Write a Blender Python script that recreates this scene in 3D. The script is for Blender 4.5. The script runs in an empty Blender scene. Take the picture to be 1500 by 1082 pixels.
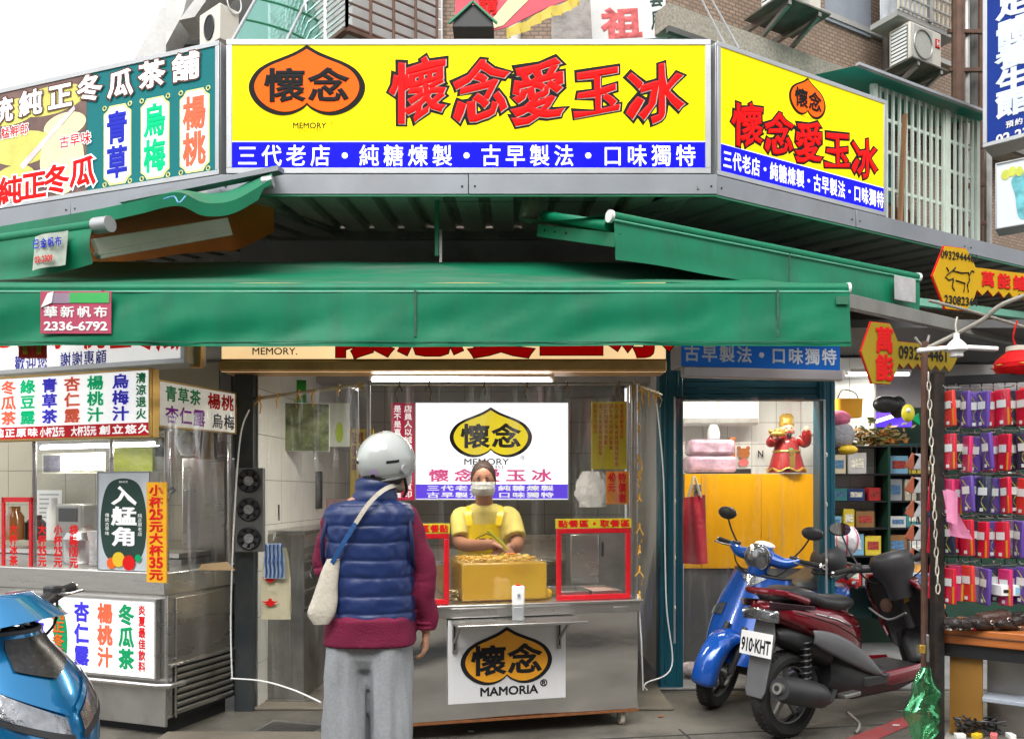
import bpy, bmesh, math, random
from mathutils import Vector, Matrix, noise
R = math.radians
random.seed(7)
S = bpy.context.scene
COL = S.collection
# ---------------------------------------------------------------- camera
F, CX, HY, CH = 1200.0, 750.0, 720.0, 1.42
cam = bpy.data.cameras.new('camera')
cam.sensor_width = 36
cam.lens = F / 1500 * 36
cam.shift_y = (HY - 541) / 1500
cam.clip_start = .05
cam.clip_end = 600
camo = bpy.data.objects.new('camera', cam)
COL.objects.link(camo)
camo.location = (0, 0, CH)
camo.rotation_euler = (R(90), 0, 0)
S.camera = camo
# ---------------------------------------------------------------- world, sun, exposure
EXPO = 0.2
EK = 1 / 2 ** EXPO
SUN_EL, SUN_AZ = R(52), R(200)
w = bpy.data.worlds.new('World')
S.world = w
w.use_nodes = True
nt = w.node_tree
bg = nt.nodes['Background']
sky = nt.nodes.new('ShaderNodeTexSky')
sky.sky_type = 'NISHITA'
sky.sun_disc = False
sky.sun_elevation = SUN_EL
sky.sun_rotation = SUN_AZ
sky.air_density = 1.0
sky.dust_density = 4.0
hs = nt.nodes.new('ShaderNodeHueSaturation')
hs.inputs['Saturation'].default_value = .05
hs.inputs['Value'].default_value = 2.2
nt.links.new(sky.outputs[0], hs.inputs['Color'])
nt.links.new(hs.outputs[0], bg.inputs[0])
bg.inputs[1].default_value = .15
sl = bpy.data.lights.new('sun', 'SUN')
sl.energy = 0.9
sl.angle = R(20)
sl.color = (1, .97, .92)
so = bpy.data.objects.new('sun', sl)
COL.objects.link(so)
# light comes from behind and above the camera, a little from the right
so.rotation_euler = (R(90) - SUN_EL, 0, R(18))
so.location = (0, -5, 12)
S.view_settings.view_transform = 'Standard'
S.view_settings.look = 'None'
S.view_settings.gamma = 1
S.view_settings.exposure = EXPO
S.view_settings.use_curve_mapping = False
S.cycles.transparent_max_bounces = 32
S.cycles.max_bounces = 7
S.cycles.sample_clamp_indirect = 6

# ---------------------------------------------------------------- helpers
def P(px, py, D):
    return Vector(((px - CX) / F * D, D, CH + (HY - py) / F * D))

def hexc(h):
    h = h.lstrip('#')
    o = []
    for i in (0, 2, 4):
        c = int(h[i:i + 2], 16) / 255
        o.append(c / 12.92 if c <= .04045 else ((c + .055) / 1.055) ** 2.4)
    return tuple(o)

MATS = {}
def mat(key, col, rough=.5, metal=0.0, var=.12, scale=6.0, bump=.0, bscale=40.0, dirt=0.0, dcol=(.05, .045, .035), dscale=2.5,
        emis=None, estr=0.0, evar=0.0, coat=0.0, spec=.5, stretch=(1, 1, 1), trans=0.0, ior=1.45, alpha=1.0, sub=0.0):
    if key in MATS:
        return MATS[key]
    if emis is not None or 'print' in key or 'sign' in key:
        spec = .1
    m = bpy.data.materials.new(key)
    m.use_nodes = True
    nt = m.node_tree
    N, L = nt.nodes, nt.links
    b = N['Principled BSDF']
    tc = N.new('ShaderNodeTexCoord')
    mp = N.new('ShaderNodeMapping')
    mp.inputs['Scale'].default_value = stretch
    L.new(tc.outputs['Object'], mp.inputs[0])
    n1 = N.new('ShaderNodeTexNoise')
    n1.inputs['Scale'].default_value = scale
    n1.inputs['Detail'].default_value = 6
    L.new(mp.outputs[0], n1.inputs['Vector'])
    cr = N.new('ShaderNodeValToRGB')
    cr.color_ramp.elements[0].position = .3
    cr.color_ramp.elements[1].position = .7
    cr.color_ramp.elements[0].color = (*[max(0, c * (1 - var)) for c in col], 1)
    cr.color_ramp.elements[1].color = (*[min(1, c * (1 + var)) for c in col], 1)
    L.new(n1.outputs[0], cr.inputs[0])
    out = cr.outputs[0]
    if dirt > 0:
        n2 = N.new('ShaderNodeTexNoise')
        n2.inputs['Scale'].default_value = dscale
        n2.inputs['Detail'].default_value = 9
        n2.inputs['Roughness'].default_value = .68
        L.new(mp.outputs[0], n2.inputs['Vector'])
        c2 = N.new('ShaderNodeValToRGB')
        c2.color_ramp.elements[0].position = .46
        c2.color_ramp.elements[1].position = .74
        c2.color_ramp.elements[0].color = (0, 0, 0, 1)
        c2.color_ramp.elements[1].color = (dirt, dirt, dirt, 1)
        L.new(n2.outputs[0], c2.inputs[0])
        mx = N.new('ShaderNodeMix')
        mx.data_type = 'RGBA'
        L.new(c2.outputs[0], mx.inputs[0])
        L.new(out, mx.inputs[6])
        mx.inputs[7].default_value = (*dcol, 1)
        out = mx.outputs[2]
    L.new(out, b.inputs['Base Color'])
    rr = N.new('ShaderNodeMapRange')
    rr.inputs[3].default_value = max(.02, rough * .8)
    rr.inputs[4].default_value = min(1, rough * 1.25)
    L.new(n1.outputs[0], rr.inputs[0])
    L.new(rr.outputs[0], b.inputs['Roughness'])
    b.inputs['Metallic'].default_value = metal
    b.inputs['Specular IOR Level'].default_value = spec
    b.inputs['Coat Weight'].default_value = coat
    b.inputs['Coat Roughness'].default_value = .06
    b.inputs['Transmission Weight'].default_value = trans
    b.inputs['IOR'].default_value = ior
    b.inputs['Alpha'].default_value = alpha
    if sub:
        b.inputs['Subsurface Weight'].default_value = sub
        b.inputs['Subsurface Radius'].default_value = (.02, .01, .006)
        b.inputs['Subsurface Scale'].default_value = .3
    if bump > 0:
        n3 = N.new('ShaderNodeTexNoise')
        n3.inputs['Scale'].default_value = bscale
        n3.inputs['Detail'].default_value = 4
        L.new(mp.outputs[0], n3.inputs['Vector'])
        bp = N.new('ShaderNodeBump')
        bp.inputs['Strength'].default_value = bump
        bp.inputs['Distance'].default_value = .02
        L.new(n3.outputs[0], bp.inputs['Height'])
        L.new(bp.outputs[0], b.inputs['Normal'])
    if emis is not None:
        if evar > 0:
            n4 = N.new('ShaderNodeTexNoise')
            n4.inputs['Scale'].default_value = 2.2
            L.new(mp.outputs[0], n4.inputs['Vector'])
            r4 = N.new('ShaderNodeMapRange')
            r4.inputs[1].default_value = .3
            r4.inputs[2].default_value = .7
            r4.inputs[3].default_value = estr * EK * (1 - evar)
            r4.inputs[4].default_value = estr * EK * (1 + evar)
            n4.inputs['Detail'].default_value = 5
            L.new(n4.outputs[0], r4.inputs[0])
            L.new(r4.outputs[0], b.inputs['Emission Strength'])
        else:
            b.inputs['Emission Strength'].default_value = estr * EK
        b.inputs['Emission Color'].default_value = (*emis, 1)
    MATS[key] = m
    return m

def film(key, base=.10, streak=.35, tint=(.9, .93, .95), stretch=(9, 9, .8)):
    if key in MATS:
        return MATS[key]
    m = bpy.data.materials.new(key)
    m.use_nodes = True
    nt = m.node_tree
    N, L = nt.nodes, nt.links
    N.remove(N['Principled BSDF'])
    o = N['Material Output']
    tr = N.new('ShaderNodeBsdfTransparent')
    tr.inputs[0].default_value = (.96, .97, .97, 1)
    gl = N.new('ShaderNodeBsdfGlossy')
    gl.inputs['Roughness'].default_value = .08
    gl.inputs[0].default_value = (*tint, 1)
    df = N.new('ShaderNodeBsdfTranslucent')
    df.inputs[0].default_value = (*tint, 1)
    ms = N.new('ShaderNodeMixShader')
    ms.inputs[0].default_value = .12
    L.new(gl.outputs[0], ms.inputs[1])
    L.new(df.outputs[0], ms.inputs[2])
    mix = N.new('ShaderNodeMixShader')
    tc = N.new('ShaderNodeTexCoord')
    mp = N.new('ShaderNodeMapping')
    mp.inputs['Scale'].default_value = stretch
    mp.inputs['Rotation'].default_value = (0, R(8), 0)
    n1 = N.new('ShaderNodeTexNoise')
    n1.inputs['Scale'].default_value = 1.6
    n1.inputs['Detail'].default_value = 7
    n1.inputs['Distortion'].default_value = .6
    cr = N.new('ShaderNodeValToRGB')
    cr.color_ramp.elements[0].position = .5
    cr.color_ramp.elements[1].position = .78
    cr.color_ramp.elements[0].color = (base, base, base, 1)
    cr.color_ramp.elements[1].color = (streak, streak, streak, 1)
    L.new(tc.outputs['Object'], mp.inputs[0])
    L.new(mp.outputs[0], n1.inputs['Vector'])
    L.new(n1.outputs[0], cr.inputs[0])
    L.new(cr.outputs[0], mix.inputs[0])
    L.new(tr.outputs[0], mix.inputs[1])
    L.new(ms.outputs[0], mix.inputs[2])
    bp = N.new('ShaderNodeBump')
    bp.inputs['Strength'].default_value = .5
    bp.inputs['Distance'].default_value = .03
    L.new(n1.outputs[0], bp.inputs['Height'])
    L.new(bp.outputs[0], gl.inputs['Normal'])
    L.new(mix.outputs[0], o.inputs[0])
    MATS[key] = m
    return m

class MB:
    def __init__(s):
        s.v, s.f = [], []
    def add(s, vs, fs):
        k = len(s.v)
        s.v += [tuple(a) for a in vs]
        s.f += [tuple(i + k for i in f) for f in fs]
        return s
    def box(s, x0, x1, y0, y1, z0, z1):
        return s.add([(x0, y0, z0), (x1, y0, z0), (x1, y1, z0), (x0, y1, z0), (x0, y0, z1), (x1, y0, z1), (x1, y1, z1), (x0, y1, z1)],
                     [(0, 3, 2, 1), (4, 5, 6, 7), (0, 1, 5, 4), (1, 2, 6, 5), (2, 3, 7, 6), (3, 0, 4, 7)])
    def obox(s, c, size, rot=None):
        a, b, d = [q / 2 for q in size]
        M = rot if rot is not None else Matrix.Identity(3)
        c = Vector(c)
        vs = [c + M @ Vector(q) for q in ((-a, -b, -d), (a, -b, -d), (a, b, -d), (-a, b, -d), (-a, -b, d), (a, -b, d), (a, b, d), (-a, b, d))]
        return s.add(vs, [(0, 3, 2, 1), (4, 5, 6, 7), (0, 1, 5, 4), (1, 2, 6, 5), (2, 3, 7, 6), (3, 0, 4, 7)])
    def bar(s, p0, p1, wd, ht, up=(0, 0, 1)):
        p0, p1 = Vector(p0), Vector(p1)
        d = p1 - p0
        L_ = d.length
        d.normalize()
        u = Vector(up)
        x = d.cross(u)
        if x.length < 1e-4:
            x = d.cross(Vector((0, 1, 0)))
        x.normalize()
        z = x.cross(d)
        M = Matrix((x, d, z)).transposed()
        return s.obox((p0 + p1) / 2, (wd, L_, ht), M)
    def loft(s, rings, cap=True, close=True):
        n = len(rings[0])
        k = len(s.v)
        for r in rings:
            s.v += [tuple(a) for a in r]
        for i in range(len(rings) - 1):
            for j in range(n if close else n - 1):
                a, b = k + i * n + j, k + i * n + (j + 1) % n
                s.f.append((a, b, b + n, a + n))
        if cap and close:
            s.f.append(tuple(k + j for j in reversed(range(n))))
            s.f.append(tuple(k + (len(rings) - 1) * n + j for j in range(n)))
        return s
    def tube(s, pts, r, n=10, cap=True):
        pts = [Vector(p) for p in pts]
        rs = r if isinstance(r, (list, tuple)) else [r] * len(pts)
        rings = []
        ref = None
        for i, p in enumerate(pts):
            t = (pts[min(i + 1, len(pts) - 1)] - pts[max(i - 1, 0)])
            if t.length < 1e-9:
                t = Vector((0, 0, 1))
            t.normalize()
            if ref is None:
                ref = Vector((0, 0, 1)) if abs(t.z) < .9 else Vector((1, 0, 0))
            x = t.cross(ref)
            if x.length < 1e-5:
                x = t.cross(Vector((0, 1, .3)))
            x.normalize()
            y = t.cross(x)
            ref = -y if False else ref
            rr = rs[i]
            ra, rb = rr if isinstance(rr, (tuple, list)) else (rr, rr)
            rings.append([p + x * ra * math.cos(2 * math.pi * j / n) + y * rb * math.sin(2 * math.pi * j / n) for j in range(n)])
        return s.loft(rings, cap)
    def cyl(s, p0, p1, r0, r1=None, n=16):
        return s.tube([p0, p1], [r0, r0 if r1 is None else r1], n)
    def grid(s, fn, nu, nv, thick=None):
        vs, fs = [], []
        for i in range(nu + 1):
            for j in range(nv + 1):
                vs.append(fn(i / nu, j / nv))
        for i in range(nu):
            for j in range(nv):
                a = i * (nv + 1) + j
                fs.append((a, a + nv + 1, a + nv + 2, a + 1))
        return s.add(vs, fs)
    def prism(s, pts, y0, y1):
        n = len(pts)
        return s.add([(a, y0, b) for a, b in pts] + [(a, y1, b) for a, b in pts],
                     [tuple(range(n)), tuple(reversed(range(n, 2 * n)))] + [(i, i + n, (i + 1) % n + n, (i + 1) % n) for i in range(n)])
    def prismM(s, pts, t, M):
        # outline in local xz swept along y by t, then transformed by the 4x4 matrix M
        n = len(pts)
        vs = [M @ Vector((a, -t / 2, b)) for a, b in pts] + [M @ Vector((a, t / 2, b)) for a, b in pts]
        return s.add(vs, [tuple(range(n)), tuple(reversed(range(n, 2 * n)))] + [(i, i + n, (i + 1) % n + n, (i + 1) % n) for i in range(n)])
    def ell(s, c, r, nu=20, nv=12, rot=None):
        c = Vector(c)
        M = rot if rot is not None else Matrix.Identity(3)
        rings = []
        for i in range(nv + 1):
            a = math.pi * (i + .02) / (nv + .04) - math.pi / 2
            rings.append([c + M @ Vector((r[0] * math.cos(a) * math.cos(2 * math.pi * j / nu), r[1] * math.cos(a) * math.sin(2 * math.pi * j / nu), r[2] * math.sin(a))) for j in range(nu)])
        return s.loft(rings)
    def lathe(s, prof, c=(0, 0, 0), n=20, axis='z', cap=True):
        c = Vector(c)
        rings = []
        for r, h in prof:
            ring = []
            for j in range(n):
                a = 2 * math.pi * j / n
                if axis == 'z':
                    q = Vector((r * math.cos(a), r * math.sin(a), h))
                elif axis == 'y':
                    q = Vector((r * math.cos(a), h, -r * math.sin(a)))
                else:
                    q = Vector((h, r * math.cos(a), r * math.sin(a)))
                ring.append(c + q)
            rings.append(ring)
        return s.loft(rings, cap)
    def torus(s, c, R0, r0, n=24, m=10, axis='y'):
        c = Vector(c)
        vs, fs = [], []
        for i in range(n):
            a = 2 * math.pi * i / n
            for j in range(m):
                b = 2 * math.pi * j / m
                rr = R0 + r0 * math.cos(b)
                h = r0 * math.sin(b)
                if axis == 'y':
                    q = (rr * math.cos(a), h, rr * math.sin(a))
                elif axis == 'z':
                    q = (rr * math.cos(a), rr * math.sin(a), h)
                else:
                    q = (h, rr * math.cos(a), rr * math.sin(a))
                vs.append(c + Vector(q))
        for i in range(n):
            for j in range(m):
                fs.append((i * m + j, ((i + 1) % n) * m + j, ((i + 1) % n) * m + (j + 1) % m, i * m + (j + 1) % m))
        return s.add(vs, fs)
    def mesh(s, name, m, smooth=None):
        me = bpy.data.meshes.new(name)
        me.from_pydata(s.v, [], s.f)
        me.update()
        bm = bmesh.new()
        bm.from_mesh(me)
        bmesh.ops.recalc_face_normals(bm, faces=bm.faces)
        bm.to_mesh(me)
        bm.free()
        if m is not None:
            me.materials.append(m)
        if smooth is not None:
            me.polygons.foreach_set('use_smooth', [True] * len(me.polygons))
            me.set_sharp_from_angle(angle=R(smooth))
        return me
    def build(s, name, m, parent=None, smooth=35, bevel=0, **k):
        o = bpy.data.objects.new(name, s.mesh(name, m, smooth))
        COL.objects.link(o)
        if parent is not None:
            o.parent = parent
        if bevel:
            md = o.modifiers.new('bevel', 'BEVEL')
            md.width = bevel
            md.segments = 2
            md.limit_method = 'ANGLE'
            md.angle_limit = R(40)
        for a, b in k.items():
            o[a] = b
        return o

def tag(o, label, cat, group=None, kind=None):
    o['label'] = label
    o['category'] = cat
    if group:
        o['group'] = group
    if kind:
        o['kind'] = kind
    return o

def thing(name, label, cat, loc=(0, 0, 0), rz=0.0, group=None, rot=None):
    o = bpy.data.objects.new(name, None)
    o.empty_display_size = .1
    COL.objects.link(o)
    o.location = loc
    o.rotation_euler = rot if rot is not None else (0, 0, rz)
    return tag(o, label, cat, group)

def copyobj(o, parent=None):
    c = o.copy()
    COL.objects.link(c)
    if parent is not None:
        c.parent = parent
    return c

KIDS = {}
def dup(root, label, loc=None, rot=None):
    c = root.copy()
    COL.objects.link(c)
    if loc is not None:
        c.location = loc
    if rot is not None:
        c.rotation_euler = rot
    c['label'] = label
    for ch in list(root.children):
        d = copyobj(ch, c)
        for g in list(ch.children):
            copyobj(g, d)
    return c

# glyph meshes -------------------------------------------------------------
GL = {}
def glyph(s, bold=0.0):
    k = (s, bold)
    if k not in GL:
        c = bpy.data.curves.new('g', 'FONT')
        c.body = s
        c.resolution_u = 2 if ord(s[0]) > 0x2000 else 4
        if bold > 0:
            c.bevel_depth = bold
            c.bevel_resolution = 0
        o = bpy.data.objects.new('g', c)
        me = bpy.data.meshes.new_from_object(o)
        vs = [v.co.copy() for v in me.vertices]
        fs = [tuple(p.vertices) for p in me.polygons]
        bpy.data.meshes.remove(me)
        bpy.data.objects.remove(o)
        bpy.data.curves.remove(c)
        if vs:
            bb = (min(v.x for v in vs), max(v.x for v in vs), min(v.y for v in vs), max(v.y for v in vs))
        else:
            bb = (0, 1, 0, 1)
        GL[k] = (vs, fs, bb, c)
    return GL[k]

def text_mb(toks, x0, x1, z0, z1, bold=0.0, vertical=False, y=0.0, fill=.94, thick=.0012, mb=None, jit=0.0, rise=0.0, brush=0.0):
    """letters in the local xz plane, reading from -y"""
    mb = mb or MB()
    if isinstance(toks, str):
        toks = list(toks) if any(ord(c) > 0x2e00 for c in toks) or vertical else [toks]
    n = len(toks)
    for i, t in enumerate(toks):
        if t == ' ':
            continue
        if vertical:
            a0, a1 = x0, x1
            b1 = z1 - (z1 - z0) * i / n
            b0 = z1 - (z1 - z0) * (i + 1) / n
        else:
            a0 = x0 + (x1 - x0) * i / n
            a1 = x0 + (x1 - x0) * (i + 1) / n
            b0, b1 = z0 + rise * i / n, z1 + rise * i / n
        vs, fs, bb, _ = glyph(t, bold)
        cw, chh = (a1 - a0), (b1 - b0)
        cx_, cz_ = (a0 + a1) / 2, (b0 + b1) / 2
        if ord(t[0]) > 0x2e00:
            kx, kz = cw * fill, chh * fill
            gx, gz = .5, .38
        elif t in '·-.':
            kx = kz = min(cw, chh) * fill * (2.0 if t == '·' else 1)
            gx, gz = (bb[0] + bb[1]) / 2, (bb[2] + bb[3]) / 2
        else:
            kx = cw * fill / max(1e-3, bb[1] - bb[0])
            kz = chh * fill / max(1e-3, bb[3] - bb[2])
            if n > 1 and len(t) == 1:
                kx = min(kx, kz)
            gx, gz = (bb[0] + bb[1]) / 2, (bb[2] + bb[3]) / 2
        yk = thick / bold if bold > 0 else 0
        rot = random.uniform(-jit, jit)
        c_, s_ = math.cos(rot), math.sin(rot)
        out = []
        for v in vs:
            gxv, gyv = v.x, v.y
            if brush:
                q_ = Vector((v.x * 2.6 + i * 3.1, v.y * 2.6, 1.7))
                gxv += brush * noise.noise(q_)
                gyv += brush * noise.noise(q_ + Vector((9, 4, 2))) + .10 * (v.x - .5) - .05 * math.sin(v.x * 5)
            a, b = (gxv - gx) * kx, (gyv - gz) * kz
            out.append((cx_ + a * c_ - b * s_, y - v.z * yk, cz_ + a * s_ + b * c_))
        mb.add(out, fs)
    return mb

def smooth_loop(pts, n=6):
    out = []
    m = len(pts)
    for i in range(m):
        p0, p1, p2, p3 = [Vector(pts[(i + k) % m]) for k in (-1, 0, 1, 2)]
        for j in range(n):
            t = j / n
            out.append(tuple(.5 * ((2 * p1) + (p2 - p0) * t + (2 * p0 - 5 * p1 + 4 * p2 - p3) * t * t + (3 * p1 - p0 - 3 * p2 + p3) * t ** 3)))
    return out

def curve(pts, n=8):
    pts = [Vector(p) for p in pts]
    q = [pts[0]] + pts + [pts[-1]]
    out = []
    for i in range(len(pts) - 1):
        p0, p1, p2, p3 = q[i:i + 4]
        for j in range(n):
            t = j / n
            out.append(.5 * ((2 * p1) + (p2 - p0) * t + (2 * p0 - 5 * p1 + 4 * p2 - p3) * t * t + (3 * p1 - p0 - 3 * p2 + p3) * t ** 3))
    out.append(pts[-1])
    return out

_half = [(0, 67), (17, 77), (36, 85), (58, 94), (75, 106), (85, 125), (81, 144), (66, 160), (45, 169), (25, 169), (8, 162)]
def peach(cx, cz, w, h):
    hp = [(x / 172.0, (120 - y) / 104.0) for x, y in _half]
    r = curve([(a, b, 0) for a, b in hp] + [(0, (120 - 155) / 104.0, 0)], 4)
    right = [(p.x, p.y) for p in r]
    left = [(-x, z) for x, z in reversed(right[1:-1])]
    return [(cx + x * w, cz + z * h) for x, z in right + left]

# a vertical plane through two ground points; local x runs A->B, -y faces the street
class Plane:
    def __init__(s, A, B):
        s.A, s.B = Vector(A).to_2d(), Vector(B).to_2d()
        s.d = (s.B - s.A).normalized()
        s.W = (s.B - s.A).length
        s.rz = math.atan2(s.d.y, s.d.x)
    def uv(s, px, py):
        k = (px - CX) / F
        # A + d*u = (k*Y, Y)
        u = (k * s.A.y - s.A.x) / (s.d.x - k * s.d.y)
        Y = s.A.y + s.d.y * u
        return u, CH + (HY - py) / F * Y
    def world(s, u, y, z):
        n = Vector((-s.d.y, s.d.x))
        q = s.A + s.d * u + n * y
        return Vector((q.x, q.y, z))

class Board:
    """a flat sign: body, face, frame bars and lettering in the frame of a Plane"""
    def __init__(s, name, label, cat, pl, u0, u1, z0, z1, face, body=None, depth=.12, fr=0.0, frm=None, off=0.0, group=None, tilt=0.0):
        o = pl.world(u0, off, z0)
        s.root = thing(name, label, cat, o, rot=(0, tilt, pl.rz), group=group)
        s.W, s.H, s.pl, s.u0, s.z0 = u1 - u0, z1 - z0, pl, u0, z0
        W, H = s.W, s.H
        if body:
            MB().box(0, W, .004, depth, 0, H).build('housing', body, s.root, bevel=.004)
        MB().box(fr, W - fr, -.004, .004 if body else depth, fr, H - fr).build('face', face, s.root)
        if fr:
            t = .012
            for q in ((0, W, 0, fr), (0, W, H - fr, H)):
                MB().box(q[0], q[1], -t, .003, q[2], q[3]).build('frame_bar', frm or body, s.root, bevel=.002)
            for q in ((0, fr), (W - fr, W)):
                MB().box(q[0], q[1], -t, .003, fr, H - fr).build('frame_bar', frm or body, s.root, bevel=.002)
    def px(s, px, py):
        u, z = s.pl.uv(px, py)
        return u - s.u0, z - s.z0
    def T(s, toks, x0, x1, z0, z1, m, bold=.012, vertical=False, y=-.006, name='lettering', fill=.94, frac=True, jit=0, outline=None, rise=0, ob=.035):
        if frac:
            x0, x1, z0, z1 = x0 * s.W, x1 * s.W, z0 * s.H, z1 * s.H
        if outline is not None:
            st = random.getstate()
            text_mb(toks, x0, x1, z0, z1, bold + ob, vertical, y + .001, fill, .001, jit=jit, rise=rise).build('lettering_outline', outline, s.root, smooth=None)
            random.setstate(st)
        return text_mb(toks, x0, x1, z0, z1, bold, vertical, y, fill, .0015, jit=jit, rise=rise).build(name, m, s.root, smooth=None)
    def TP(s, toks, px0, py0, px1, py1, m, **k):
        pm = (px0 + px1) / 2
        x0, x1 = s.px(px0, py0)[0], s.px(px1, py0)[0]
        return s.T(toks, x0, x1, s.px(pm, py1)[1], s.px(pm, py0)[1], m, frac=False, **k)
    def rect(s, x0, x1, z0, z1, m, name='panel', y=-.006, frac=True, t=.002):
        if frac:
            x0, x1, z0, z1 = x0 * s.W, x1 * s.W, z0 * s.H, z1 * s.H
        return MB().box(x0, x1, y, y + t, z0, z1).build(name, m, s.root)
    def poly(s, pts, m, name, y=-.006, t=.002):
        return MB().prism(pts, y, y + t).build(name, m, s.root)
    def logo(s, cx, cz, w, h, fillm, rim, txt, bold=.03):
        s.poly(peach(cx, cz, w, h), rim, 'logo_rim', -.008, .003)
        s.poly(peach(cx, cz - .003 * h, w * .90, h * .89), fillm, 'logo_field', -.011, .003)
        text_mb('懷念', cx - w * .37, cx + w * .37, cz - h * .32, cz + h * .2, bold, False, -.0135, .95, .0015).build('logo_lettering', txt, s.root, smooth=None)

def one(mb, name, label, cat, m, smooth=35, bevel=0, group=None, parent=None):
    """a thing that is a single mesh: origin is moved to its base"""
    xs = [v[0] for v in mb.v]; ys = [v[1] for v in mb.v]; zs = [v[2] for v in mb.v]
    c = ((min(xs) + max(xs)) / 2, (min(ys) + max(ys)) / 2, min(zs))
    mb.v = [(v[0] - c[0], v[1] - c[1], v[2] - c[2]) for v in mb.v]
    o = mb.build(name, m, None, smooth, bevel)
    o.location = c
    return tag(o, label, cat, group)

def remeshed(mb, name, m, parent, voxel=.01, smooth_it=4):
    o = bpy.data.objects.new('tmp', mb.mesh('tmp', None))
    COL.objects.link(o)
    md = o.modifiers.new('r', 'REMESH')
    md.mode = 'VOXEL'
    md.voxel_size = voxel
    ms = o.modifiers.new('s', 'SMOOTH')
    ms.iterations = smooth_it
    ms.factor = .6
    dg = bpy.context.evaluated_depsgraph_get()
    me = bpy.data.meshes.new_from_object(o.evaluated_get(dg))
    bpy.data.objects.remove(o)
    me.materials.clear()
    me.materials.append(m)
    me.polygons.foreach_set('use_smooth', [True] * len(me.polygons))
    me.name = name
    q = bpy.data.objects.new(name, me)
    COL.objects.link(q)
    if parent is not None:
        q.parent = parent
    return q

def sell(c, a, b, n=32, p=2.4, yaw=0.0):
    """superellipse ring in the horizontal plane"""
    out = []
    for j in range(n):
        t = 2 * math.pi * j / n
        x = a * math.copysign(abs(math.cos(t)) ** (2 / p), math.cos(t))
        y = b * math.copysign(abs(math.sin(t)) ** (2 / p), math.sin(t))
        out.append(Vector((c[0] + x * math.cos(yaw) - y * math.sin(yaw), c[1] + x * math.sin(yaw) + y * math.cos(yaw), c[2])))
    return out
# ---------------------------------------------------------------- materials
M_steel = mat('stainless steel', (.62, .61, .59), .28, 1.0, .06, 3, .05, 5, .35, (.22, .19, .15), 3, stretch=(1, 1, 6))
M_steeld = mat('dull steel', (.36, .35, .33), .42, .9, .15, 5, .05, 9, .5, (.1, .08, .06), 3)
M_alu = mat('aluminium frame', (.42, .43, .44), .4, .6, .06, 4, dirt=.35, dcol=(.3, .29, .27), dscale=5)
M_zinc = mat('zinc fascia', (.25, .265, .29), .42, .45, .08, 2, .02, 6, .45, (.16, .15, .14), 1.6)
M_black = mat('black plastic', (.018, .018, .02), .35, 0, .2, 8, .02, 60)
M_rubber = mat('rubber', (.014, .014, .014), .8, 0, .3, 20, .1, 80, .3, (.06, .055, .05))
M_white = mat('white paint', (.78, .78, .77), .45, 0, .04, 6, dirt=.3, dcol=(.45, .42, .36), dscale=4)
M_cream = mat('cream plastic', (.62, .58, .48), .4, 0, .05, 6, dirt=.3, dcol=(.3, .24, .15))
M_ink = mat('black print', (.02, .02, .022), .5, 0, 0)
M_dark = mat('dark gap', (.012, .013, .014), .7, 0, .3)
M_red = mat('red print', (.68, .004, .004), .4, 0, .04, emis=(1, .0, .0), estr=.16)
M_redp = mat('red paper print', (.62, .015, .015), .6, 0, .03)
M_blue = mat('blue print', (.02, .03, .45), .5, 0, .03)
M_green = mat('green print', (.01, .32, .12), .5, 0, .03)
M_orange = mat('orange print', (.8, .13, .02), .5, 0, .03)
M_purple = mat('purple print', (.3, .02, .4), .5, 0, .03)
M_wprint = mat('white print', (.85, .85, .85), .5, 0, .01, emis=(1, 1, 1), estr=.55)
M_wpaper = mat('white paper', (.8, .8, .78), .6, 0, .03)
M_ycase = mat('lit yellow face', (.75, .6, .0), .35, 0, .03, emis=(1, .84, 0), estr=.62, evar=.15)
M_ywhite = mat('lit yellow face side', (.75, .6, .0), .35, 0, .03, emis=(1, .80, 0), estr=.62, evar=.06)
M_bluelit = mat('lit blue face', (.004, .004, .5), .35, 0, .03, emis=(.005, .004, .8), estr=.55)
M_orlit = mat('lit orange field', (.80, .11, .005), .4, 0, .03, emis=(1, .11, .0), estr=.4)
M_rim = mat('dark grey rim print', (.012, .012, .012), .5, 0, .05)
M_green_aw = mat('green awning cloth', (.002, .165, .078), .45, 0, .10, 3, .28, 5, .55, (.02, .085, .055), 2.6, spec=.3, stretch=(1.6, 1, .6))
M_green_dk = mat('green awning cloth dusty', (.004, .15, .072), .55, 0, .10, 3, .2, 7, .75, (.15, .17, .15), 1.8, spec=.3, stretch=(.6, 1.3, 1))
M_greenm = mat('green painted metal', (.02, .20, .10), .4, .1, .1, 5, dirt=.4, dcol=(.1, .12, .1))
M_teal = mat('teal painted metal', (.006, .085, .125), .38, 0, .12, 3, .02, 10, .5, (.03, .04, .045), 2.2)
M_tile = mat('white glazed tile', (.70, .70, .67), .18, 0, .05, 4, .01, 8, .22, (.4, .37, .32), 2)
M_tileb = mat('beige glazed tile', (.40, .37, .28), .22, 0, .06, 4, .01, 8, .3, (.3, .26, .2), 2)
M_grout = mat('grout', (.16, .15, .14), .9, 0, .2)
M_conc = mat('grey concrete', (.30, .29, .28), .85, 0, .15, 4, .3, 30, .55, (.12, .115, .1), 2)
M_wood = mat('orange wood edge', (.42, .13, .03), .45, 0, .15, 5, .02, 30, .4, (.2, .06, .02), 4, stretch=(1, 6, 6))
M_yboard = mat('orange yellow board', (.85, .40, .004), .35, 0, .06, 2, .02, 3, .15, (.45, .2, .02), 3, stretch=(5, 5, 1))
M_yellow = mat('yellow plastic', (.72, .48, .02), .45, 0, .05)
M_tie = mat('yellow cord', (.70, .36, .02), .6, 0, .15)
M_skin = mat('skin', (.46, .24, .15), .5, 0, .08, 12, .03, 60, sub=.15)
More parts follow.
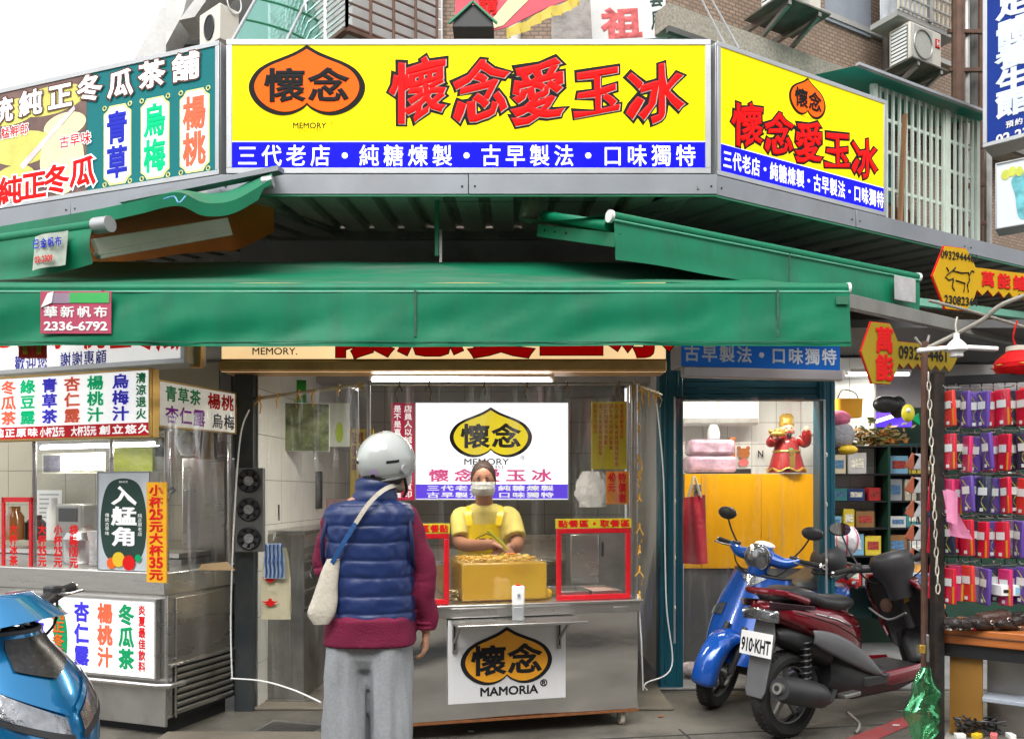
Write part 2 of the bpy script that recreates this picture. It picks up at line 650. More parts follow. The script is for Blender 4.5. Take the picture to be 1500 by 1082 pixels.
M_skin2 = mat('tanned skin', (.33, .15, .09), .5, 0, .08, 12, .03, 60, sub=.15)
M_film = film('clear plastic sheet', .03, .34)
M_film2 = film('clear plastic sheet hazy', .07, .7)
M_glass = film('clear glass', .05, .08, stretch=(1, 1, 1))
M_tube = mat('lit tube', (1, 1, 1), .5, 0, 0, emis=(1, .99, .96), estr=9)
M_fred = mat('red tape', (.55, .012, .02), .22, 0, .1, 20, .1, 60)
M_rust = mat('rusty pipe', (.13, .07, .05), .7, .3, .3, 12, .1, 50, .5, (.06, .03, .02), 8)
M_greenbag = film('green plastic bag', .5, .85, tint=(.16, .62, .30), stretch=(5, 5, 5))

# ---------------------------------------------------------------- ground
def ground_mat():
    m = mat('street concrete', (.125, .115, .095), .55, 0, .42, 1.1, .4, 45, .95, (.028, .025, .02), 1.9)
    return m
g = MB().grid(lambda a, b: (-150 + 300 * a, -150 + 300 * b, 0), 12, 12)
g.build('ground', ground_mat(), None, kind='structure', smooth=None)
# poured patch joints in the street
M_joint = mat('concrete joint', (.05, .048, .045), .9, 0, .3)
mb = MB()
for a, b in (((-2.0, 4.35), (-.7, 4.5)), ((-.7, 4.5), (1.7, 4.9)), ((1.2, 3.4), (1.0, 4.9)), ((-1.6, 3.2), (-.9, 5.2)), ((1.7, 4.9), (4.5, 5.4))):
    mb.bar((a[0], a[1], .002), (b[0], b[1], .002), .012, .004)
mb.build('ground_joint', M_joint, None, kind='structure', smooth=None)
# raised shop threshold slab
M_slab = mat('worn threshold slab', (.16, .14, .11), .6, 0, .2, 2, .2, 30, .7, (.09, .07, .05), 1.5)
MB().box(-1.68, 1.05, 5.32, 8.4, 0, .02).build('shop_floor', M_slab, None, kind='structure', bevel=.006)
MB().box(1.05, 4.5, 5.86, 9.4, 0, .02).build('side_floor', mat('grey floor', (.2, .2, .2), .6, 0, .1, dirt=.5), None, kind='structure', bevel=.006)
MB().box(-2.0, -1.0, 4.55, 4.75, 0, .035).build('threshold_stone', M_slab, None, kind='structure', bevel=.01)
# red painted line on the ground at the lower right
mr = mat('worn red road paint', (.30, .05, .05), .7, 0, .2, 9, .2, 60, .6, (.15, .12, .11), 7)
mb = MB()
a, b = Vector((1.72, 4.30, .004)), Vector((2.9, 5.05, .004))
a, b = P(1215, 1086, 1), None
def gp(px, py):
    D = CH * F / (py - HY)
    return Vector(((px - CX) / F * D, D, .005))
q = [gp(1225, 1088), gp(1275, 1088), gp(1385, 1040), gp(1350, 1040)]
MB().add(q, [(0, 1, 2, 3)]).build('road_line', mr, None, kind='structure', smooth=None)

# drain gratings
def grating(px, py, wx, wy, rz, label):
    c = gp(px, py)
    t = thing('drain_grating', label, 'drain', (c.x, c.y, .006), rz)
    MB().box(-wx / 2, wx / 2, -wy / 2, wy / 2, -.004, .004).build('pit', M_dark, t)
    mb = MB()
    for k in (-1, 1):
        mb.box(-wx / 2 - .015, wx / 2 + .015, k * wy / 2 - .012, k * wy / 2 + .012, -.002, .02)
        mb.box(k * wx / 2 - .012, k * wx / 2 + .012, -wy / 2, wy / 2, -.002, .018)
    mb.build('frame', M_steeld, t)
    mb = MB()
    n = int(wx / .022)
    for i in range(1, n):
        x = -wx / 2 + wx * i / n
        mb.box(x - .004, x + .004, -wy / 2, wy / 2, .0, .016)
    mb.box(-wx / 2, wx / 2, -.004, .004, .004, .0175)
    mb.build('bars', M_steeld, t, kind='stuff')
grating(425, 1022, .62, .30, R(-4), 'long steel drain grating by the threshold of the shop')
grating(415, 1078, .36, .42, R(-14), 'square dark drain grating nearest the camera, left of the customer')

# ---------------------------------------------------------------- main planes
LD = Vector((-1.836, .65)).normalized()
RD = Vector((1.445, .8)).normalized()
C0, C1 = Vector((-1.82, 5.2)), Vector((1.27, 5.2))
PC = Plane(C0, C1)
PL = Plane(C0 + LD * 6, C0)
PR = Plane(C1, C1 + RD * 8)
PRB = Plane(P(1000, 0, 6.9), Vector(P(1000, 0, 6.9).to_2d()) + RD * 9)

# ---------------------------------------------------------------- tiled walls
def tiled(name, label, pl, u0, u1, z0, z1, tw, th, tm, gap=.004, thick=.1, skip=None, off=0):
    w = thing(name, label, 'wall', pl.world(u0, off, z0), pl.rz)
    W, H = u1 - u0, z1 - z0
    MB().box(0, W, .004, thick, 0, H).build('backing', M_grout, w, smooth=None)
    me = MB().box(0, tw - gap, 0, .01, 0, th - gap).mesh('tile', tm, None)
    nx, nz = int(W / tw), int(H / th)
    for i in range(nx):
        for j in range(nz):
            if skip and skip(i, j):
                continue
            o = bpy.data.objects.new('tile', me)
            COL.objects.link(o)
            o.parent = w
            o.location = (i * tw, -random.uniform(0, .0012), H - (j + 1) * th)
            o.rotation_euler = (random.uniform(-.004, .004), 0, 0)
    return w
# left wall of the middle shop (seen obliquely), back wall, right wall
PWL = Plane((-1.66, 5.36), (-1.50, 8.0))
tiled('shop_wall', 'white tiled side wall behind the hanging plastic bags', PWL, 0, 2.64, 0, 2.4, .44, .30, M_tile)
PWB = Plane((-1.5, 8.0), (1.1, 8.0))
tiled('shop_wall', 'white tiled back wall behind the lit peach logo screen', PWB, 0, 2.6, 0, 2.7, .26, .30, M_tile)
MB().box(1.12, 1.2, 5.95, 8.0, 0, 2.7).build('partition', M_tile, None, kind='structure')
# left stall back wall
PLS = Plane(P(-260, 0, 7.0), P(338, 0, 6.15))
tiled('stall_wall', 'beige tiled wall behind the left drinks counter', PLS, 0, PLS.W, .3, 2.4, .27, .27, M_tileb)
# tiled wall of the right bay
PRT = Plane((1.25, 7.2), (3.2, 7.2))
tiled('bay_wall', 'white tiled wall above the orange counter front', PRT, 0, 1.95, .9, 2.6, .215, .19, M_tile)
# ceilings
def slab(name, x0, x1, y0, y1, z0, z1, m):
    MB().box(x0, x1, y0, y1, z0, z1).build(name, m, None, kind='structure', smooth=None)
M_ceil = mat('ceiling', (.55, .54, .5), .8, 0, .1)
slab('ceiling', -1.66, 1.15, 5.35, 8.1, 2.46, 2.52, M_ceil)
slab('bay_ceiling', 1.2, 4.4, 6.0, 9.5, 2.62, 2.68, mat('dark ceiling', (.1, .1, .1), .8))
c_ = MB()
a = PL.world(2.0, .35, 0); b = PL.world(6.05, .35, 0); c = (-1.62, 6.6); d = (-5.4, 7.9)
c_.add([(a.x, a.y, 2.42), (b.x, b.y, 2.42), (c[0], c[1], 2.42), (d[0], d[1], 2.42)], [(0, 1, 2, 3)])
c_.build('stall_ceiling', M_ceil, None, kind='structure', smooth=None)

# ---------------------------------------------------------------- zinc fascia with corrugated roof
def fascia(label, pl, u0, u1, z0=3.30, z1=3.425):
    t = thing('roof_fascia', label, 'fascia', pl.world(u0, 0, z0), pl.rz, 'grey sheet metal fascia under the shop signs')
    W = u1 - u0
    n = max(1, round(W / 1.35))
    for i in range(n):
        MB().box(W * i / n + .002, W * (i + 1) / n - .002, -.02 - .002 * (i % 2), .02, 0, z1 - z0).build('fascia_panel', M_zinc, t, bevel=.003)
    mb = MB()
    for i in range(n):
        for k in (.04, W / n - .04):
            mb.ell((W * i / n + k, -.024, .05), (.007, .004, .007), 8, 4)
    mb.build('screws', M_black, t, kind='stuff')
    MB().box(0, W, -.015, .0, -.012, 0).build('drip_edge', M_greenm, t)
fascia('middle length of grey sheet metal fascia under the wide yellow sign', PC, -.03, 3.12)
fascia('left length of grey sheet metal fascia under the teal tea shop sign', PL, 1.0, 5.98)
fascia('right length of grey sheet metal fascia running back under the window grille', PR, .02, 7.9)

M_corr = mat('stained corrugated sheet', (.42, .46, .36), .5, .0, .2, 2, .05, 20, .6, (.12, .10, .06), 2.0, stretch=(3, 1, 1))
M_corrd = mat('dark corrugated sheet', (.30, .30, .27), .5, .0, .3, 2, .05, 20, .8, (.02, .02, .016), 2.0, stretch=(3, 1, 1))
def corr(label, pl, u0, u1, y0, y1, z0, z1, pitch, m):
    t = thing('corrugated_roof', label, 'roof', pl.world(u0, 0, z0), pl.rz, 'corrugated porch roof sheets')
    nn = int((u1 - u0) / pitch)
    prof = []
    for i in range(nn):
        for a, h in ((0, 0), (.62, 0), (.70, .05), (.92, .05)):
            prof.append(((i + a) * pitch, h))
    prof.append((nn * pitch, 0))
    vs, fs = [], []
    for j in range(2):
        yy, zz = (y0, 0) if j == 0 else (y1, z1 - z0)
        for x, h in prof:
            vs.append((x, yy, zz + h))
    n = len(prof)
    for i in range(n - 1):
        fs.append((i, i + 1, i + 1 + n, i + n))
    MB().add(vs, fs).build('sheet', m, t, smooth=None)
    MB().box(0, nn * pitch, y0, y0 + .05, -.02, .0).build('edge_beam', M_steeld, t)
    MB().box(0, nn * pitch, y1 - .06, y1, z1 - z0 - .07, z1 - z0 - .005).build('purlin', M_steeld, t)
    return t
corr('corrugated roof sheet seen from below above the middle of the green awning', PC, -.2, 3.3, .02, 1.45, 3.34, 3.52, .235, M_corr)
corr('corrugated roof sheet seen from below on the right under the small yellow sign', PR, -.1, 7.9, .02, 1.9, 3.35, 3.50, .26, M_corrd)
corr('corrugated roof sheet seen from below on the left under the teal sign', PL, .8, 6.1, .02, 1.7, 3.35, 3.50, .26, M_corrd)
# dark wall behind, under the roof
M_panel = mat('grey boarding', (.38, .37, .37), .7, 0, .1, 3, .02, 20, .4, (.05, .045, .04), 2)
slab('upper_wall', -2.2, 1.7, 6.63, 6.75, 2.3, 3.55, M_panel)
q1 = PR.world(.3, 1.85, 0); q2 = PR.world(7.9, 1.85, 0)
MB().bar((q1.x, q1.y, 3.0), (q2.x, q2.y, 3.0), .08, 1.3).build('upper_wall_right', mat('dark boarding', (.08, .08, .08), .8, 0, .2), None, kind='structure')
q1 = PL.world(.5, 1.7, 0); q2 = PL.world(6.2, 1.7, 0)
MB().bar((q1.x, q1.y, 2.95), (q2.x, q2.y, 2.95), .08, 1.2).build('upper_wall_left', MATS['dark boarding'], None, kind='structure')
# bracket post and box on the upper wall
t = thing('roof_strut', 'green steel strut hanging from the porch roof above the awning', 'strut', P(640, 380, 5.5))
MB().box(-.014, .014, -.014, .014, .02, .46).build('post', M_greenm, t, bevel=.003)
MB().box(.016, .034, .0, .02, -.02, .2).build('brace', M_steeld, t)
MB().box(-.016, 1.15, .02, .045, .40, .425).build('rail', M_steeld, t)
for i in range(8):
    pass

# ---------------------------------------------------------------- big signs
zb, zt = 3.435, 4.285
sg = Board('shop_sign', 'wide lit yellow shop sign with orange peach logo and large red letters', 'sign', PC, 0.01, 3.09 - .01, zb, zt, M_ycase, M_alu, .28, .036, M_alu)
# blue band
u, z = sg.px(335, 207)
sg.rect(.036, sg.W - .036, .036, .036 + .165, M_bluelit, 'blue_band', -.006, frac=False)
sg.rect(.036, sg.W - .036, .2, .206, M_wprint, 'band_line', -.0065, frac=False)
sg.TP('三代老店·純糖煉製·古早製法·口味獨特', 345, 209, 1022, 248, M_wprint, bold=.014, fill=.84)
for px in (512, 690, 868):
    x, _ = sg.px(px, 100)
    MB().box(x - .0015, x + .0015, -.0052, -.0042, .21, sg.H - .04).build('face_seam', mat('yellow seam', (.5, .40, 0), .5, emis=(1, .8, 0), estr=.35), sg.root)
x, z = sg.px(450, 120)
sg.logo(x, z, (535 - 363) / F * 5.2, 104 / F * 5.2, M_orlit, M_rim, M_rim, .03)
for ch, p0, p1, q0, q1 in (('懷', 569, 659, 84, 178), ('念', 660, 750, 86, 180), ('愛', 745, 833, 88, 182), ('玉', 836, 914, 96, 176), ('冰', 914, 1006, 94, 182)):
    M_wout = mat('white edge print', (.55, .45, .40), .4, 0, 0)
    a0, a1 = sg.px(p0, 0)[0], sg.px(p1, 0)[0]
    b0, b1 = sg.px(p0, q1)[1], sg.px(p0, q0)[1]
    W2, H2 = a1 - a0, b1 - b0
    text_mb(ch, a0, a1, b0, b1, .072, False, -.0065, .93, .001, brush=.065).build('lettering_outline', M_rim, sg.root, smooth=None)
    text_mb(ch, a0 + .003, a1 + .004, b0 - .003, b1 - .003, .030, False, -.0085, .93, .001, brush=.065).build('lettering_edge', M_wout, sg.root, smooth=None)
    text_mb(ch, a0, a1, b0, b1, .024, False, -.0105, .93, .002, brush=.065).build('lettering', M_red, sg.root, smooth=None)
sg.TP('MEMORY', 428, 180, 480, 189, M_rim, bold=0.012)
sg.TP('SINCE 1951', 436, 188, 474, 194, mat('faint print', (.4, .3, 0), .6), bold=.0)
sg.TP('®', 483, 178, 490, 185, MATS['faint print'], bold=.0)

sr = Board('shop_sign', 'smaller lit yellow corner sign with little peach logo, right of the wide one', 'sign', PR, .035, PR.uv(1297, 0)[0], zb, zt + .0, M_ywhite, M_alu, .28, .03, M_alu)
W, H = sr.W, sr.H
sr.rect(.03, W - .03, .03, .205, M_bluelit, 'blue_band', -.006, frac=False)
sr.rect(.03, W - .03, .204, .209, M_wprint, 'band_line', -.0065, frac=False)
sr.T('三代老店·純糖煉製·古早製法·口味獨特', .03, .985, .055, .215, M_wprint, bold=.022, fill=.92)
sr.logo(W * .5, H * .80, .36, .27, M_orlit, M_rim, M_rim, .03)
for i, ch in enumerate('懷念愛玉冰'):
    a0 = W * (.07 + i * .173); a1 = a0 + W * .185
    b0, b1 = H * .27, H * .62
    text_mb(ch, a0, a1, b0, b1, .070, False, -.0065, .92, .001, brush=.065).build('lettering_outline', M_rim, sr.root, smooth=None)
    text_mb(ch, a0, a1, b0, b1, .024, False, -.0095, .92, .002, brush=.065).build('lettering', M_red, sr.root, smooth=None)
sr.T('MEMORY', .46, .54, .632, .65, MATS['faint print'], bold=0)

M_tealsign = mat('teal sign face', (.01, .14, .15), .4, 0, .05, emis=(.01, .16, .17), estr=.25)
uL = PL.W
sl_ = Board('tea_sign', 'teal winter melon tea shop sign with three white name plates, at upper left', 'sign', PL, 3.3, uL - .04, zb - .0, zt + .0, M_tealsign, M_alu, .28, .03, M_alu)
W, H = sl_.W, sl_.H
# printed photograph of winter melons on the left part
xm0 = sl_.px(0, 200)[0]
xm1 = sl_.px(128, 200)[0]
M_mel = mat('melon photo ground', (.16, .10, .09), .5, 0, .35, 5, emis=(.2, .13, .12), estr=.2)
M_melon = mat('melon print', (.55, .52, .13), .45, 0, .22, 6, emis=(.6, .56, .18), estr=.25)
M_melonp = mat('melon flesh print', (.68, .66, .36), .45, 0, .1, 6, emis=(.7, .68, .4), estr=.25)
sl_.rect(.03, xm1, .03, H - .03, M_mel, 'photo_print', -.006, frac=False)
def oval(cx, cz, a, b, rot, n=24):
    return [(cx + a * math.cos(t) * math.cos(rot) - b * math.sin(t) * math.sin(rot), cz + a * math.cos(t) * math.sin(rot) + b * math.sin(t) * math.cos(rot)) for t in [2 * math.pi * i / n for i in range(n)]]
for k, (px, py, a, b, rot, m_) in enumerate(((75, 148, .34, .10, .1, M_melon), (20, 165, .25, .09, .1, M_melon), (96, 184, .30, .085, .15, M_melonp), (34, 218, .30, .12, -.1, M_melon), (92, 252, .20, .24, .1, M_melonp), (20, 268, .22, .12, .3, M_melon))):
    x, z = sl_.px(px, py)
    z = min(max(z, .03 + b), H - .03 - b)
    sl_.poly(oval(x, z, min(a, abs(xm1 - x) - .004), b, rot * .3), m_, 'melon_print', -.0065 - .0006 * k, .0006)
x, z = sl_.px(70, 210)
sl_.poly([(x - .25, z - .12), (x - .22, z - .16), (x + .26, z + .19), (x + .25, z + .22)], mat('straw print', (.6, .52, .55), .4, emis=(.6, .52, .55), estr=.2), 'straw_print', -.0105, .0006)
def TS(s_, px, py, w_, h_, m_, bold=.03, out=None, y=-.013):
    x, z = sl_.px(px, py)
    k = w_ / 2
    if out is not None:
        text_mb(s_, x - k, x + k, z - h_ / 2, z + h_ / 2, bold + .05, False, y + .001, .94, .001).build('lettering_outline', out, sl_.root, smooth=None)
    text_mb(s_, x - k, x + k, z - h_ / 2, z + h_ / 2, bold, False, y, .94, .0015).build('lettering', m_, sl_.root, smooth=None)
M_brownout = mat('brown edge print', (.12, .05, .04), .5)
for ch, px, py in (('統', 5, 163), ('純', 47, 152), ('正', 90, 142), ('冬', 133, 130), ('瓜', 178, 123), ('茶', 224, 110), ('舖', 274, 99)):
    TS(ch, px, py, .235, .195, M_wprint, .03, M_brownout)
for ch, px, py in (('統', -28, 290), ('純', 17, 280), ('正', 52, 272), ('冬', 85, 263), ('瓜', 123, 252)):
    TS(ch, px, py, .25, .22, M_red, .035, M_wprint)
TS('艋舺郎', 24, 193, .27, .09, M_redp, .02, M_wprint)
TS('古早味', 112, 206, .29, .095, M_redp, .02, M_wprint)
M_gold = mat('pale gold print', (.65, .62, .25), .4, emis=(.6, .6, .25), estr=.3)
for s_, px, c in (('青草', 173, M_blue), ('烏梅', 228, mat('bright green print', (.0, .5, .2), .5, emis=(0, .5, .2), estr=.2)), ('楊桃', 286, mat('coral print', (.8, .14, .07), .5, emis=(.8, .1, .05), estr=.2))):
    x, _ = sl_.px(px, 200)
    k = .118
    z0, z1 = .04, H * .675
    sl_.poly([(x - k, z0 + .05), (x - k + .03, z0 + .03), (x - k + .05, z0), (x + k - .05, z0), (x + k - .03, z0 + .03), (x + k, z0 + .05), (x + k, z1 - .05), (x + k - .03, z1 - .03), (x + k - .05, z1), (x - k + .05, z1), (x - k + .03, z1 - .03), (x - k, z1 - .05)], M_gold, 'plate_rim', -.0065, .001)
    k -= .012
    sl_.poly([(x - k, z0 + .06), (x - k + .03, z0 + .04), (x - k + .05, z0 + .013), (x + k - .05, z0 + .013), (x + k - .03, z0 + .04), (x + k, z0 + .06), (x + k, z1 - .06), (x + k - .03, z1 - .04), (x + k - .05, z1 - .013), (x - k + .05, z1 - .013), (x - k + .03, z1 - .04), (x - k, z1 - .06)], M_wprint, 'name_plate', -.0085, .001)
    text_mb(s_, x - .095, x + .095, z0 + .035, z1 - .035, .04, True, -.0105, .95, .0015).build('lettering', c, sl_.root, smooth=None)
    for sx in (-1, 1):
        for zz in (z0 + .01, z1 - .01):
            MB().torus((x + sx * .108, -.0075, zz), .014, .004, 12, 5).build('scroll', M_gold, sl_.root)

# ---------------------------------------------------------------- main awning
XA0, XA1, YA, ZB, ZV = -2.95, 1.735, 4.25, 2.47, 2.175
aw = thing('awning', 'long green awning with hanging front flap over the whole stall front', 'awning', (0, YA, ZB))
def cloth(fn, nu, nv, name, m, par):
    return MB().grid(fn, nu, nv).build(name, m, par, smooth=60)
W = XA1 - XA0
def canopy(a, b):
    x = XA0 + W * a
    sag = .03 * math.sin(math.pi * b) + .01 * noise.noise(Vector((x * 2, b * 2, 0)))
    e = max(0, (x - .9) / .835)
    return (x - e * b * .27, .02 + b * 1.3, .035 + b * (.475 - .06 * e) - sag)
cloth(canopy, 60, 14, 'canopy', M_green_dk, aw)
M_under = mat('awning underside', (.02, .10, .06), .6, 0, .1)
def vseg(x0, x1, label=None):
    def f(a, b):
        x = x0 + (x1 - x0) * a
        fold = .024 * noise.noise(Vector((x * 1.6 + b, b * 1.2, 3.1))) + .009 * noise.noise(Vector((x * 6 + b * 3, b * 2.5, 8)))
        edge = .0
        return (x, -.035 + fold * (.3 + b) - .012 * b, -.01 - b * (ZB - ZV) + .004 * math.sin(x * 2.1) * b)
    return cloth(f, max(6, int((x1 - x0) * 22)), 10, 'flap_panel', M_green_aw, aw)
sx = [XA0, -2.1, P(610, 0, YA).x, P(1135, 0, YA).x, XA1]
for a, b in zip(sx[:-1], sx[1:]):
    vseg(a, b)
for x in sx[1:-1]:
    MB().box(x - .006, x + .006, -.05, -.045, -.255, -.012).build('seam', mat('stitched seam', (.03, .10, .06), .7, 0, .3, 30), aw)
MB().tube([(XA0, 0, .0), (XA1, 0, .0)], .03, 14).build('front_bar', M_green_aw, aw)
MB().tube([(XA0, -.036, -.022), (XA1, -.036, -.022)], .005, 8).build('flap_rod', mat('pale green piping', (.12, .4, .27), .4), aw)
MB().cyl((XA1, 0, 0), (XA1 + .014, 0, 0), .034).build('end_cap', M_white, aw)
MB().cyl((XA0 - .014, 0, 0), (XA0, 0, 0), .034).build('end_cap', M_white, aw)
for x in (-2.3, 1.3):
    MB().tube([(x, .03, -.02), (x + .3 * (1 if x < 0 else -1), .7, .12), (x, 1.3, .36)], .02, 8).build('folding_arm', M_alu, aw)
MB().box(XA0, 1.42, 1.3, 1.38, .40, .50).build('cassette', M_greenm, aw)
MB().box(XA1 - .075, XA1 - .012, -.056, -.05, -.09, -.05).build('patch', M_green_dk, aw)
MB().tube([(XA0 + (XA1 - XA0) * i / 60, -.054 + .026 * noise.noise(Vector(((XA0 + (XA1 - XA0) * i / 60) * 1.6 + .95, 1.14, 3.1))) * 1.2, ZV - ZB + .012) for i in range(61)], .0022, 5).build('hem_stitching', MATS['stitched seam'], aw)
# pink sticker on the flap
x0, x1 = P(70, 0, YA).x, P(172, 0, YA).x
zz0, zz1 = P(0, 492, YA).z - ZB, P(0, 431, YA).z - ZB
M_pink = mat('pink sticker', (.45, .06, .12), .5, 0, .1, dirt=.2)
st = MB().box(x0, x1, -.066, -.063, zz0, zz1).build('sticker', M_pink, aw)
text_mb('華新帆布', x0 + .01, x1 - .01, zz0 + .075, zz0 + .145, .025, False, -.068, .85, .001).build('lettering', M_wpaper, st, smooth=None)
text_mb('2336-6792', x0 + .015, x1 - .015, zz0 + .012, zz0 + .062, .035, False, -.068, .98, .001).build('lettering', M_wpaper, st, smooth=None)
MB().box(x0 + .15, x1 - .01, -.069, -.0665, zz1 - .06, zz1 - .008).build('torn_print', mat('bright green paper', (.05, .4, .1), .5), st)
MB().box(x0 + .06, x0 + .15, -.069, -.0665, zz1 - .062, zz1 - .01).build('torn_print', mat('mauve paper', (.3, .22, .3), .6), st)
MB().prism([(x0 + .005, zz1 - .085), (x0 + .06, zz1 - .06), (x0 + .07, zz1 - .002), (x0 + .04, zz1 - .012)], -.073, -.067).build('torn_corner', M_wpaper, st)

# ---------------------------------------------------------------- right retractable awning
A = P(896, 0, 4.5).to_2d()
PA2 = Plane(A, A + RD * 1.594 * 1.652)
W = PA2.W
a2 = thing('awning', 'short green awning with grey patch, on the right under the corner sign', 'awning', (A.x, A.y, 2.93), PA2.rz)
def f2(a, b):
    x = W * a
    return (x, -.02 + .03 * noise.noise(Vector((x * 2.2, b * 1.5, 5))) * b - .02 * b, -.01 - b * (.235 + .03 * noise.noise(Vector((x * 1.3, 0, 1)))))
for i in range(2):
    cloth((lambda i: (lambda a, b: f2((i + a) * .5, b)))(i), 18, 8, 'flap_panel', M_green_aw, a2)
cloth(lambda a, b: (W * a, b * 1.1, .02 + b * .30 - .03 * math.sin(math.pi * b)), 20, 8, 'canopy', M_green_dk, a2)
MB().tube([(0, 0, 0), (W, 0, 0)], .028, 12).build('front_bar', M_green_aw, a2)
MB().tube([(0, -.03, -.028), (W, -.03, -.028)], .005, 6).build('flap_rod', MATS['pale green piping'], a2)
MB().cyl((-.02, 0, 0), (0, 0, 0), .034).build('end_cap', M_white, a2)
MB().cyl((W, 0, 0), (W + .02, 0, 0), .034).build('end_cap', M_white, a2)
MB().box(W * .87, W * .955, -.078, -.072, -.21, -.045).build('patch', mat('grey tape patch', (.42, .42, .42), .5, 0, .15, 12, .2, 15, .4), a2, bevel=.003)
MB().box(W * .5 - .004, W * .5 + .004, -.054, -.05, -.22, -.03).build('seam', MATS['stitched seam'], a2)
# its roller and rail coming from the wall
inv2 = (Matrix.Translation(a2.location) @ Matrix.Rotation(PA2.rz, 4, 'Z')).inverted()
def lo(px, py, D):
    return inv2 @ P(px, py, D)
MB().tube([lo(797, 316, 5.4), lo(892, 331, 4.55)], .03, 12).build('roller', M_green_aw, a2)
MB().bar(lo(790, 338, 5.4), lo(905, 352, 4.5), .03, .075).build('rail', M_greenm, a2)
mb = MB()
for k in (.1, .25, .4):
    p = lo(790, 338, 5.4).lerp(lo(905, 352, 4.5), k)
    mb.ell(p + Vector((-.02, -.012, 0)), (.007, .007, .007), 8, 4)
mb.build('bolts', M_black, a2, kind='stuff')
MB().obox(lo(776, 306, 5.42), (.11, .09, .17), Matrix.Rotation(.2, 3, 'Y')).build('end_box', mat('dirty clear box', (.17, .17, .12), .35, 0, .4, 8, .3, 20, .6), a2, bevel=.02)
# long green rail running back on the right
q = [P(1215, 436, 5.0), P(1500, 500, 6.6), P(1320, 440, 6.0), P(1560, 470, 8)]
t = thing('awning_rail', 'grey sloping awning rail between awning end and lantern', 'rail', q[0])
MB().bar((0, 0, 0), q[1] - q[0], .05, .09).build('rail', mat('grey rail', (.2, .2, .18), .5, .3, .1, dirt=.4), t, bevel=.004)
t = thing('awning_rail', 'pale green sloping awning rail above the lantern', 'rail', q[2])
MB().bar((0, 0, 0), q[3] - q[2], .05, .06).build('rail', MATS['pale green piping'], t, bevel=.004)

# ---------------------------------------------------------------- left retractable awning
A = P(140, 0, 4.35).to_2d()
PA3 = Plane(A + LD * 2.4, A)
W = PA3.W
a3 = thing('awning', 'drooping green awning with orange underside and torn sign, at left', 'awning', (PA3.A.x, PA3.A.y, 2.83), PA3.rz)
def f3(a, b):
    x = W * a
    return (x, -.02 + .06 * noise.noise(Vector((x * 2.0, b * 1.5, 15))) * b - .03 * b, -.01 - b * (.24 - .04 * max(0, a - .8) * 5) + .03 * noise.noise(Vector((x * 1.5, 3, 1))) * b)
cloth(f3, 40, 8, 'flap_panel', M_green_aw, a3)
MB().tube([(0, 0, 0), (W, 0, .0)], .03, 12).build('front_bar', M_green_aw, a3)
MB().cyl((W, 0, 0), (W + .10, 0, .0), .042, n=18).build('end_cap', M_alu, a3)
s3 = MB().grid(lambda a, b: (W - .36 + .22 * a + .02 * b, -.075 - .012 * math.sin(a * 5), -.225 + .18 * b + .015 * a), 6, 4).build('torn_sign', mat('dirty clear sign', (.42, .47, .40), .5, 0, .2, 12, dirt=.5, dcol=(.12, .13, .1), dscale=8), a3)
text_mb('巴金帆布', W - .34, W - .13, -.12, -.06, .02, False, -.093, .9, .001).build('lettering', M_blue, s3, smooth=None)
text_mb('02-2309', W - .33, W - .19, -.195, -.155, .03, False, -.093, .9, .001).build('lettering', M_redp, s3, smooth=None)
# canopy rising from the bar to the wall roller, drooping in two waves (world points made local)
inv = a3.matrix_basis.inverted() if False else (Matrix.Translation(a3.location) @ Matrix.Rotation(PA3.rz, 4, 'Z')).inverted()
fr = [P(0, 338, 4.75), P(70, 326, 4.55), P(150, 312, 4.4), P(205, 300, 4.42), P(262, 288, 4.5), P(300, 303, 4.6), P(345, 299, 4.7), P(398, 268, 4.85)]
bk = [P(0, 400, 6.3), P(80, 395, 6.2), P(160, 385, 6.1), P(215, 380, 6.05), P(265, 372, 6.0), P(320, 368, 6.0), P(350, 365, 5.95), P(402, 340, 5.9)]
fr = curve(fr, 5); bk = curve(bk, 5)
def cf(a, b, o_=0):
    i = min(int(a * (len(fr) - 1)), len(fr) - 2); t_ = a * (len(fr) - 1) - i
    p = fr[i].lerp(fr[i + 1], t_); q_ = bk[i].lerp(bk[i + 1], t_)
    r_ = p.lerp(q_, b)
    r_.z += .25 * math.sin(math.pi * b) * (.4 + .6 * a) + o_
    return inv @ r_
cloth(lambda a, b: cf(a, b, .012), 35, 12, 'canopy', M_green_dk, a3)
M_orund = mat('orange awning lining', (.62, .20, .02), .6, 0, .12, 4, .05, 20, .3, (.2, .08, .02))
cloth(lambda a, b: cf(a, b, 0), 35, 12, 'canopy_lining', M_orund, a3)
hem = [inv @ (p + Vector((0, -.01, -.03))) for p in fr]
def hemf(a, b):
    i = min(int(a * (len(fr) - 1)), len(fr) - 2); t_ = a * (len(fr) - 1) - i
    p = fr[i].lerp(fr[i + 1], t_) + Vector((0, -.012, .02 - b * (.075 if a < .95 else .03)))
    return inv @ p
cloth(hemf, 50, 3, 'hem', M_green_aw, a3)
MB().bar(inv @ P(140, 365, 4.5), inv @ P(335, 332, 5.3), .035, .11).build('folding_arm', M_cream, a3, bevel=.004)
MB().bar(inv @ P(140, 372, 4.5), inv @ P(335, 338, 5.3), .045, .02).build('arm_rib', M_cream, a3, bevel=.004)
MB().cyl(inv @ P(385, 268, 4.9), inv @ P(400, 266, 4.9), .035).build('roller_end', M_alu, a3)
MB().tube([inv @ p for p in curve([P(240, 292, 4.4), P(255, 288, 4.38), P(262, 297, 4.37), P(272, 287, 4.4)], 5)], .004, 6).build('blue_tie', mat('blue string', (.15, .4, .7), .5), a3)
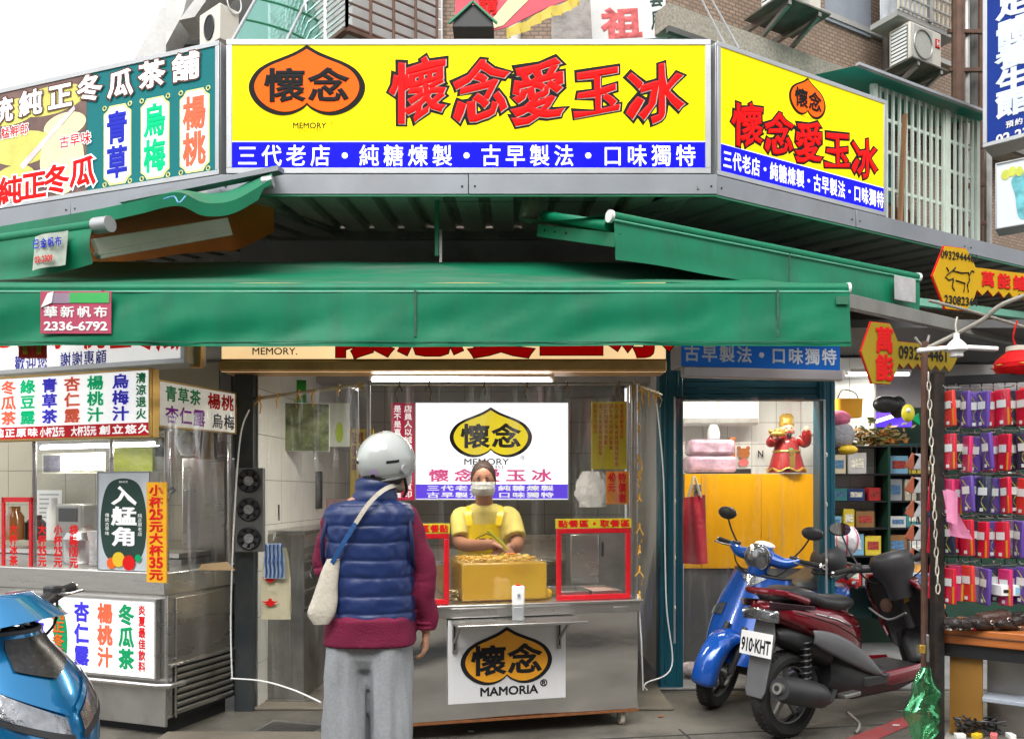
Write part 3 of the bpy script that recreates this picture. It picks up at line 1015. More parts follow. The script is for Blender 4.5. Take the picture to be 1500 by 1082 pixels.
# grey gutter flashing sticking out over the fascia at left
t = thing('flashing', 'loose grey metal flashing sticking out under the left end of the wide sign', 'flashing', P(385, 252, 5.05))
MB().bar(P(180, 296, 5.3) - t.location, P(412, 249, 4.98) - t.location, .07, .03).build('flashing_strip', M_zinc, t)
# ---------------------------------------------------------------- lit signs under the awning
M_warm = mat('lit warm face', (.8, .66, .40), .4, 0, .04, emis=(1, .68, .34), estr=.9, evar=.15)
M_warmlip = mat('warm wood tone lip', (.62, .36, .14), .35, .3, .1, 4, dirt=.4, dcol=(.35, .15, .04), dscale=6)  # wood-coloured lip, no emission of its own
PCB = Plane(P(325, 0, 5.2), P(975, 0, 5.2))
cb = Board('light_box', 'warm lit lightbox half hidden behind the green awning, MEMORY lettering at left', 'light box', PCB, 0, PCB.W, 2.18, 2.75, M_warm, M_warmlip, .2, .0)
x, z = cb.px(400, 468)
cb.logo(x, z, 92 / F * 5.2, 82 / F * 5.2, M_ycase, M_rim, M_rim, .03)
MB().box(0, cb.W, -.05, .0, .0, .065).build('lower_lip', M_warmlip, cb.root, bevel=.01)
MB().box(0, cb.W, -.03, .0, .065, .078).build('lip_bead', mat('amber bead', (.45, .2, .03), .4, 0, .3, 20), cb.root, bevel=.003)
cb.TP('MEMORY.', 368, 509, 438, 520, M_ink, bold=.01)
for i, ch in enumerate('懷念愛玉冰'):
    a0 = cb.px(478 + i * 103, 0)[0]; a1 = a0 + 100 / F * 5.2
    b0 = cb.px(500, 527)[1]; b1 = b0 + 98 / F * 5.2
    text_mb(ch, a0, a1, b0, b1, .055, False, -.006, .93, .001).build('lettering_outline', M_rim, cb.root, smooth=None)
    text_mb(ch, a0, a1, b0, b1, .04, False, -.008, .93, .001).build('lettering', M_red, cb.root, smooth=None)
# right blue light box
PBB = Plane(P(998, 0, 5.45), P(1230, 0, 5.65))
M_bluebox = mat('blue sign face', (.01, .10, .38), .4, 0, .05, emis=(.01, .1, .4), estr=.18)
bb_ = Board('light_box', 'blue lightbox with white letters half hidden behind the right end of the awning', 'light box', PBB, 0, PBB.W, 2.255, 2.7, M_bluebox, M_alu, .2, .0)
bb_.TP('古早製法·口味獨特', 1000, 506, 1226, 534, mat('pale print', (.6, .66, .7), .5), bold=.025, fill=.9)
MB().box(0, bb_.W, -.04, .02, -.075, -.004).build('lower_lip', M_alu, bb_.root, bevel=.008)
# left white light box
A = P(272, 0, 4.9).to_2d()
PLB = Plane(A + LD * 2.2, A)
M_wlit = mat('lit white face', (.8, .8, .8), .4, 0, .02, emis=(1, .99, .97), estr=.55, evar=.12)
lb = Board('light_box', 'white lightbox with red and blue letters half hidden behind the left of the awning', 'light box', PLB, 0, PLB.W, 2.19, 2.60, M_wlit, M_alu, .18, .03, M_alu)
for ch, px in (('純', 140), ('正', 178), ('冬', 213), ('瓜', 247), ('冰', 85), ('茶', 40), ('老', 5)):
    x, z = lb.px(px, 485)
    text_mb(ch, x - .09, x + .09, z - .12, z + .12, .045, False, -.008, .95, .001).build('lettering', M_red, lb.root, smooth=None)
lb.TP('歡迎您 謝謝惠顧', 22, 515, 158, 541, M_blue, bold=.012)
# small gold bracket at its right end
o = one(MB().obox(P(288, 515, 5.0), (.07, .05, .2)), 'bracket', 'small brass coloured bracket between left and middle lightboxes', 'bracket', M_warmlip, bevel=.006)
# two red envelopes
for px, lab in ((38, 'red paper charm hanging from the awning edge, left one of the pair'), (58, 'red paper charm with gold knot hanging from the awning edge, right one of the pair')):
    p = P(px, 522, 4.32)
    t = thing('red_charm', lab, 'charm', p, .1, 'red paper charms under the awning')
    MB().box(-.036, .036, -.006, .006, -.01, .07).build('packet', mat('red packet', (.5, .03, .015), .4), t, bevel=.003)
    MB().box(-.012, .012, -.01, -.005, .01, .055).build('gold_print', mat('gold foil', (.6, .35, .06), .3, .8), t)
    MB().tube([(0, 0, .07), (0, .0, .12)], .002, 6).build('string', M_redp, t)

# menu board on the left
A = P(222, 0, 4.6).to_2d()
PMB = Plane(A + LD * 1.9, A)
M_blit = mat('lit menu face', (.82, .82, .82), .4, 0, .02, emis=(1, 1, 1), estr=.62, evar=.06)
M_brass = mat('brass frame', (.35, .22, .06), .35, .7, .15, dirt=.3)
mbd = Board('menu_board', 'lit white menu board with coloured drink names above the left counter', 'menu board', PMB, 0, PMB.W, 1.725, 2.115, M_blit, M_brass, .06, .012, M_brass)
Wm, Hm = mbd.W, mbd.H
mbd.rect(.012, Wm - .012, .012, .085, mat('red band', (.5, .015, .02), .4, emis=(.6, .01, .02), estr=.25), 'red_band', -.006, frac=False)
cols = [('冬瓜茶', 22, 'or'), ('綠豆露', 40 + 0, 'gr'), ('青草茶', 76, 'bl'), ('杏仁露', 108, 'or'), ('楊桃汁', 140, 'gr'), ('烏梅汁', 178, 'bl')]
cm = {'or': MATS['coral print'], 'gr': MATS['bright green print'], 'bl': mat('violet blue print', (.05, .04, .6), .5, emis=(.05, .04, .6), estr=.2), 'rd': M_redp}
for s_, px, c in [('冬瓜茶', 14, 'or'), ('綠豆露', 42, 'gr'), ('青草茶', 74, 'bl'), ('杏仁露', 107, 'or'), ('楊桃汁', 141, 'gr'), ('烏梅汁', 178, 'bl')]:
    x, _ = mbd.px(px, 590)
    text_mb(s_, x - .066, x + .066, .095, Hm - .02, .035, True, -.008, .93, .001).build('lettering', cm[c], mbd.root, smooth=None)
x, _ = mbd.px(208, 590)
text_mb('清涼退火', x - .04, x + .04, .10, Hm - .02, .035, True, -.008, .93, .001).build('lettering', M_green, mbd.root, smooth=None)
text_mb(['純', '正', '原', '味'], mbd.px(-8, 0)[0], mbd.px(58, 0)[0], .02, .08, .03, False, -.008, .9, .001).build('lettering', M_wprint, mbd.root, smooth=None)
text_mb(['小', '杯', '25', '元', ' ', '大', '杯', '35', '元'], mbd.px(60, 0)[0], mbd.px(143, 0)[0], .018, .078, .035, False, -.008, .95, .001).build('lettering', M_wprint, mbd.root, smooth=None)
text_mb('創立悠久', mbd.px(146, 0)[0], mbd.px(222, 0)[0], .02, .08, .03, False, -.008, .9, .001).build('lettering', M_wprint, mbd.root, smooth=None)
# small side board
PSB = Plane(P(230, 0, 4.66), P(345, 0, 5.3))
sb = Board('menu_board', 'small white board with brushed drink names, right of the coloured menu', 'menu board', PSB, 0, PSB.W, 1.79, 2.06, mat('small board face', (.75, .73, .66), .5, 0, .05, emis=(1, .95, .85), estr=.22, evar=.4), M_brass, .05, .010, M_brass)
sb.T('青草茶', .08, .52, .55, .92, M_green, bold=.025)
sb.T('楊桃', .6, .97, .52, .92, M_redp, bold=.03)
sb.T('杏仁露', .08, .58, .08, .5, M_purple, bold=.025)
sb.T('烏梅', .66, .98, .08, .46, M_ink, bold=.02)

# ---------------------------------------------------------------- left drinks counter
PK = Plane(Vector((-2.0, 4.75)) + LD * 2.6, (-2.0, 4.75))
ct = thing('drinks_counter', 'stainless drinks counter with lit front panel and louvred side, at left', 'counter', PK.world(0, 0, 0), PK.rz)
W = PK.W
D_ = .62
MB().box(0, W, 0, D_, .10, .82).build('cabinet', M_steel, ct, bevel=.006)
MB().box(-.01, W + .015, -.03, D_ + .02, .82, .955).build('counter_top', M_steel, ct, bevel=.008)
MB().tube([(0, -.045, .30), (W - .03, -.045, .30), (W + .03, -.01, .30), (W + .04, D_ * .15, .30)], .016, 10).build('bumper_rail', M_steel, ct)
MB().box(0, W + .006, -.02, .0, .06, .28).build('kick_panel', M_steeld, ct, bevel=.004)
MB().box(.05, W - .05, .05, D_ - .05, 0, .1).build('plinth', M_dark, ct)
# lit panel
x0, x1 = PK.uv(20, 0)[0], W - .06
pn = MB().box(x0, x1, -.03, -.002, .335, .79).build('lit_panel', mat('lit counter face', (.8, .8, .8), .35, 0, .03, emis=(1, 1, 1), estr=.5, evar=.35), ct, bevel=.004)
for z in (.33, .785):
    MB().box(x0 - .01, x1 + .012, -.036, -.002, z, z + .012).build('panel_frame', M_steel, ct)
MB().box(x1, x1 + .012, -.036, -.002, .342, .785).build('panel_frame', M_steel, ct)
for s_, px, c, hw in (('冬瓜茶', 191, M_green, .062), ('楊桃汁', 160, cm['or'], .062), ('杏仁露', 126, cm['bl'], .062), ('烏梅汁', 61, cm['bl'], .062)):
    x = PK.uv(px, 900)[0]
    text_mb(s_, x - hw, x + hw, .375, .765, .045, True, -.033, .93, .001).build('lettering', c, pn, smooth=None)
x = PK.uv(214, 900)[0]
text_mb('炎夏最佳飲料', x - .028, x + .028, .37, .765, .03, True, -.033, .95, .001).build('lettering', M_redp, pn, smooth=None)
x = PK.uv(93, 900)[0]
MB().prism(oval(x + .01, .565, .055, .17, .1), -.0335, -.031).build('melon_print', M_green, pn)
text_mb('純正冬瓜', x - .055, x + .05, .40, .72, .03, True, -.036, .95, .001).build('lettering', M_orange, pn, smooth=None)
# louvred side: slats
me = MB().obox((0, 0, 0), (.012, D_ - .12, .03), Matrix.Rotation(R(35), 3, 'Y')).mesh('slat', M_steel, None)
MB().box(W + .001, W + .004, .05, D_ - .05, .10, .40).build('vent_gap', M_dark, ct)
for i in range(7):
    o = bpy.data.objects.new('slat', me)
    COL.objects.link(o)
    o.parent = ct
    o.location = (W + .012, D_ / 2, .13 + i * .04)
MB().box(W + .001, W + .02, .02, D_ - .02, .40, .415).build('side_trim', M_steel, ct, bevel=.002)
MB().box(W + .001, W + .012, .06, D_ - .06, .44, .80).build('side_door', M_steel, ct, bevel=.003)
MB().box(W + .010, W + .02, .05, .056, .10, .40).build('side_trim', M_steel, ct)
# posts and canopy frame of the counter
for u_, y_ in ((PK.uv(40, 0)[0], .05), (PK.uv(97, 0)[0], .35), (W - .03, .03), (W - .03, D_ - .03)):
    MB().cyl((u_, y_, .955), (u_, y_, 1.86), .014, n=10).build('post', M_steel, ct)
MB().bar((0, .03, 1.80), (W, .03, 1.80), .02, .05).build('top_rail', M_steel, ct)
# glass pane
MB().box(PK.uv(40, 0)[0], W - .045, .035, .039, .96, 1.78).build('glass_pane', M_glass, ct)
red_u0, red_u1 = PK.uv(2, 0)[0], PK.uv(46, 0)[0]
mb = MB()
fz0, fz1 = CH - (838 - 720) / F * 5.1, CH - (728 - 720) / F * 5.1
for q in ((red_u0, red_u1, fz0, fz0 + .03), (red_u0, red_u1, fz1 - .03, fz1), (red_u0, red_u0 + .022, fz0, fz1), (red_u1 - .022, red_u1, fz0, fz1)):
    mb.box(q[0], q[1], .0, .012, q[2], q[3])
one_ = mb.build('red_tape_frame', M_fred, ct)
# writing on the sheet: large cup, small cup, bag
for toks, px, c in ((['大', '杯', '35', '元'], 66, M_redp), (['小', '杯', '25', '元'], 89, M_redp), (['袋', '裝', '100', '元'], 112, M_redp), (['大', '杯', '冰', '茶'], 24, M_redp)):
    u_ = PK.uv(px, 0)[0]
    z1_ = CH - (768 - 720) / F * 4.95; z0_ = CH - (832 - 720) / F * 4.95
    text_mb(toks, u_ - .036, u_ + .036, z0_, z1_, .045, True, -.02, .95, .001).build('lettering', c, ct, smooth=None)
# poster box on the counter
def onPK(px, py, y=0.0):
    u_, z_ = PK.uv(px, py)
    return u_, z_
u0_, u1_ = PK.uv(148, 0)[0], PK.uv(224, 0)[0]
zt_ = CH - (690 - 720) / F * 4.8
pb = Board('poster_box', 'grey advertising box with dark green winter melon and white brush letters', 'poster', PK, u0_, u1_, .957, zt_, mat('pale grey print', (.42, .45, .48), .4, emis=(.5, .52, .55), estr=.15), M_alu, .07, .004, M_alu, off=-.02)
Wp, Hp = pb.W, pb.H
M_dg = mat('dark green print', (.03, .06, .05), .5)
mel = smooth_loop([(x * Wp, z * Hp, 0) for x, z in ((.5, .93), (.8, .86), (.93, .6), (.92, .3), (.8, .12), (.5, .07), (.2, .12), (.08, .3), (.07, .6), (.2, .86))], 5)
pb.poly([(p[0], p[1]) for p in mel], M_dg, 'melon_print')
M_wflat = mat('white flat print', (.8, .8, .8), .5, emis=(1, 1, 1), estr=.2)
pb.T(['入', '艋', '角'], .26, .78, .24, .86, M_wflat, bold=.035, vertical=True, y=-.009)
pb.T('傳統古早味', .15, .24, .35, .58, M_wflat, bold=0, vertical=True, y=-.009)
pb.T('純正原老店', .78, .87, .35, .58, M_wflat, bold=0, vertical=True, y=-.009)
pb.T('SINCE', .42, .6, .885, .905, M_wflat, bold=.0, y=-.009)
for k, (x, z, a, c) in enumerate(((.28, .07, .09, M_orange), (.42, .11, .12, M_yellow), (.62, .08, .12, M_redp), (.8, .13, .06, M_green))):
    pb.poly(oval(x * Wp, z * Hp, a * Wp, a * Wp * .95, 0), c, 'fruit_print', -.0095 - k * .0012, .001)
ys = Board('price_strip', 'orange yellow price strip with red numerals beside the melon poster', 'price strip', PK, PK.uv(226, 0)[0], PK.uv(254, 0)[0], .90, CH - (706 - 720) / F * 4.75, mat('amber strip', (.72, .36, .02), .5, emis=(.8, .4, .02), estr=.12), None, .006, off=-.055)
ys.T(['小', '杯', '25', '元', '大', '杯', '35', '元'], .12, .88, .02, .98, M_redp, bold=.04, vertical=True)

# cups in stacks on the counter, jars, boxes behind the glass
M_cup = mat('white plastic cups', (.7, .72, .72), .3, 0, .04)
for px, y_, n, lab in ((104, .18, 9, 'tallest stack of white plastic cups behind the glass'), (120, .16, 6, 'shorter stack of white plastic cups left of the poster box'), (135, .22, 5, 'short stack of cups partly hidden behind the poster box')):
    u_ = PK.uv(px, 0)[0]
    p = PK.world(u_, y_, .957)
    mb = MB()
    prof = []
    for k in range(n):
        prof += [(.030, k * .018 + (.0 if k else 0)), (.038, k * .018 + .016)]
    prof += [(.046, n * .018 + .05), (.048, n * .018 + .055)]
    one(MB().lathe(prof, p, 16), 'cup_stack', lab, 'cups', M_cup, group='stacks of white cups')
def crate_thing(px, py0, py1, w_, D, lab, m_, name='box', cat='box', dep=.15, group=None):
    p0, p1 = P(px, py1, D), P(px, py0, D)
    return one(MB().box(p0.x - w_ / 2, p0.x + w_ / 2, p0.y, p0.y + dep, p0.z, p1.z), name, lab, cat, m_, bevel=.006, group=group)
# stall back shelf and stuff
M_pot = mat('pot steel', (.6, .6, .6), .25, 1, .05)
p = PK.world(PK.uv(60, 0)[0], .33, .957)
t = thing('steel_pot', 'round steel pot with domed lid behind the left glass', 'pot', p)
MB().lathe([(.12, 0), (.13, .02), (.13, .15), (.135, .155)], n=24).build('body', M_pot, t)
MB().lathe([(.135, .156), (.11, .20), (.05, .225), (.015, .23)], n=24).build('lid', M_pot, t)
t = thing('photo_strip', 'strip of faded drink photographs hanging under the menu board', 'photo strip', P(107, 678, 5.6), PK.rz)
MB().box(-.28, .28, 0, .006, -.07, .07).build('print', mat('faded print', (.52, .50, .42), .5, 0, .2, 9), t)
for k, c in ((-.19, .03), (0.03, .4), (.2, .5)):
    MB().box(k - .075, k + .075, -.004, 0, -.055, .055).build('picture', mat('picture%d' % int(c * 10), (c * .8 + .05, c + .04, c * .7 + .08), .5, 0, .5, 30), t)
for k, (px, py0, py1, ww, D, lab, col) in enumerate((
        (193, 655, 700, .30, 5.9, 'yellow green carton behind the melon poster', (.45, .5, .03)),
        (205, 640, 668, .34, 6.0, 'dark framed picture above the yellow green carton', (.05, .06, .05)),
        (340, 0, 0, 0, 0, '', None))):
    if col:
        crate_thing(px, py0, py1, ww, D, lab, mat('carton%d' % k, col, .5, 0, .1), 'carton', 'carton', .05)
# steel cabinet at the right end, behind the sheet
t = thing('steel_cabinet', 'tall grey steel cabinet beside the dark post, behind the clear sheet', 'cabinet', P(298, 830, 5.6))
MB().box(-.15, .15, 0, .3, -.2, .75).build('body', M_steel, t, bevel=.01)
MB().box(-.155, .155, -.02, 0, .76, .86).build('top_box', M_alu, t, bevel=.005)
o = crate_thing(300, 612, 672, .12, 5.45, 'brown cardboard box on top of the grey steel cabinet', mat('cardboard', (.34, .23, .12), .8, 0, .1), 'carton', 'carton', .08)
o = one(MB().ell(P(275, 650, 5.4), (.075, .05, .085), 14, 8), 'plastic_bag', 'crumpled white bag hanging beside the brown cardboard box', 'bag', mat('white crumpled plastic', (.75, .75, .76), .3, 0, .1, 15, .8, 25))
t = thing('craft_paper', 'folded brown paper sheet lying on the left counter', 'paper', PK.world(PK.uv(283, 0)[0] , .2, .957))
MB().prism([(-.1, 0), (.12, .0), (.07, .05), (-.08, .035)], -.03, -.026).build('sheet', MATS['cardboard'], t)

# lit tube in the left stall
def lamp_tube(a, b, r, lab, power, size_y=.04):
    c = (a + b) / 2
    t = thing('tube_lamp', lab, 'lamp', c)
    MB().cyl(a - c, b - c, r, n=12).build('tube', M_tube, t)
    d = (b - a).normalized()
    up = Vector((0, 0, r + .012))
    MB().bar(a - c + up, b - c + up, .07, .025).build('batten', M_white, t, bevel=.003)
    for e in (a - c, b - c):
        MB().obox(e + up * .4, (.03, .03, .04)).build('end_cap', M_white, t)
    l = bpy.data.lights.new('tube_light', 'AREA')
    l.shape = 'RECTANGLE'
    l.size = (b - a).length
    l.size_y = size_y
    l.energy = power
    l.color = (1, .93, .80)
    lo_ = bpy.data.objects.new('tube_light', l)
    COL.objects.link(lo_)
    lo_.parent = t
    lo_.location = (0, 0, -r - .01)
    lo_.rotation_euler = (0, 0, math.atan2(d.y, d.x))
    return t
lamp_tube(P(545, 555, 5.35), P(808, 557, 5.35), .017, 'lit white fluorescent tube across the stall front above the cart', 26)
lamp_tube(Vector((-.9, 6.7, 2.40)), Vector((.9, 6.7, 2.40)), .017, 'lit fluorescent tube on the ceiling deep inside the shop', 36)
lamp_tube(P(60, 655, 5.55), P(232, 650, 5.35), .015, 'lit fluorescent tube under the left menu board', 7)
lamp_tube(P(1240, 548, 6.6), P(1330, 548, 7.2), .015, 'fluorescent tube in the accessory shop at right', 12)
lamp_tube(Vector((1.5, 6.2, 2.45)), Vector((2.4, 6.2, 2.45)), .015, 'unseen tube above the figurine bay, placed to light the orange board', 30)  # out of view, set in front of the orange board to brighten it

# ---------------------------------------------------------------- dark post with fans, between the stalls
p = P(357, 1040, 5.3)
t = thing('steel_post', 'dark blue grey steel post between the left counter and the middle stall', 'post', (p.x, p.y, 0))
MB().box(-.062, .062, 0, .09, 0, 2.18).build('column', mat('dark post paint', (.055, .065, .07), .4, .3, .2, 3, dirt=.6, dcol=(.12, .1, .07), dscale=3), t, bevel=.004)
fp = thing('fan_panel', 'grey metal panel with three small round fans, fixed to the dark post', 'fan panel', P(365, 808, 5.24), R(4))
k = 5.24 / F
MB().box(-.088, .088, 0, .06, 0, 123 * k).build('panel', mat('fan panel grey', (.20, .205, .20), .5, .4, .1, dirt=.3), fp, bevel=.003)
for i in range(3):
    z = (20 + i * 42) * k
    rg = MB().torus((0, -.004, z), .068, .009, 28, 8)
    ho = rg.build('fan_ring', M_black, fp)
    MB().lathe([(.066, 0), (.066, .002)], (0, -.006, z), 28, 'y').build('fan_well', M_dark, ho)
    bm_ = MB()
    for j in range(7):
        a = j * 2 * math.pi / 7 + i
        M_ = Matrix.Rotation(a, 3, 'Y') @ Matrix.Rotation(R(25), 3, 'X')
        bm_.obox(Vector((0, -.012, z)) + Matrix.Rotation(a, 3, 'Y') @ Vector((0, 0, .045)), (.026, .002, .04), M_)
    bm_.build('fan_blades', mat('fan blade', (.05, .05, .05), .3), ho)
    MB().cyl((0, -.008, z), (0, -.02, z), .030, n=20).build('fan_hub', mat('fan label', (.4, .4, .4), .35, .3, .35, 60), ho)

# ---------------------------------------------------------------- plastic curtains on poles
def pole(a, b, r, lab, m_=M_steeld, name='curtain_pole'):
    c = (Vector(a) + Vector(b)) / 2
    return one(MB().cyl(a, b, r, n=10), name, lab, 'pole', m_)
pA, pB, pC_, pD = P(372, 584, 5.35), P(540, 562, 4.72), P(925, 562, 4.98), P(968, 578, 5.5)
M_polb = mat('bamboo pole', (.35, .28, .17), .6, 0, .2, 8)
pole(pA, pB, .011, 'thin curtain pole slanting forward at the left of the stall front', M_polb)
pole(pB, pC_, .011, 'long thin curtain pole across the stall front', M_steeld)
pole(pC_, pD, .011, 'short curtain pole running back at the right of the stall front', M_polb)
pole((pB.x, pB.y, pB.z), (pB.x, pB.y, .02), .012, 'upright pipe carrying the curtain corner behind the customer', M_steeld)
vp = P(927, 562, 4.98)
for dx in (-.012, .022):
    pole((vp.x + dx, vp.y + .01, vp.z), (vp.x + dx, vp.y + .01, .72), .010, 'steel upright at the right end of the cart, %s of the pair' % ('left' if dx < 0 else 'right'), M_steel)
def curtain(a, b, z0, lab, m_, folds=5, amp=.02, off=0, seed=0, zdrop=0.0, reinf=False):
    a, b = Vector(a), Vector(b)
    t = thing('plastic_curtain', lab, 'curtain', (a.x, a.y, z0))
    d = b - a
    nrm = Vector((d.y, -d.x, 0)).normalized()
    def f(u, v):
        p = a.lerp(b, u)
        z = p.z * (1 - v) + (z0 + zdrop * math.sin(u * 3)) * v
        am = amp * (.35 + .65 * v)
        o_ = am * math.sin(u * folds * 6.28 + seed + .9 * math.sin(v * 3)) + am * .6 * noise.noise(Vector((u * 9, v * 2.2, seed)))
        q = Vector((p.x, p.y, z)) + nrm * (o_ + off)
        return q - Vector((a.x, a.y, z0))
    MB().grid(f, 64, 22).build('sheet', m_, t, smooth=80)
    return t
pA2 = Vector((pA.x, pA.y, pA.z)); pB2 = Vector(pB)
cl = curtain(pA2, pB2, .12, 'clear plastic curtain hanging over the left of the stall, behind the customer', M_film, 5, .022, .01, 1)
c2 = curtain(pB2, Vector((pC_.x, pC_.y, pC_.z)), .80, 'clear plastic curtain hanging across the cart in front of the worker', film('clear plastic sheet front', .03, .30), 6, .012, -.01, 4)
c3 = curtain(pC_, Vector((P(970, 0, 5.7).x, 5.7, pD.z)), .10, 'clear plastic curtain at the right end beside the teal column', M_film, 3, .02, -.01, 7)
a_ = P(345, 600, 5.05); b_ = P(236, 608, 4.62)
c4 = curtain(b_, a_, .86, 'clear plastic sheet wrapped round the end of the left counter', M_film2, 3, .03, -.03, 2)
# ties
def ties(par, a, b, n, m_, seed=0):
    rnd = random.Random(seed)
    o_ = Vector(par.location)
    for i in range(n):
        p = Vector(a).lerp(Vector(b), (i + .3 + .4 * rnd.random()) / n) - o_
        L_ = rnd.uniform(.03, .09)
        mb = MB()
        mb.torus(p, .018, .004, 12, 6, 'x')
        s_ = rnd.uniform(-.03, .03)
        mb.tube([p + Vector((0, -.015, -.01)), p + Vector((s_, -.025, -.02 - L_ * .4)), p + Vector((s_ * .4, -.02, -.02 - L_))], .004, 6)
        mb.tube([p + Vector((0, -.015, -.01)), p + Vector((-s_ - .01, -.03, -.02 - L_ * .3))], .004, 6)
        mb.build('tie', m_, par)
ties(cl, pA, pB, 6, M_tie, 1)
ties(c2, pB, pC_, 6, mat('brown cord', (.2, .12, .05), .6), 2)
ties(c3, pC_, pD, 6, M_tie, 3)
ties(c3, Vector((vp.x + .04, vp.y, 2.0)), Vector((vp.x + .04, vp.y, .75)), 9, M_tie, 4)
# white cords
def cord(pts, lab, m_=M_white, r=.005, cat='cord', name='cord'):
    return one(MB().tube(curve(pts, 8), r, 6), name, lab, cat, m_)
cord([P(365, 600, 5.25), P(352, 640, 5.2), P(343, 760, 5.15), P(338, 900, 5.1), P(340, 995, 5.1)], 'white cord running down the dark post')
cord([P(338, 993, 5.1), P(385, 997, 5.05), P(430, 1010, 4.9), P(470, 1028, 4.7)], 'white cord sagging from the post towards the customer')
cord([P(962, 590, 5.6), P(972, 700, 5.6), P(976, 880, 5.6), P(984, 975, 5.6), P(946, 1000, 5.4), P(948, 1010, 5.4)], 'white cord hanging down the teal column')
cord([P(934, 870, 4.95), P(939, 930, 5.0), P(942, 1010, 5.1)], 'white cord hanging behind the right end of the cart')

# things behind the glass of the left stall
M_jar = mat('amber syrup jar', (.22, .08, .02), .12, 0, .2, coat=.6)
for px, D, r_, h_, lab, m_ in ((22, 5.9, .06, .24, 'tall amber syrup jar on the back shelf at the left edge', M_jar), (52, 6.0, .07, .18, 'squat dark jar on the back shelf of the left stall', mat('dark jar', (.05, .045, .04), .2)), (78, 5.9, .045, .30, 'slim white bottle on the back shelf of the left stall', M_white), (205, 5.7, .05, .16, 'pale tumbler behind the melon poster', M_cup)):
    q = P(px, 790, D)
    one(MB().lathe([(r_, 0), (r_, h_ * .7), (r_ * .6, h_ * .85), (r_ * .6, h_), (0, h_)], q, 16), 'jar', lab, 'jar', m_)
q = P(60, 792, 5.9)
t = thing('back_shelf', 'dark shelf with a dull steel worktop behind the left counter', 'shelf', (q.x - .6, 5.85, .2), PK.rz)
MB().box(0, 2.0, 0, .3, .80, .83).build('worktop', M_steel, t)
MB().box(0, 2.0, .02, .28, 0, .79).build('cupboard', M_steeld, t)
q = P(118, 742, 5.6)
t = thing('sealing_machine', 'dark cup sealing machine with small screen behind the white cup stacks', 'machine', (q.x, q.y, 1.0), PK.rz)
MB().box(-.12, .12, -.1, .12, 0, .34).build('body', M_steeld, t, bevel=.015)
MB().box(-.08, .08, -.106, -.1, .22, .31).build('screen', M_black, t)
MB().box(-.05, .05, -.16, -.1, .06, .10).build('cup_holder', M_alu, t)
t = thing('wall_notice', 'pale notice sheet with grey print on the beige tiles of the left stall', 'notice', P(72, 742, 6.35), PK.rz)
MB().box(-.13, .13, 0, .004, -.13, .13).build('sheet', M_wpaper, t)
for i in range(6):
    MB().box(-.10, .10 - .03 * (i % 3), -.002, -.001, .09 - i * .035, .10 - i * .035).build('print_line', M_steeld, t)
t = thing('hanging_ladle', 'steel ladle hanging at the left of the small white menu board', 'ladle', P(250, 700, 5.5))
MB().tube([(0, 0, .2), (0, 0, -.05)], .005, 6).ell((0, -.02, -.08), (.045, .035, .03), 12, 8).build('ladle', M_pot, t)
# ---------------------------------------------------------------- the food cart
def cD(px):
    return 1 / (.2146 - .0000427 * (px - 640))
PT = Plane(P(498, 0, cD(498)), P(935, 0, cD(935)))
cart = thing('food_cart', 'stainless steel food cart with orange peach logo panel on its front', 'cart', PT.world(0, 0, 0), PT.rz)
W = PT.W
DZ = .72
M_brush = mat('brushed steel panel', (.74, .73, .71), .15, 1.0, .05, 2.2, .12, 2.2, .2, (.4, .37, .32), 2, stretch=(1, 1, 2.5))
MB().grid(lambda a, b: (W * a, +.012 + .005 * math.sin(b * 8.5 + 2.5 * noise.noise(Vector((a * 2.5, b * 1.0, 4)))) + .005 * noise.noise(Vector((a * 3.5, b * 2, 1))), .105 + .595 * b), 40, 30).build('front_sheet', M_brush, cart, smooth=80)
MB().box(0, W, .026, DZ, .105, .70).build('body', M_brush, cart, bevel=.004)
MB().box(-.01, W + .012, -.02, DZ + .02, .70, .755).build('apron_panel', M_steel, cart, bevel=.004)
MB().box(-.02, W + .02, -.035, DZ + .04, .756, .775).build('counter_top', M_steel, cart, bevel=.004)
MB().box(0, W, -.004, .0, .098, .112).build('rusty_edge', mat('rust edge', (.2, .07, .02), .8, 0, .3, 20), cart)
MB().box(W - .17, W - .07, -.024, -.018, .70, .735).build('nameplate', M_steeld, cart, bevel=.002)
for x in (.08, W - .08):
    for y in (.08, DZ - .08):
        mb = MB()
        mb.box(x - .03, x + .03, y - .03, y + .03, .09, .105)
        mb.box(x - .022, x - .016, y - .02, y + .02, .03, .09)
        mb.box(x + .016, x + .022, y - .02, y + .02, .03, .09)
        fk = mb.build('caster', M_alu, cart, bevel=.002)
        MB().lathe([(.0, -.014), (.036, -.014), (.042, -.008), (.042, .008), (.036, .014), (0, .014)], (x, y, .042), 20, 'x').build('wheel', mat('cream wheel', (.5, .46, .36), .5, 0, .1), fk)
def uvT(px, py):
    return PT.uv(px, py)
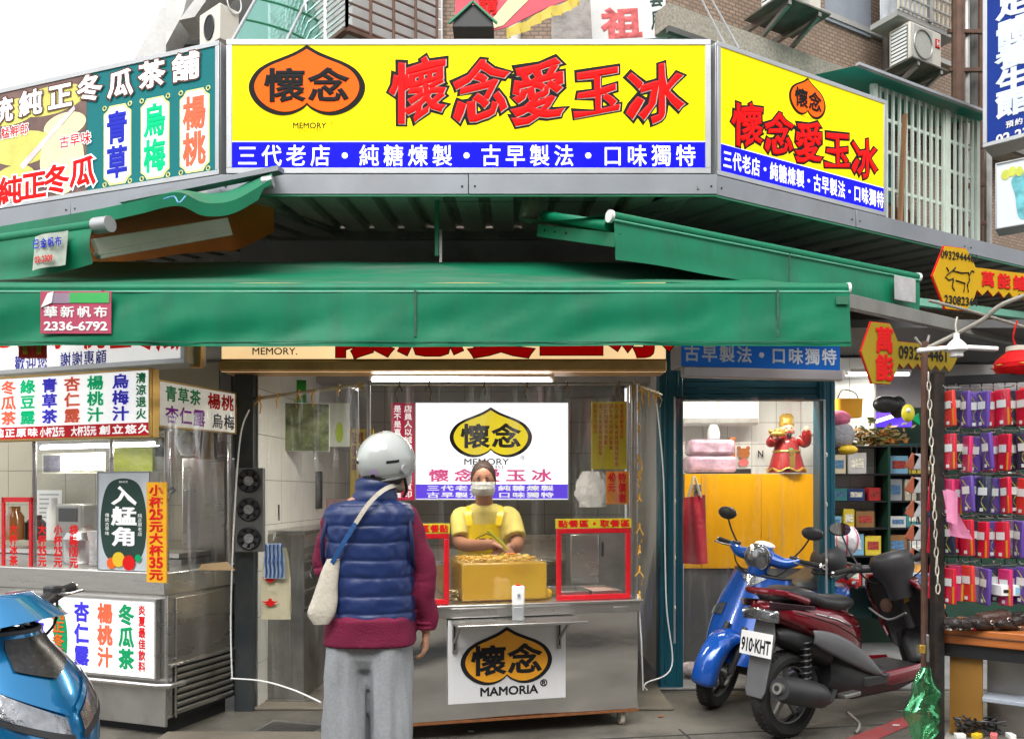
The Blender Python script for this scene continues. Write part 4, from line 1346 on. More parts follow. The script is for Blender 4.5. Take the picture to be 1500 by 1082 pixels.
# logo panel
x0, z1 = uvT(656, 909); x1, z0 = uvT(828, 1024)
x0, zz = uvT(656, 1031)
M_pl = mat('white logo plate', (.66, .66, .66), .35, 0, .04, 4, dirt=.3, dcol=(.35, .32, .28), dscale=4)
lp = MB().box(x0, x1, -.008, -.001, zz, .69).build('logo_panel', M_pl, cart, bevel=.001)
xc, zc = uvT(742, 962)
w_, h_ = 138 / F * 4.78, 84 / F * 4.78
zc = CH - (960 - HY) / F * cD(742)
M_olog = mat('orange logo paint', (.78, .34, .02), .4, 0, .05)
MB().prism(peach(xc, zc, w_, h_), -.011, -.008).build('logo_rim', M_ink, lp)
MB().prism(peach(xc, zc - .002, w_ * .90, h_ * .89), -.013, -.0105).build('logo_field', M_olog, lp)
text_mb('懷念', xc - w_ * .39, xc + w_ * .39, zc - h_ * .33, zc + h_ * .22, .03, False, -.014, .97, .0015).build('logo_lettering', M_ink, lp, smooth=None)
xa = uvT(703, 0)[0]; xb = uvT(788, 0)[0]
zq = CH - (1010 - HY) / F * cD(745)
text_mb(['MAMORIA'], xa, xb, zq - .026, zq + .026, .028, False, -.010, 1, .0015).build('lettering', M_ink, lp, smooth=None)
text_mb(['®'], xb + .01, xb + .055, zq + .012, zq + .055, .028, False, -.010, 1, .0015).build('registered_mark', M_ink, lp, smooth=None)
# fold down shelf with brackets
sx0, sx1 = uvT(660, 0)[0], uvT(842, 0)[0]
MB().box(sx0, sx1, -.24, -.005, .676, .692).build('fold_shelf', M_steel, cart, bevel=.003)
for x in (uvT(665, 0)[0], uvT(818, 0)[0]):
    mb = MB().box(x - .012, x + .012, -.022, -.009, .50, .672)
    mb.bar((x, -.02, .56), (x, -.19, .672), .012, .016)
    mb.build('bracket', M_steeld, cart, bevel=.002)
    MB().box(x - .004, x + .004, -.0235, -.0215, .52, .66).build('bracket_slots', M_dark, cart)
# soap dispenser
p = PT.world(uvT(751, 0)[0], -.13, .693)
t = thing('sanitizer_dispenser', 'white hand sanitizer dispenser with red button on the cart fold shelf', 'dispenser', p)
MB().box(-.036, .036, -.034, .034, .085, .195).build('head', M_white, t, bevel=.010)
MB().box(-.034, .034, -.032, .032, 0, .085).build('clear_tank', mat('milky clear plastic', (.5, .52, .52), .15, 0, .05, trans=.5), t, bevel=.009)
MB().box(-.013, .013, -.014, .012, .195, .203).build('red_button', M_redp, t, bevel=.003)
MB().cyl((.004, -.034, .15), (.004, -.05, .146), .008, n=10).build('nozzle', M_alu, t)
# splash guards with red tape
def guard(px0, px1, pyt, pyb, toks, lab, D_off):
    t = thing('splash_guard', lab, 'screen', PT.world(uvT(px0, 0)[0], D_off, .776), PT.rz)
    W2 = uvT(px1, 0)[0] - uvT(px0, 0)[0]
    H2 = (pyb - pyt) / F * (cD((px0 + px1) / 2) + D_off)
    fw = .03
    for nm, q in (('frame_bar', (0, W2, 0, fw)), ('frame_bar', (0, W2, H2 - fw - .045, H2 - .045)), ('frame_bar', (0, fw, fw, H2 - fw - .045)), ('frame_bar', (W2 - fw, W2, fw, H2 - fw - .045))):
        MB().box(q[0], q[1], -.008, .008, q[2], q[3]).build(nm, M_fred, t, bevel=.004)
    MB().box(fw, W2 - fw, -.001, .001, fw, H2 - fw - .045).build('clear_pane', M_glass, t)
    st = MB().box(-.004, W2 + .004, -.010, .006, H2 - .044, H2 + .012).build('title_strip', mat('lime yellow strip', (.62, .50, .02), .4, 0, .08), t, bevel=.001)
    text_mb(toks, .005, W2 - .005, H2 - .040, H2 + .008, .04, False, -.013, .92, .001).build('lettering', M_redp, st, smooth=None)
    return t
guard(817, 926, 757, 872, '點餐區·取餐區', 'red taped splash guard with yellow title strip at the right end of the cart', .03)
guard(560, 659, 764, 880, '取餐區·區餐點', 'red taped splash guard with yellow title strip left of the jelly tank', .03)
# gold trimming & items on the counter
# jelly tank
x0, x1 = uvT(678, 0)[0], uvT(808, 0)[0]
t = thing('jelly_tank', 'clear tank full of golden jelly on the middle of the cart', 'tank', PT.world(x0, .06, .776), PT.rz)
W2, D2, H2 = x1 - x0, .40, .245
M_jel = mat('golden jelly', (1.0, .55, .06), .12, 0, .15, 3.5, .6, 6, trans=.5, coat=.6)
MB().box(.008, W2 - .008, .008, D2 - .008, .006, H2 - .018).build('jelly', M_jel, t, bevel=.01)
mb = MB()
for q in ((0, W2, 0, .006), (0, W2, D2 - .006, D2)):
    mb.box(q[0], q[1], q[2], q[3], 0, H2)
for q in ((0, .006), (W2 - .006, W2)):
    mb.box(q[0], q[1], .007, D2 - .007, 0, H2)
mb.build('glass_wall', M_glass, t)
mb = MB()
for q in (((0, 0, H2), (W2, 0, H2)), ((0, D2, H2), (W2, D2, H2)), ((0, 0, H2), (0, D2, H2)), ((W2, 0, H2), (W2, D2, H2))):
    mb.bar(q[0], q[1], .012, .010)
mb.build('rim', M_glass, t, bevel=.002)
mb = MB()
rnd = random.Random(3)
for i in range(160):
    mb.obox((rnd.uniform(.03, W2 - .03), rnd.uniform(.03, D2 - .03), H2 - .016 + rnd.uniform(-.005, .018)), (rnd.uniform(.015, .05), rnd.uniform(.01, .03), .012), Matrix.Rotation(rnd.uniform(0, 3), 3, 'Z') @ Matrix.Rotation(rnd.uniform(-.6, .6), 3, 'X'))
mb.build('jelly_pieces', mat('jelly pieces', (.95, .58, .12), .08, 0, .2, 10, trans=.5), t, kind='stuff', bevel=.003)
# steel tub and small things left of the tank
p = PT.world(uvT(636, 0)[0], .33, .776)
t = thing('steel_tub', 'tall round steel tub with yellow fruit behind the left splash guard', 'tub', p)
MB().lathe([(.13, 0), (.135, .01), (.135, .20), (.142, .205), (.142, .212), (.128, .212), (.125, .06), (0, .06)], n=32, cap=False).build('body', M_pot, t)
MB().ell((0, 0, .09), (.11, .11, .05), 20, 8).build('fruit', M_yellow, t)
p = PT.world(uvT(618, 0)[0], .10, .776)
one(MB().ell(Vector(p) + Vector((0, 0, .03)), (.05, .04, .03), 16, 8), 'lemon_pile', 'yellow fruit pieces behind the left splash guard window', 'fruit', M_yellow)
p = PT.world(uvT(668, 0)[0], .10, .776)
t = thing('metal_dish', 'small dish of foil wrapped pieces at the left foot of the jelly tank', 'dish', p)
mb = MB()
for i in range(14):
    mb.ell((rnd.uniform(-.03, .03), rnd.uniform(-.03, .03), .015 + rnd.uniform(0, .05)), (.018, .014, .012), 7, 5)
mb.build('wrapped_pieces', mat('foil', (.5, .42, .25), .2, .9, .3, 20), t)
# tray and pans behind right guard
p = PT.world(uvT(828, 0)[0], .12, .776)
t = thing('steel_tray', 'shallow steel ingredient trays behind the right splash guard', 'tray', p, PT.rz)
for i in range(2):
    x = i * .21
    mb = MB()
    mb.box(x, x + .19, .0, .28, 0, .006)
    for q in ((x, x + .006, 0, .28), (x + .184, x + .19, 0, .28), (x + .007, x + .183, 0, .006), (x + .007, x + .183, .274, .28)):
        mb.box(*q, .007, .04)
    mb.build('tray_pan', M_steel, t, bevel=.002)
MB().box(.22, .39, .01, .26, .012, .03).build('pink_topping', mat('pink topping', (.55, .35, .28), .6, 0, .3, 60, .5, 60), t)
t = one(MB().ell(PT.world(uvT(812, 0)[0], .2, .80), (.045, .07, .035), 14, 8), 'yellow_cloth', 'crumpled yellow cloth between jelly tank and right splash guard', 'cloth', mat('yellow cloth', (.75, .45, .02), .7, 0, .15, 10, .5, 20))
# steel box fridge behind right guard
p0 = P(835, 855, 5.75)
t = thing('steel_chest', 'grey steel ice chest behind the right splash guard', 'chest', (p0.x, p0.y, .02))
MB().box(0, .42, 0, .5, 0, 1.13).build('body', M_steeld, t, bevel=.01)
MB().box(-.01, .43, -.012, .5, 1.14, 1.18).build('lid', M_steel, t, bevel=.006)
MB().box(.005, .2, -.008, 0, .55, 1.10).build('door', M_steel, t, bevel=.004)
MB().cyl((.225, -.03, .95), (.225, -.03, 1.05), .008).build('handle', M_black, t)
p0 = P(765, 800, 7.2)
t = thing('sink', 'stainless sink with raised back against the rear wall right of the worker', 'sink', (p0.x, p0.y, .02))
MB().box(0, .62, 0, .5, .62, .80).build('basin', M_steel, t, bevel=.01)
MB().box(0, .62, .45, .5, .80, 1.0).build('back_splash', M_steel, t, bevel=.004)
MB().box(0, .62, -.02, 0, .76, .80).build('front_lip', M_steel, t, bevel=.004)
# back lit screen
PSC = Plane(P(607, 0, 7.0), P(834, 0, 7.0))
M_scr = mat('lit screen', (.9, .9, .95), .4, 0, .01, emis=(.93, .96, 1), estr=1.05, evar=.04)
scr = Board('logo_lightbox', 'bright white lightbox with yellow peach logo on the back wall behind the worker', 'light box', PSC, 0, PSC.W, PSC.uv(700, 733)[1], PSC.uv(700, 588)[1], M_scr, M_alu, .12, .012, M_alu)
M_ylog = mat('yellow logo', (.8, .62, .01), .4, 0, .02, emis=(1, .8, .02), estr=.6)
x, z = scr.px(719, 634)
scr.logo(x, z, 122 / F * 7, 74 / F * 7, M_ylog, M_rim, M_ink, .03)
scr.TP('MEMORY', 678, 671, 748, 681, M_ink, bold=.01)
scr.TP('SINCE 1951', 690, 681, 738, 687, M_ink, bold=.0)
scr.TP('®', 762, 666, 770, 674, M_ink, bold=0)
scr.TP('懷念愛玉冰', 624, 684, 812, 708, mat('pink lit letters', (.8, .1, .3), .5, emis=(.9, .15, .4), estr=.4), bold=.03, fill=.8)
M_bb = mat('lit violet band', (.1, .05, .6), .4, emis=(.12, .06, .75), estr=.8)
z0 = scr.px(0, 730)[1]; z1 = scr.px(0, 709)[1]
scr.rect(.013, scr.W - .013, z0, z1, M_bb, 'blue_band', -.0055, frac=False)
scr.TP('三代老店 純糖煉製', 624, 710, 812, 719, M_wprint, bold=.03, fill=.9, y=-.008)
scr.TP('古早製法 口味獨特', 624, 720, 812, 729, M_wprint, bold=.03, fill=.9, y=-.008)
# crimson banner, left of it
PBN = Plane(P(573, 0, 6.6), P(607, 0, 6.6))
bn = Board('banner', 'crimson vertical banner with tiny white characters beside the white lightbox', 'banner', PBN, 0, PBN.W, PBN.uv(590, 732)[1], PBN.uv(590, 590)[1], mat('crimson banner', (.62, .02, .09), .5, 0, .05, emis=(.6, .02, .1), estr=.12), None, .006)
bn.T(['店', '員', '人', '以', '誠', '待', '客', '買', '保', '品', '質', '印'], .55, .92, .02, .98, M_wprint, bold=.02, vertical=True)
bn.T(['是', '不', '是', '真', '實', '請', '看', '清', '楚', '再', '買', '喔'], .1, .45, .02, .98, M_wprint, bold=.02, vertical=True)
# yellow notices
def notice(px0, py0, px1, py1, D, colstr, lab, m_, lett, rows=None, bold=.01):
    pl = Plane(P(px0, 0, D), P(px1, 0, D))
    b = Board('notice', lab, 'notice', pl, 0, pl.W, pl.uv(px0, py1)[1], pl.uv(px0, py0)[1], m_, None, .005)
    n = len(colstr)
    for i, s_ in enumerate(colstr):
        b.T(s_, .05 + .9 * i / n, .05 + .9 * (i + .8) / n, 1 - .96 * len(s_) / max(len(q) for q in colstr), .97, lett, bold=bold, vertical=True)
    return b
M_ypap = mat('yellow paper', (.62, .46, .01), .5, 0, .05)
notice(866, 588, 918, 687, 5.0, ['謝謝您的配合', '當口取餐請稍候再取餐', '造成困擾非常抱歉', '請先勿在等候區聚集', '為了減少等候時間請點餐後', '敬愛的顧客您好'], 'yellow notice with columns of small red characters at the right end of the cart curtain', M_ypap, M_redp, bold=0)
notice(888, 690, 922, 738, 5.4, [['40', '元'], ['特', '價', '謝']], 'orange price notice reading 40 under the yellow notice', mat('orange paper', (.7, .25, .02), .5), M_redp, bold=.04)
notice(513, 628, 547, 735, 5.2, ['點餐區', '請排隊點餐', '謝謝'], 'yellow sign behind the customer helmet with brown characters', mat('mustard paper', (.6, .40, .01), .5), mat('brown print', (.3, .08, .01), .5), bold=.02)
# hanging white bags
t = thing('plastic_bag', 'bunch of white plastic bags hanging right of the logo lightbox', 'bags', P(868, 690, 6.4))
def bagf(a, b, w=.13, h=.28, s=0):
    ang = a * 2 * math.pi
    r_ = w * (.35 + .65 * math.sin(math.pi * min(1, b * .62 + .12))) * (1 + .25 * noise.noise(Vector((math.cos(ang) * 2, math.sin(ang) * 2, b * 4 + s))))
    return (r_ * math.cos(ang), .5 * r_ * math.sin(ang), -b * h)
MB().grid(lambda a, b: bagf(a, b), 24, 14).build('bag', MATS['white crumpled plastic'], t)
MB().tube([(0, 0, 0), (0, .02, .08)], .006, 6).build('hook', M_steel, t)

# ---------------------------------------------------------------- things on the left wall of the middle stall
def onWL(y_frac):
    return PWL.world(y_frac * PWL.W, 0, 0)
def wall_board(px0, py0, px1, py1, name, lab, cat, m_, off=-.02):
    u0, z0 = PWL.uv(px0, py1); u1, z1 = PWL.uv(px1, py0)
    zA = PWL.uv(px0, py0)[1]; zB = PWL.uv(px0, py1)[1]
    t = thing(name, lab, cat, PWL.world(min(u0, u1), off, zB), PWL.rz)
    MB().box(0, abs(u1 - u0), -.008, .008, 0, zA - zB).build('sheet', m_, t, bevel=.002)
    return t, abs(u1 - u0), zA - zB
M_leaf = mat('leafy photograph', (.10, .13, .05), .4, 0, .9, 9, .0, dirt=.8, dcol=(.28, .30, .2), dscale=14)
t = thing('poster', 'leafy green plant photograph hanging behind the left curtain', 'poster', P(432, 625, 5.9), .25)
MB().box(-.24, .24, 0, .01, -.17, .17).build('print', M_leaf, t)
MB().box(-.245, .245, .01, .02, -.175, .175).build('backing', M_white, t)
t = thing('poster', 'bright green glass photograph at the top left, above the leafy photograph', 'poster', P(410, 575, 6.1), .25)
MB().box(-.19, .19, 0, .01, -.1, .1).build('print', mat('green photo', (.02, .25, .03), .3, 0, .7, 7), t)
t = thing('poster', 'white poster with yellow green drink, right of the leafy photograph', 'poster', P(497, 622, 6.4), .1)
MB().box(-.08, .08, 0, .01, -.17, .17).build('print', mat('pale poster', (.6, .66, .6), .4), t)
MB().prism(oval(0, -.06, .03, .08, 0), -.004, -.001).build('drink_print', mat('lime', (.4, .55, .05), .4), t)
# shelf with steel mug
p = P(400, 765, 5.9)
t = thing('wall_shelf', 'low stainless counter along the left tiled wall, under the steel mug', 'shelf', (p.x - .10, 5.55, 0), PWL.rz)
MB().box(0, 1.9, -.42, 0, 1.13, 1.16).build('top', M_steel, t, bevel=.004)
for i in range(4):
    MB().box(.0, 1.9, -.40, -.01, .62 + i * .12, .63 + i * .12).build('rack_bar', M_steel, t)
MB().box(-.01, .0, -.42, 0, .02, 1.13).build('end_panel', M_steeld, t)
MB().box(1.9, 1.91, -.42, 0, .02, 1.13).build('end_panel', M_steeld, t)
MB().box(.0, 1.9, -.412, -.405, .02, .60).build('kick_panel', M_steeld, t)
t = thing('steel_mug', 'steel mug with handle on the low counter along the left wall', 'mug', P(400, 763, 5.75) )
MB().lathe([(.04, 0), (.045, .01), (.045, .11), (.047, .115), (.042, .115), (.040, .02), (0, .02)], n=24, cap=False).build('body', M_pot, t)
MB().tube(curve([(-.044, 0, .09), (-.075, 0, .085), (-.08, 0, .05), (-.044, 0, .02)], 5), .005, 8).build('handle', M_pot, t)
o = one(MB().ell(P(398, 703, 5.9), (.055, .03, .035), 14, 8).ell(P(391, 699, 5.88), (.04, .03, .03), 12, 8), 'wall_ornament', 'small brown lumpy ornament on the white tiled wall above the mug', 'ornament', mat('brown ornament', (.25, .1, .05), .6, 0, .2, 20, .4, 30))
# hanging carrier bags on the dark post side
p = P(404, 795, 5.15)
t = thing('carrier_bags', 'bunch of pale and blue striped carrier bags on a hook beside the dark post', 'bags', p)
def sheetbag(w, h, z0, y, s, m_, nm):
    MB().grid(lambda a, b: ((a - .5) * w * (1 - .3 * (1 - b) ** 3) + .01 * noise.noise(Vector((a * 3, b * 3, s))), y + .014 * noise.noise(Vector((a * 5, b * 4, s + 3))), z0 - b * h), 14, 14).build(nm, m_, t)
sheetbag(.19, .45, -.03, 0, 1, mat('straw plastic', (.55, .50, .34), .3, 0, .06, 6, .4, 14), 'bag')
sheetbag(.18, .40, -.05, .03, 4, MATS['straw plastic'], 'bag')
m_ = mat('blue stripe plastic', (.45, .55, .66), .3, 0, .05, 6, .4, 14)
sheetbag(.13, .22, 0, -.03, 7, m_, 'bag')
for k in range(5):
    sheetbag(.008, .21, -.004, -.042, 7, m_ if k < 0 else mat('blue stripe', (.06, .13, .35), .4), 'stripe')
    o = t.children[-1]
    o.location.x = -.05 + k * .025
for z in (-.22, -.37):
    MB().prism([(-.05 + .02 * math.cos(a) * (2 + math.sin(5 * a)) + .02, z + .009 * math.sin(a) * (2 + math.cos(4 * a))) for a in [2 * math.pi * i / 18 for i in range(18)]], -.021, -.019).build('red_print', M_redp, t)
MB().tube([(0, .03, .04), (0, -.02, .06), (0, -.045, .02)], .006, 8).build('hook', M_steel, t)
# squeegee-like brown pot behind the customer
o = crate_thing(462, 690, 745, .10, 6.6, 'small framed thermostat box on the left wall near the yellow sign', M_black, 'wall_box', 'box', .04)
crate_thing(497, 730, 905, .30, 6.9, 'stacked pink and grey tubs behind the customer left shoulder', mat('mauve tubs', (.35, .22, .22), .5, 0, .2, 5), 'tub_stack', 'tubs', .3)
# extractor / ventilation upper interior
crate_thing(870, 560, 580, .5, 7.6, 'grey pipe box under the ceiling at the back right of the shop', M_alu, 'duct', 'duct', .2)

# ---------------------------------------------------------------- people
def person_tube(mb, pts, rs, n=14):
    mb.tube(curve(pts, 5), [v for v in interp(rs, 5)], n)
def interp(rs, k):
    out = []
    for i in range(len(rs) - 1):
        for j in range(k):
            t_ = j / k
            a, b = rs[i], rs[i + 1]
            if isinstance(a, tuple):
                out.append((a[0] + (b[0] - a[0]) * t_, a[1] + (b[1] - a[1]) * t_))
            else:
                out.append(a + (b - a) * t_)
    out.append(rs[-1])
    return out
def hand(mb, wrist, d, palm_n, thumb_dir, curl=.5, L_=.185, s=1.0):
    """adds palm, four fingers and a thumb to mb; d = direction to the knuckles, palm_n = way the palm faces"""
    wrist, d, pn = Vector(wrist), Vector(d).normalized(), Vector(palm_n).normalized()
    side = d.cross(pn).normalized()
    if side.dot(Vector(thumb_dir)) < 0:
        side = -side
    PL_ = L_ * .5
    mb.tube([wrist, wrist + d * PL_ * .5, wrist + d * PL_], [(.024 * s, .019 * s), (.036 * s, .016 * s), (.039 * s, .014 * s)] if abs(side.z) < .5 else [(.021 * s, .022 * s), (.016 * s, .034 * s), (.015 * s, .038 * s)], 10)
    for i, (off, ln) in enumerate(((.030, .078), (.010, .086), (-.010, .080), (-.030, .062))):
        b = wrist + d * PL_ * .9 + side * off * s
        p = [b]
        ang = curl * .5
        for k, f in enumerate((.42, .32, .26)):
            dd = d * math.cos(ang) + pn * math.sin(ang)
            p.append(p[-1] + dd * ln * f * s)
            ang += curl * .9
        mb.tube(p, [.0095 * s, .009 * s, .0082 * s, .0066 * s], 8)
    b = wrist + d * PL_ * .35 + side * .028 * s
    p1 = b + (d * .5 + side * .6 + pn * .35).normalized() * .036 * s
    p2 = p1 + (d * .85 + side * .15 + pn * .45).normalized() * .028 * s
    p3 = p2 + (d * .9 + pn * .4 - side * .1).normalized() * .022 * s
    mb.tube([b, p1, p2, p3], [.014 * s, .011 * s, .010 * s, .0075 * s], 8)

# --- customer, standing with his back to the street
CD = 3.39
def c3(px, py, D=CD):
    return P(px, py, D)
cust = thing('person', 'customer in white helmet, blue quilted vest, maroon sleeves and grey sweatpants seen from behind', 'person', (c3(545, 0).x, CD, 0))
O = Vector(cust.location)
k = CD / F
def cz(py):
    return CH + (HY - py) * k
def cx(px):
    return (px - CX) * k - O.x
# body (skin) : head, neck, core, arms, hands
hb = Vector((cx(566), .02, cz(682)))
mb = MB()
mb.ell(hb, (.076, .098, .115), 24, 16, Matrix.Rotation(R(-38), 3, 'Z'))
fd = Vector((math.sin(R(38)), math.cos(R(38)), 0))          # the way he looks
rt = Vector((fd.y, -fd.x, 0))
mb.ell(hb + fd * .098 + Vector((0, 0, -.012)), (.013, .016, .022), 8, 6)          # nose
mb.ell(hb + fd * .080 + Vector((0, 0, -.055)), (.03, .03, .014), 8, 6)            # lips
mb.ell(hb + fd * .060 + Vector((0, 0, -.092)), (.036, .036, .022), 10, 6)         # chin
for s_ in (-1, 1):
    mb.ell(hb + rt * s_ * .077 + Vector((0, 0, -.012)), (.012, .018, .032), 10, 8)
mb.tube([hb + Vector((-.02, -.02, -.06)), Vector((cx(552), -.01, cz(728)))], [.058, .068], 16)
ringz = [(728, .09, .08), (745, .14, .08), (800, .165, .105), (860, .16, .10), (920, .14, .095), (962, .12, .07)]
mb.loft([sell((cx(545), 0, cz(z)), a, b) for z, a, b in ringz])
rs_, re_, rw_ = Vector((cx(598), .0, cz(757))), Vector((cx(619), .03, cz(850))), Vector((cx(622), .06, cz(925)))
ls_, le_, lw_ = Vector((cx(490), .0, cz(757))), Vector((cx(478), .06, cz(835))), Vector((cx(500), .26, cz(850)))
mb.tube([rs_, re_, rw_], [.035, .042, .028], 12)
mb.tube([ls_, le_, lw_], [.035, .042, .028], 12)
hand(mb, rw_ + Vector((0, 0, .0)), (-.05, .1, -1), (-1, .15, 0), (0, 1, 0), .75, .18, .95)
hand(mb, lw_, (.5, .8, .1), (0, 0, -1), (1, -.3, 0), .7, .18, .9)
for s_ in (-1, 1):
    mb.tube([(cx(545) + s_ * .09, 0, cz(960)), (cx(545) + s_ * .095, .01, .50), (cx(545) + s_ * .10, -.02, .10)], [.060, .05, .04], 12)
remeshed(mb, 'body', M_skin, cust, .0065, 3)
# hair at the nape, under the helmet
MB().ell(hb + Vector((-.012, -.02, -.02)), (.084, .098, .085), 22, 14, Matrix.Rotation(R(-38), 3, 'Z')).build('hair', mat('dark grey hair', (.035, .033, .03), .7, 0, .3, 60, .5, 120), cust)
# trousers: two baggy legs joined at the seat
def leg_pts(s_):
    mb = MB()
    rings = []
    for i in range(46):
        t_ = i / 45
        z = cz(925) + (.075 - cz(925)) * t_
        xx = cx(541) + s_ * (.083 + .014 * t_)
        a = .0905 - .002 * t_ - .015 * max(0, t_ - .75) * 4
        b = .128 - .03 * t_
        ring = sell((xx, .0, z), a, b, 40, 2.2)
        out = []
        for j, q in enumerate(ring):
            th = 2 * math.pi * j / 40
            n_ = noise.noise(Vector((math.cos(th) * 1.6 + s_ * 5, math.sin(th) * 1.6, z * 2.2))) * .030 + noise.noise(Vector((math.cos(th) * 3.2 + s_ * 5, math.sin(th) * 3.2, z * 3.4 + th * .7))) * .020 + .010 * math.sin(th * 5 + z * 3 + s_) * t_
            d_ = (q - Vector((xx, 0, z))).normalized()
            out.append(q + d_ * n_ * min(1, t_ * 4 + .15))
        rings.append(out)
    mb.loft(rings)
    return mb
mbt = MB()
for s_ in (-1, 1):
    m_ = leg_pts(s_)
    mbt.add(m_.v, m_.f)
mbt.loft([sell((cx(543), 0, cz(z)), a, b, 40, 2.6) for z, a, b in ((905, .150, .10), (935, .160, .110), (958, .166, .112), (975, .12, .085))])
M_sweat = mat('grey marl sweatpants', (.30, .315, .33), .9, 0, .10, 90, .25, 220, .12, (.17, .175, .18), 2)
remeshed(mbt, 'trousers', M_sweat, cust, .009, 3)
# pocket line and drawcord detail
# shoes
for s_ in (-1, 1):
    x = cx(543) + s_ * .10
    sh = MB().loft([sell((x + .0, y_, z_), a, .001 + b, 16, 2.2) for x_, y_, z_, a, b in ((0, .04, .0, .048, .135), (0, .04, .03, .05, .138), (0, .03, .06, .046, .12), (0, -.02, .10, .042, .065), (0, -.03, .12, .040, .05))])
    sh.build('shoe', M_black, cust)
# shirt: torso under the vest, hem, both sleeves
M_mar = mat('maroon knit', (.155, .005, .035), .85, 0, .10, 10, .25, 130, .1, (.1, .005, .02), 4)
mb = MB()
rings = []
for i in range(22):
    t_ = i / 21
    z = cz(735) + (cz(941) - cz(735)) * t_
    a = .120 + .052 * min(1, t_ * 5) ; b = .085 + .03 * min(1, t_ * 5)
    if t_ > .8:
        a, b = .184 + .006 * (t_ - .8) * 5, .150
    rings.append([q + (q - Vector((cx(543), 0, z))).normalized() * .007 * noise.noise(q * 9) * (1 + t_) for q in sell((cx(543), 0, z), a, b, 40, 2.6)])
mb.loft(rings)
def sleeve(pts, rs, seed):
    mb_ = MB()
    c = curve(pts, 10); rr = interp(rs, 10)
    mb_.tube(c, rr, 20)
    vs = []
    for v in mb_.v:
        v = Vector(v)
        vs.append(tuple(v + Vector((1, .3, .1)) * (.016 * noise.noise(Vector((v.x * 6, v.y * 6, v.z * 15 + seed)))) + Vector((0, 1, 0)) * .008 * noise.noise(v * 11)))
    mb_.v = vs
    return mb_
s1 = sleeve([rs_ + Vector((-.055, 0, .008)), rs_ + Vector((-.012, 0, -.01)), re_ + Vector((-.008, 0, .07)), re_ + Vector((.0, .0, -.03)), rw_ + Vector((.002, -.0, .055)), rw_ + Vector((0, 0, .0))], [.045, .060, .060, .056, .047, .038], 2)
s2 = sleeve([ls_ + Vector((.05, 0, .008)), ls_ + Vector((.008, 0, -.01)), le_ + Vector((0, -.01, .06)), le_, lw_ + Vector((-.02, -.06, 0)), lw_], [.045, .058, .058, .055, .046, .037], 5)
for m_ in (s1, s2):
    mb.add(m_.v, m_.f)
remeshed(mb, 'shirt', M_mar, cust, .0075, 2)
MB().torus((cx(621), .058, cz(921)), .036, .009, 24, 8, 'z').build('cuff', M_mar, cust)
MB().torus((cx(621), .057, cz(914)), .038, .008, 24, 8, 'z').build('cuff', M_mar, cust)
# quilted vest
M_vest = mat('blue quilted nylon', (.007, .022, .10), .42, 0, .12, 9, .12, 26, coat=.0, spec=.6)
seams = [742, 768, 792, 817, 842, 868, 893]
def vring(py, a, b, ox=0.0, oy=0.0):
    z = cz(py)
    # distance to nearest seam in px
    dd = min(abs(py - s_) for s_ in seams + [913])
    puff = .0062 * (1 - math.exp(-(dd / 3.0) ** 1.2)) - .002
    ring = sell((cx(543) + ox, oy, z), a, b, 88, 2.6)
    out = []
    for j, q in enumerate(ring):
        th = 2 * math.pi * j / 88
        d_ = (q - Vector((cx(543) + ox, oy, z))).normalized()
        d_.z = 0
        wr = .0075 * noise.noise(Vector((th * 4, z * 7, 2))) + .0050 * noise.noise(Vector((math.cos(th) * 13, math.sin(th) * 13, z * 30))) * (1 if dd > 2 else .2)
        out.append(q + d_ * (puff + wr) + Vector((0, 0, .006 * noise.noise(Vector((math.cos(th) * 2, math.sin(th) * 2, round(z * 14)))))))
    return out
prof = [(731, .085, .075), (734, .120, .095), (738, .158, .108), (744, .180, .116), (752, .187, .122), (770, .184, .126), (800, .177, .128), (840, .177, .130), (875, .179, .132), (900, .181, .134), (911, .179, .133), (914, .173, .128)]
rings = []
py = 731.0
while py <= 914:
    for q0, q1 in zip(prof[:-1], prof[1:]):
        if q0[0] <= py <= q1[0]:
            t_ = (py - q0[0]) / (q1[0] - q0[0])
            a = q0[1] + (q1[1] - q0[1]) * t_
            b = q0[2] + (q1[2] - q0[2]) * t_
            break
    rings.append(vring(py, a, b))
    py += 1.7
vest = MB().loft(rings, cap=False).build('vest', M_vest, cust, smooth=80)
# collar and armhole piping
rings = []
for i in range(12):
    t_ = i / 11
    z = cz(737) + (cz(700) - cz(737)) * t_
    w_ = 1 + .0 * t_
    pf = .010 * abs(math.sin(math.pi * 2 * t_)) ** .5
    rings.append(sell((cx(549) + .006 * t_, -.005, z), (.092 - .020 * t_ ** .6) + pf, (.085 - .018 * t_) + pf, 48, 2.1))
for i in range(4):
    t_ = i / 3
    rings.append(sell((cx(549) + .006, -.005, cz(700) - .012 * t_), .069 - .010 * math.sin(t_ * 1.5), .064 - .01 * math.sin(t_ * 1.5), 48, 2.1))
MB().loft(rings, cap=False).build('vest_collar', M_vest, cust, smooth=80)
for s_, pt in ((1, rs_), (-1, ls_)):
    c = Vector((cx(543) + s_ * .182, 0, cz(790)))
    loop = [c + Vector((-.020 * s_ * (math.sin(a) > 0) * math.sin(a), .085 * math.cos(a), .115 * math.sin(a) + .0)) for a in [2 * math.pi * i / 28 for i in range(29)]]
    MB().tube(loop, .009, 8).build('armhole_edge', mat('navy piping', (.006, .012, .06), .5), cust)
MB().box(cx(543) - .02, cx(543) + .02, -.09, -.085, cz(733), cz(729)).build('vest_label', M_vest, cust)
# face mask loop
mk = MB().ell(hb + fd * .085 + Vector((0, 0, -.045)), (.05, .035, .05), 16, 10, Matrix.Rotation(R(-38), 3, 'Z')).build('face_mask', M_wpaper, cust)
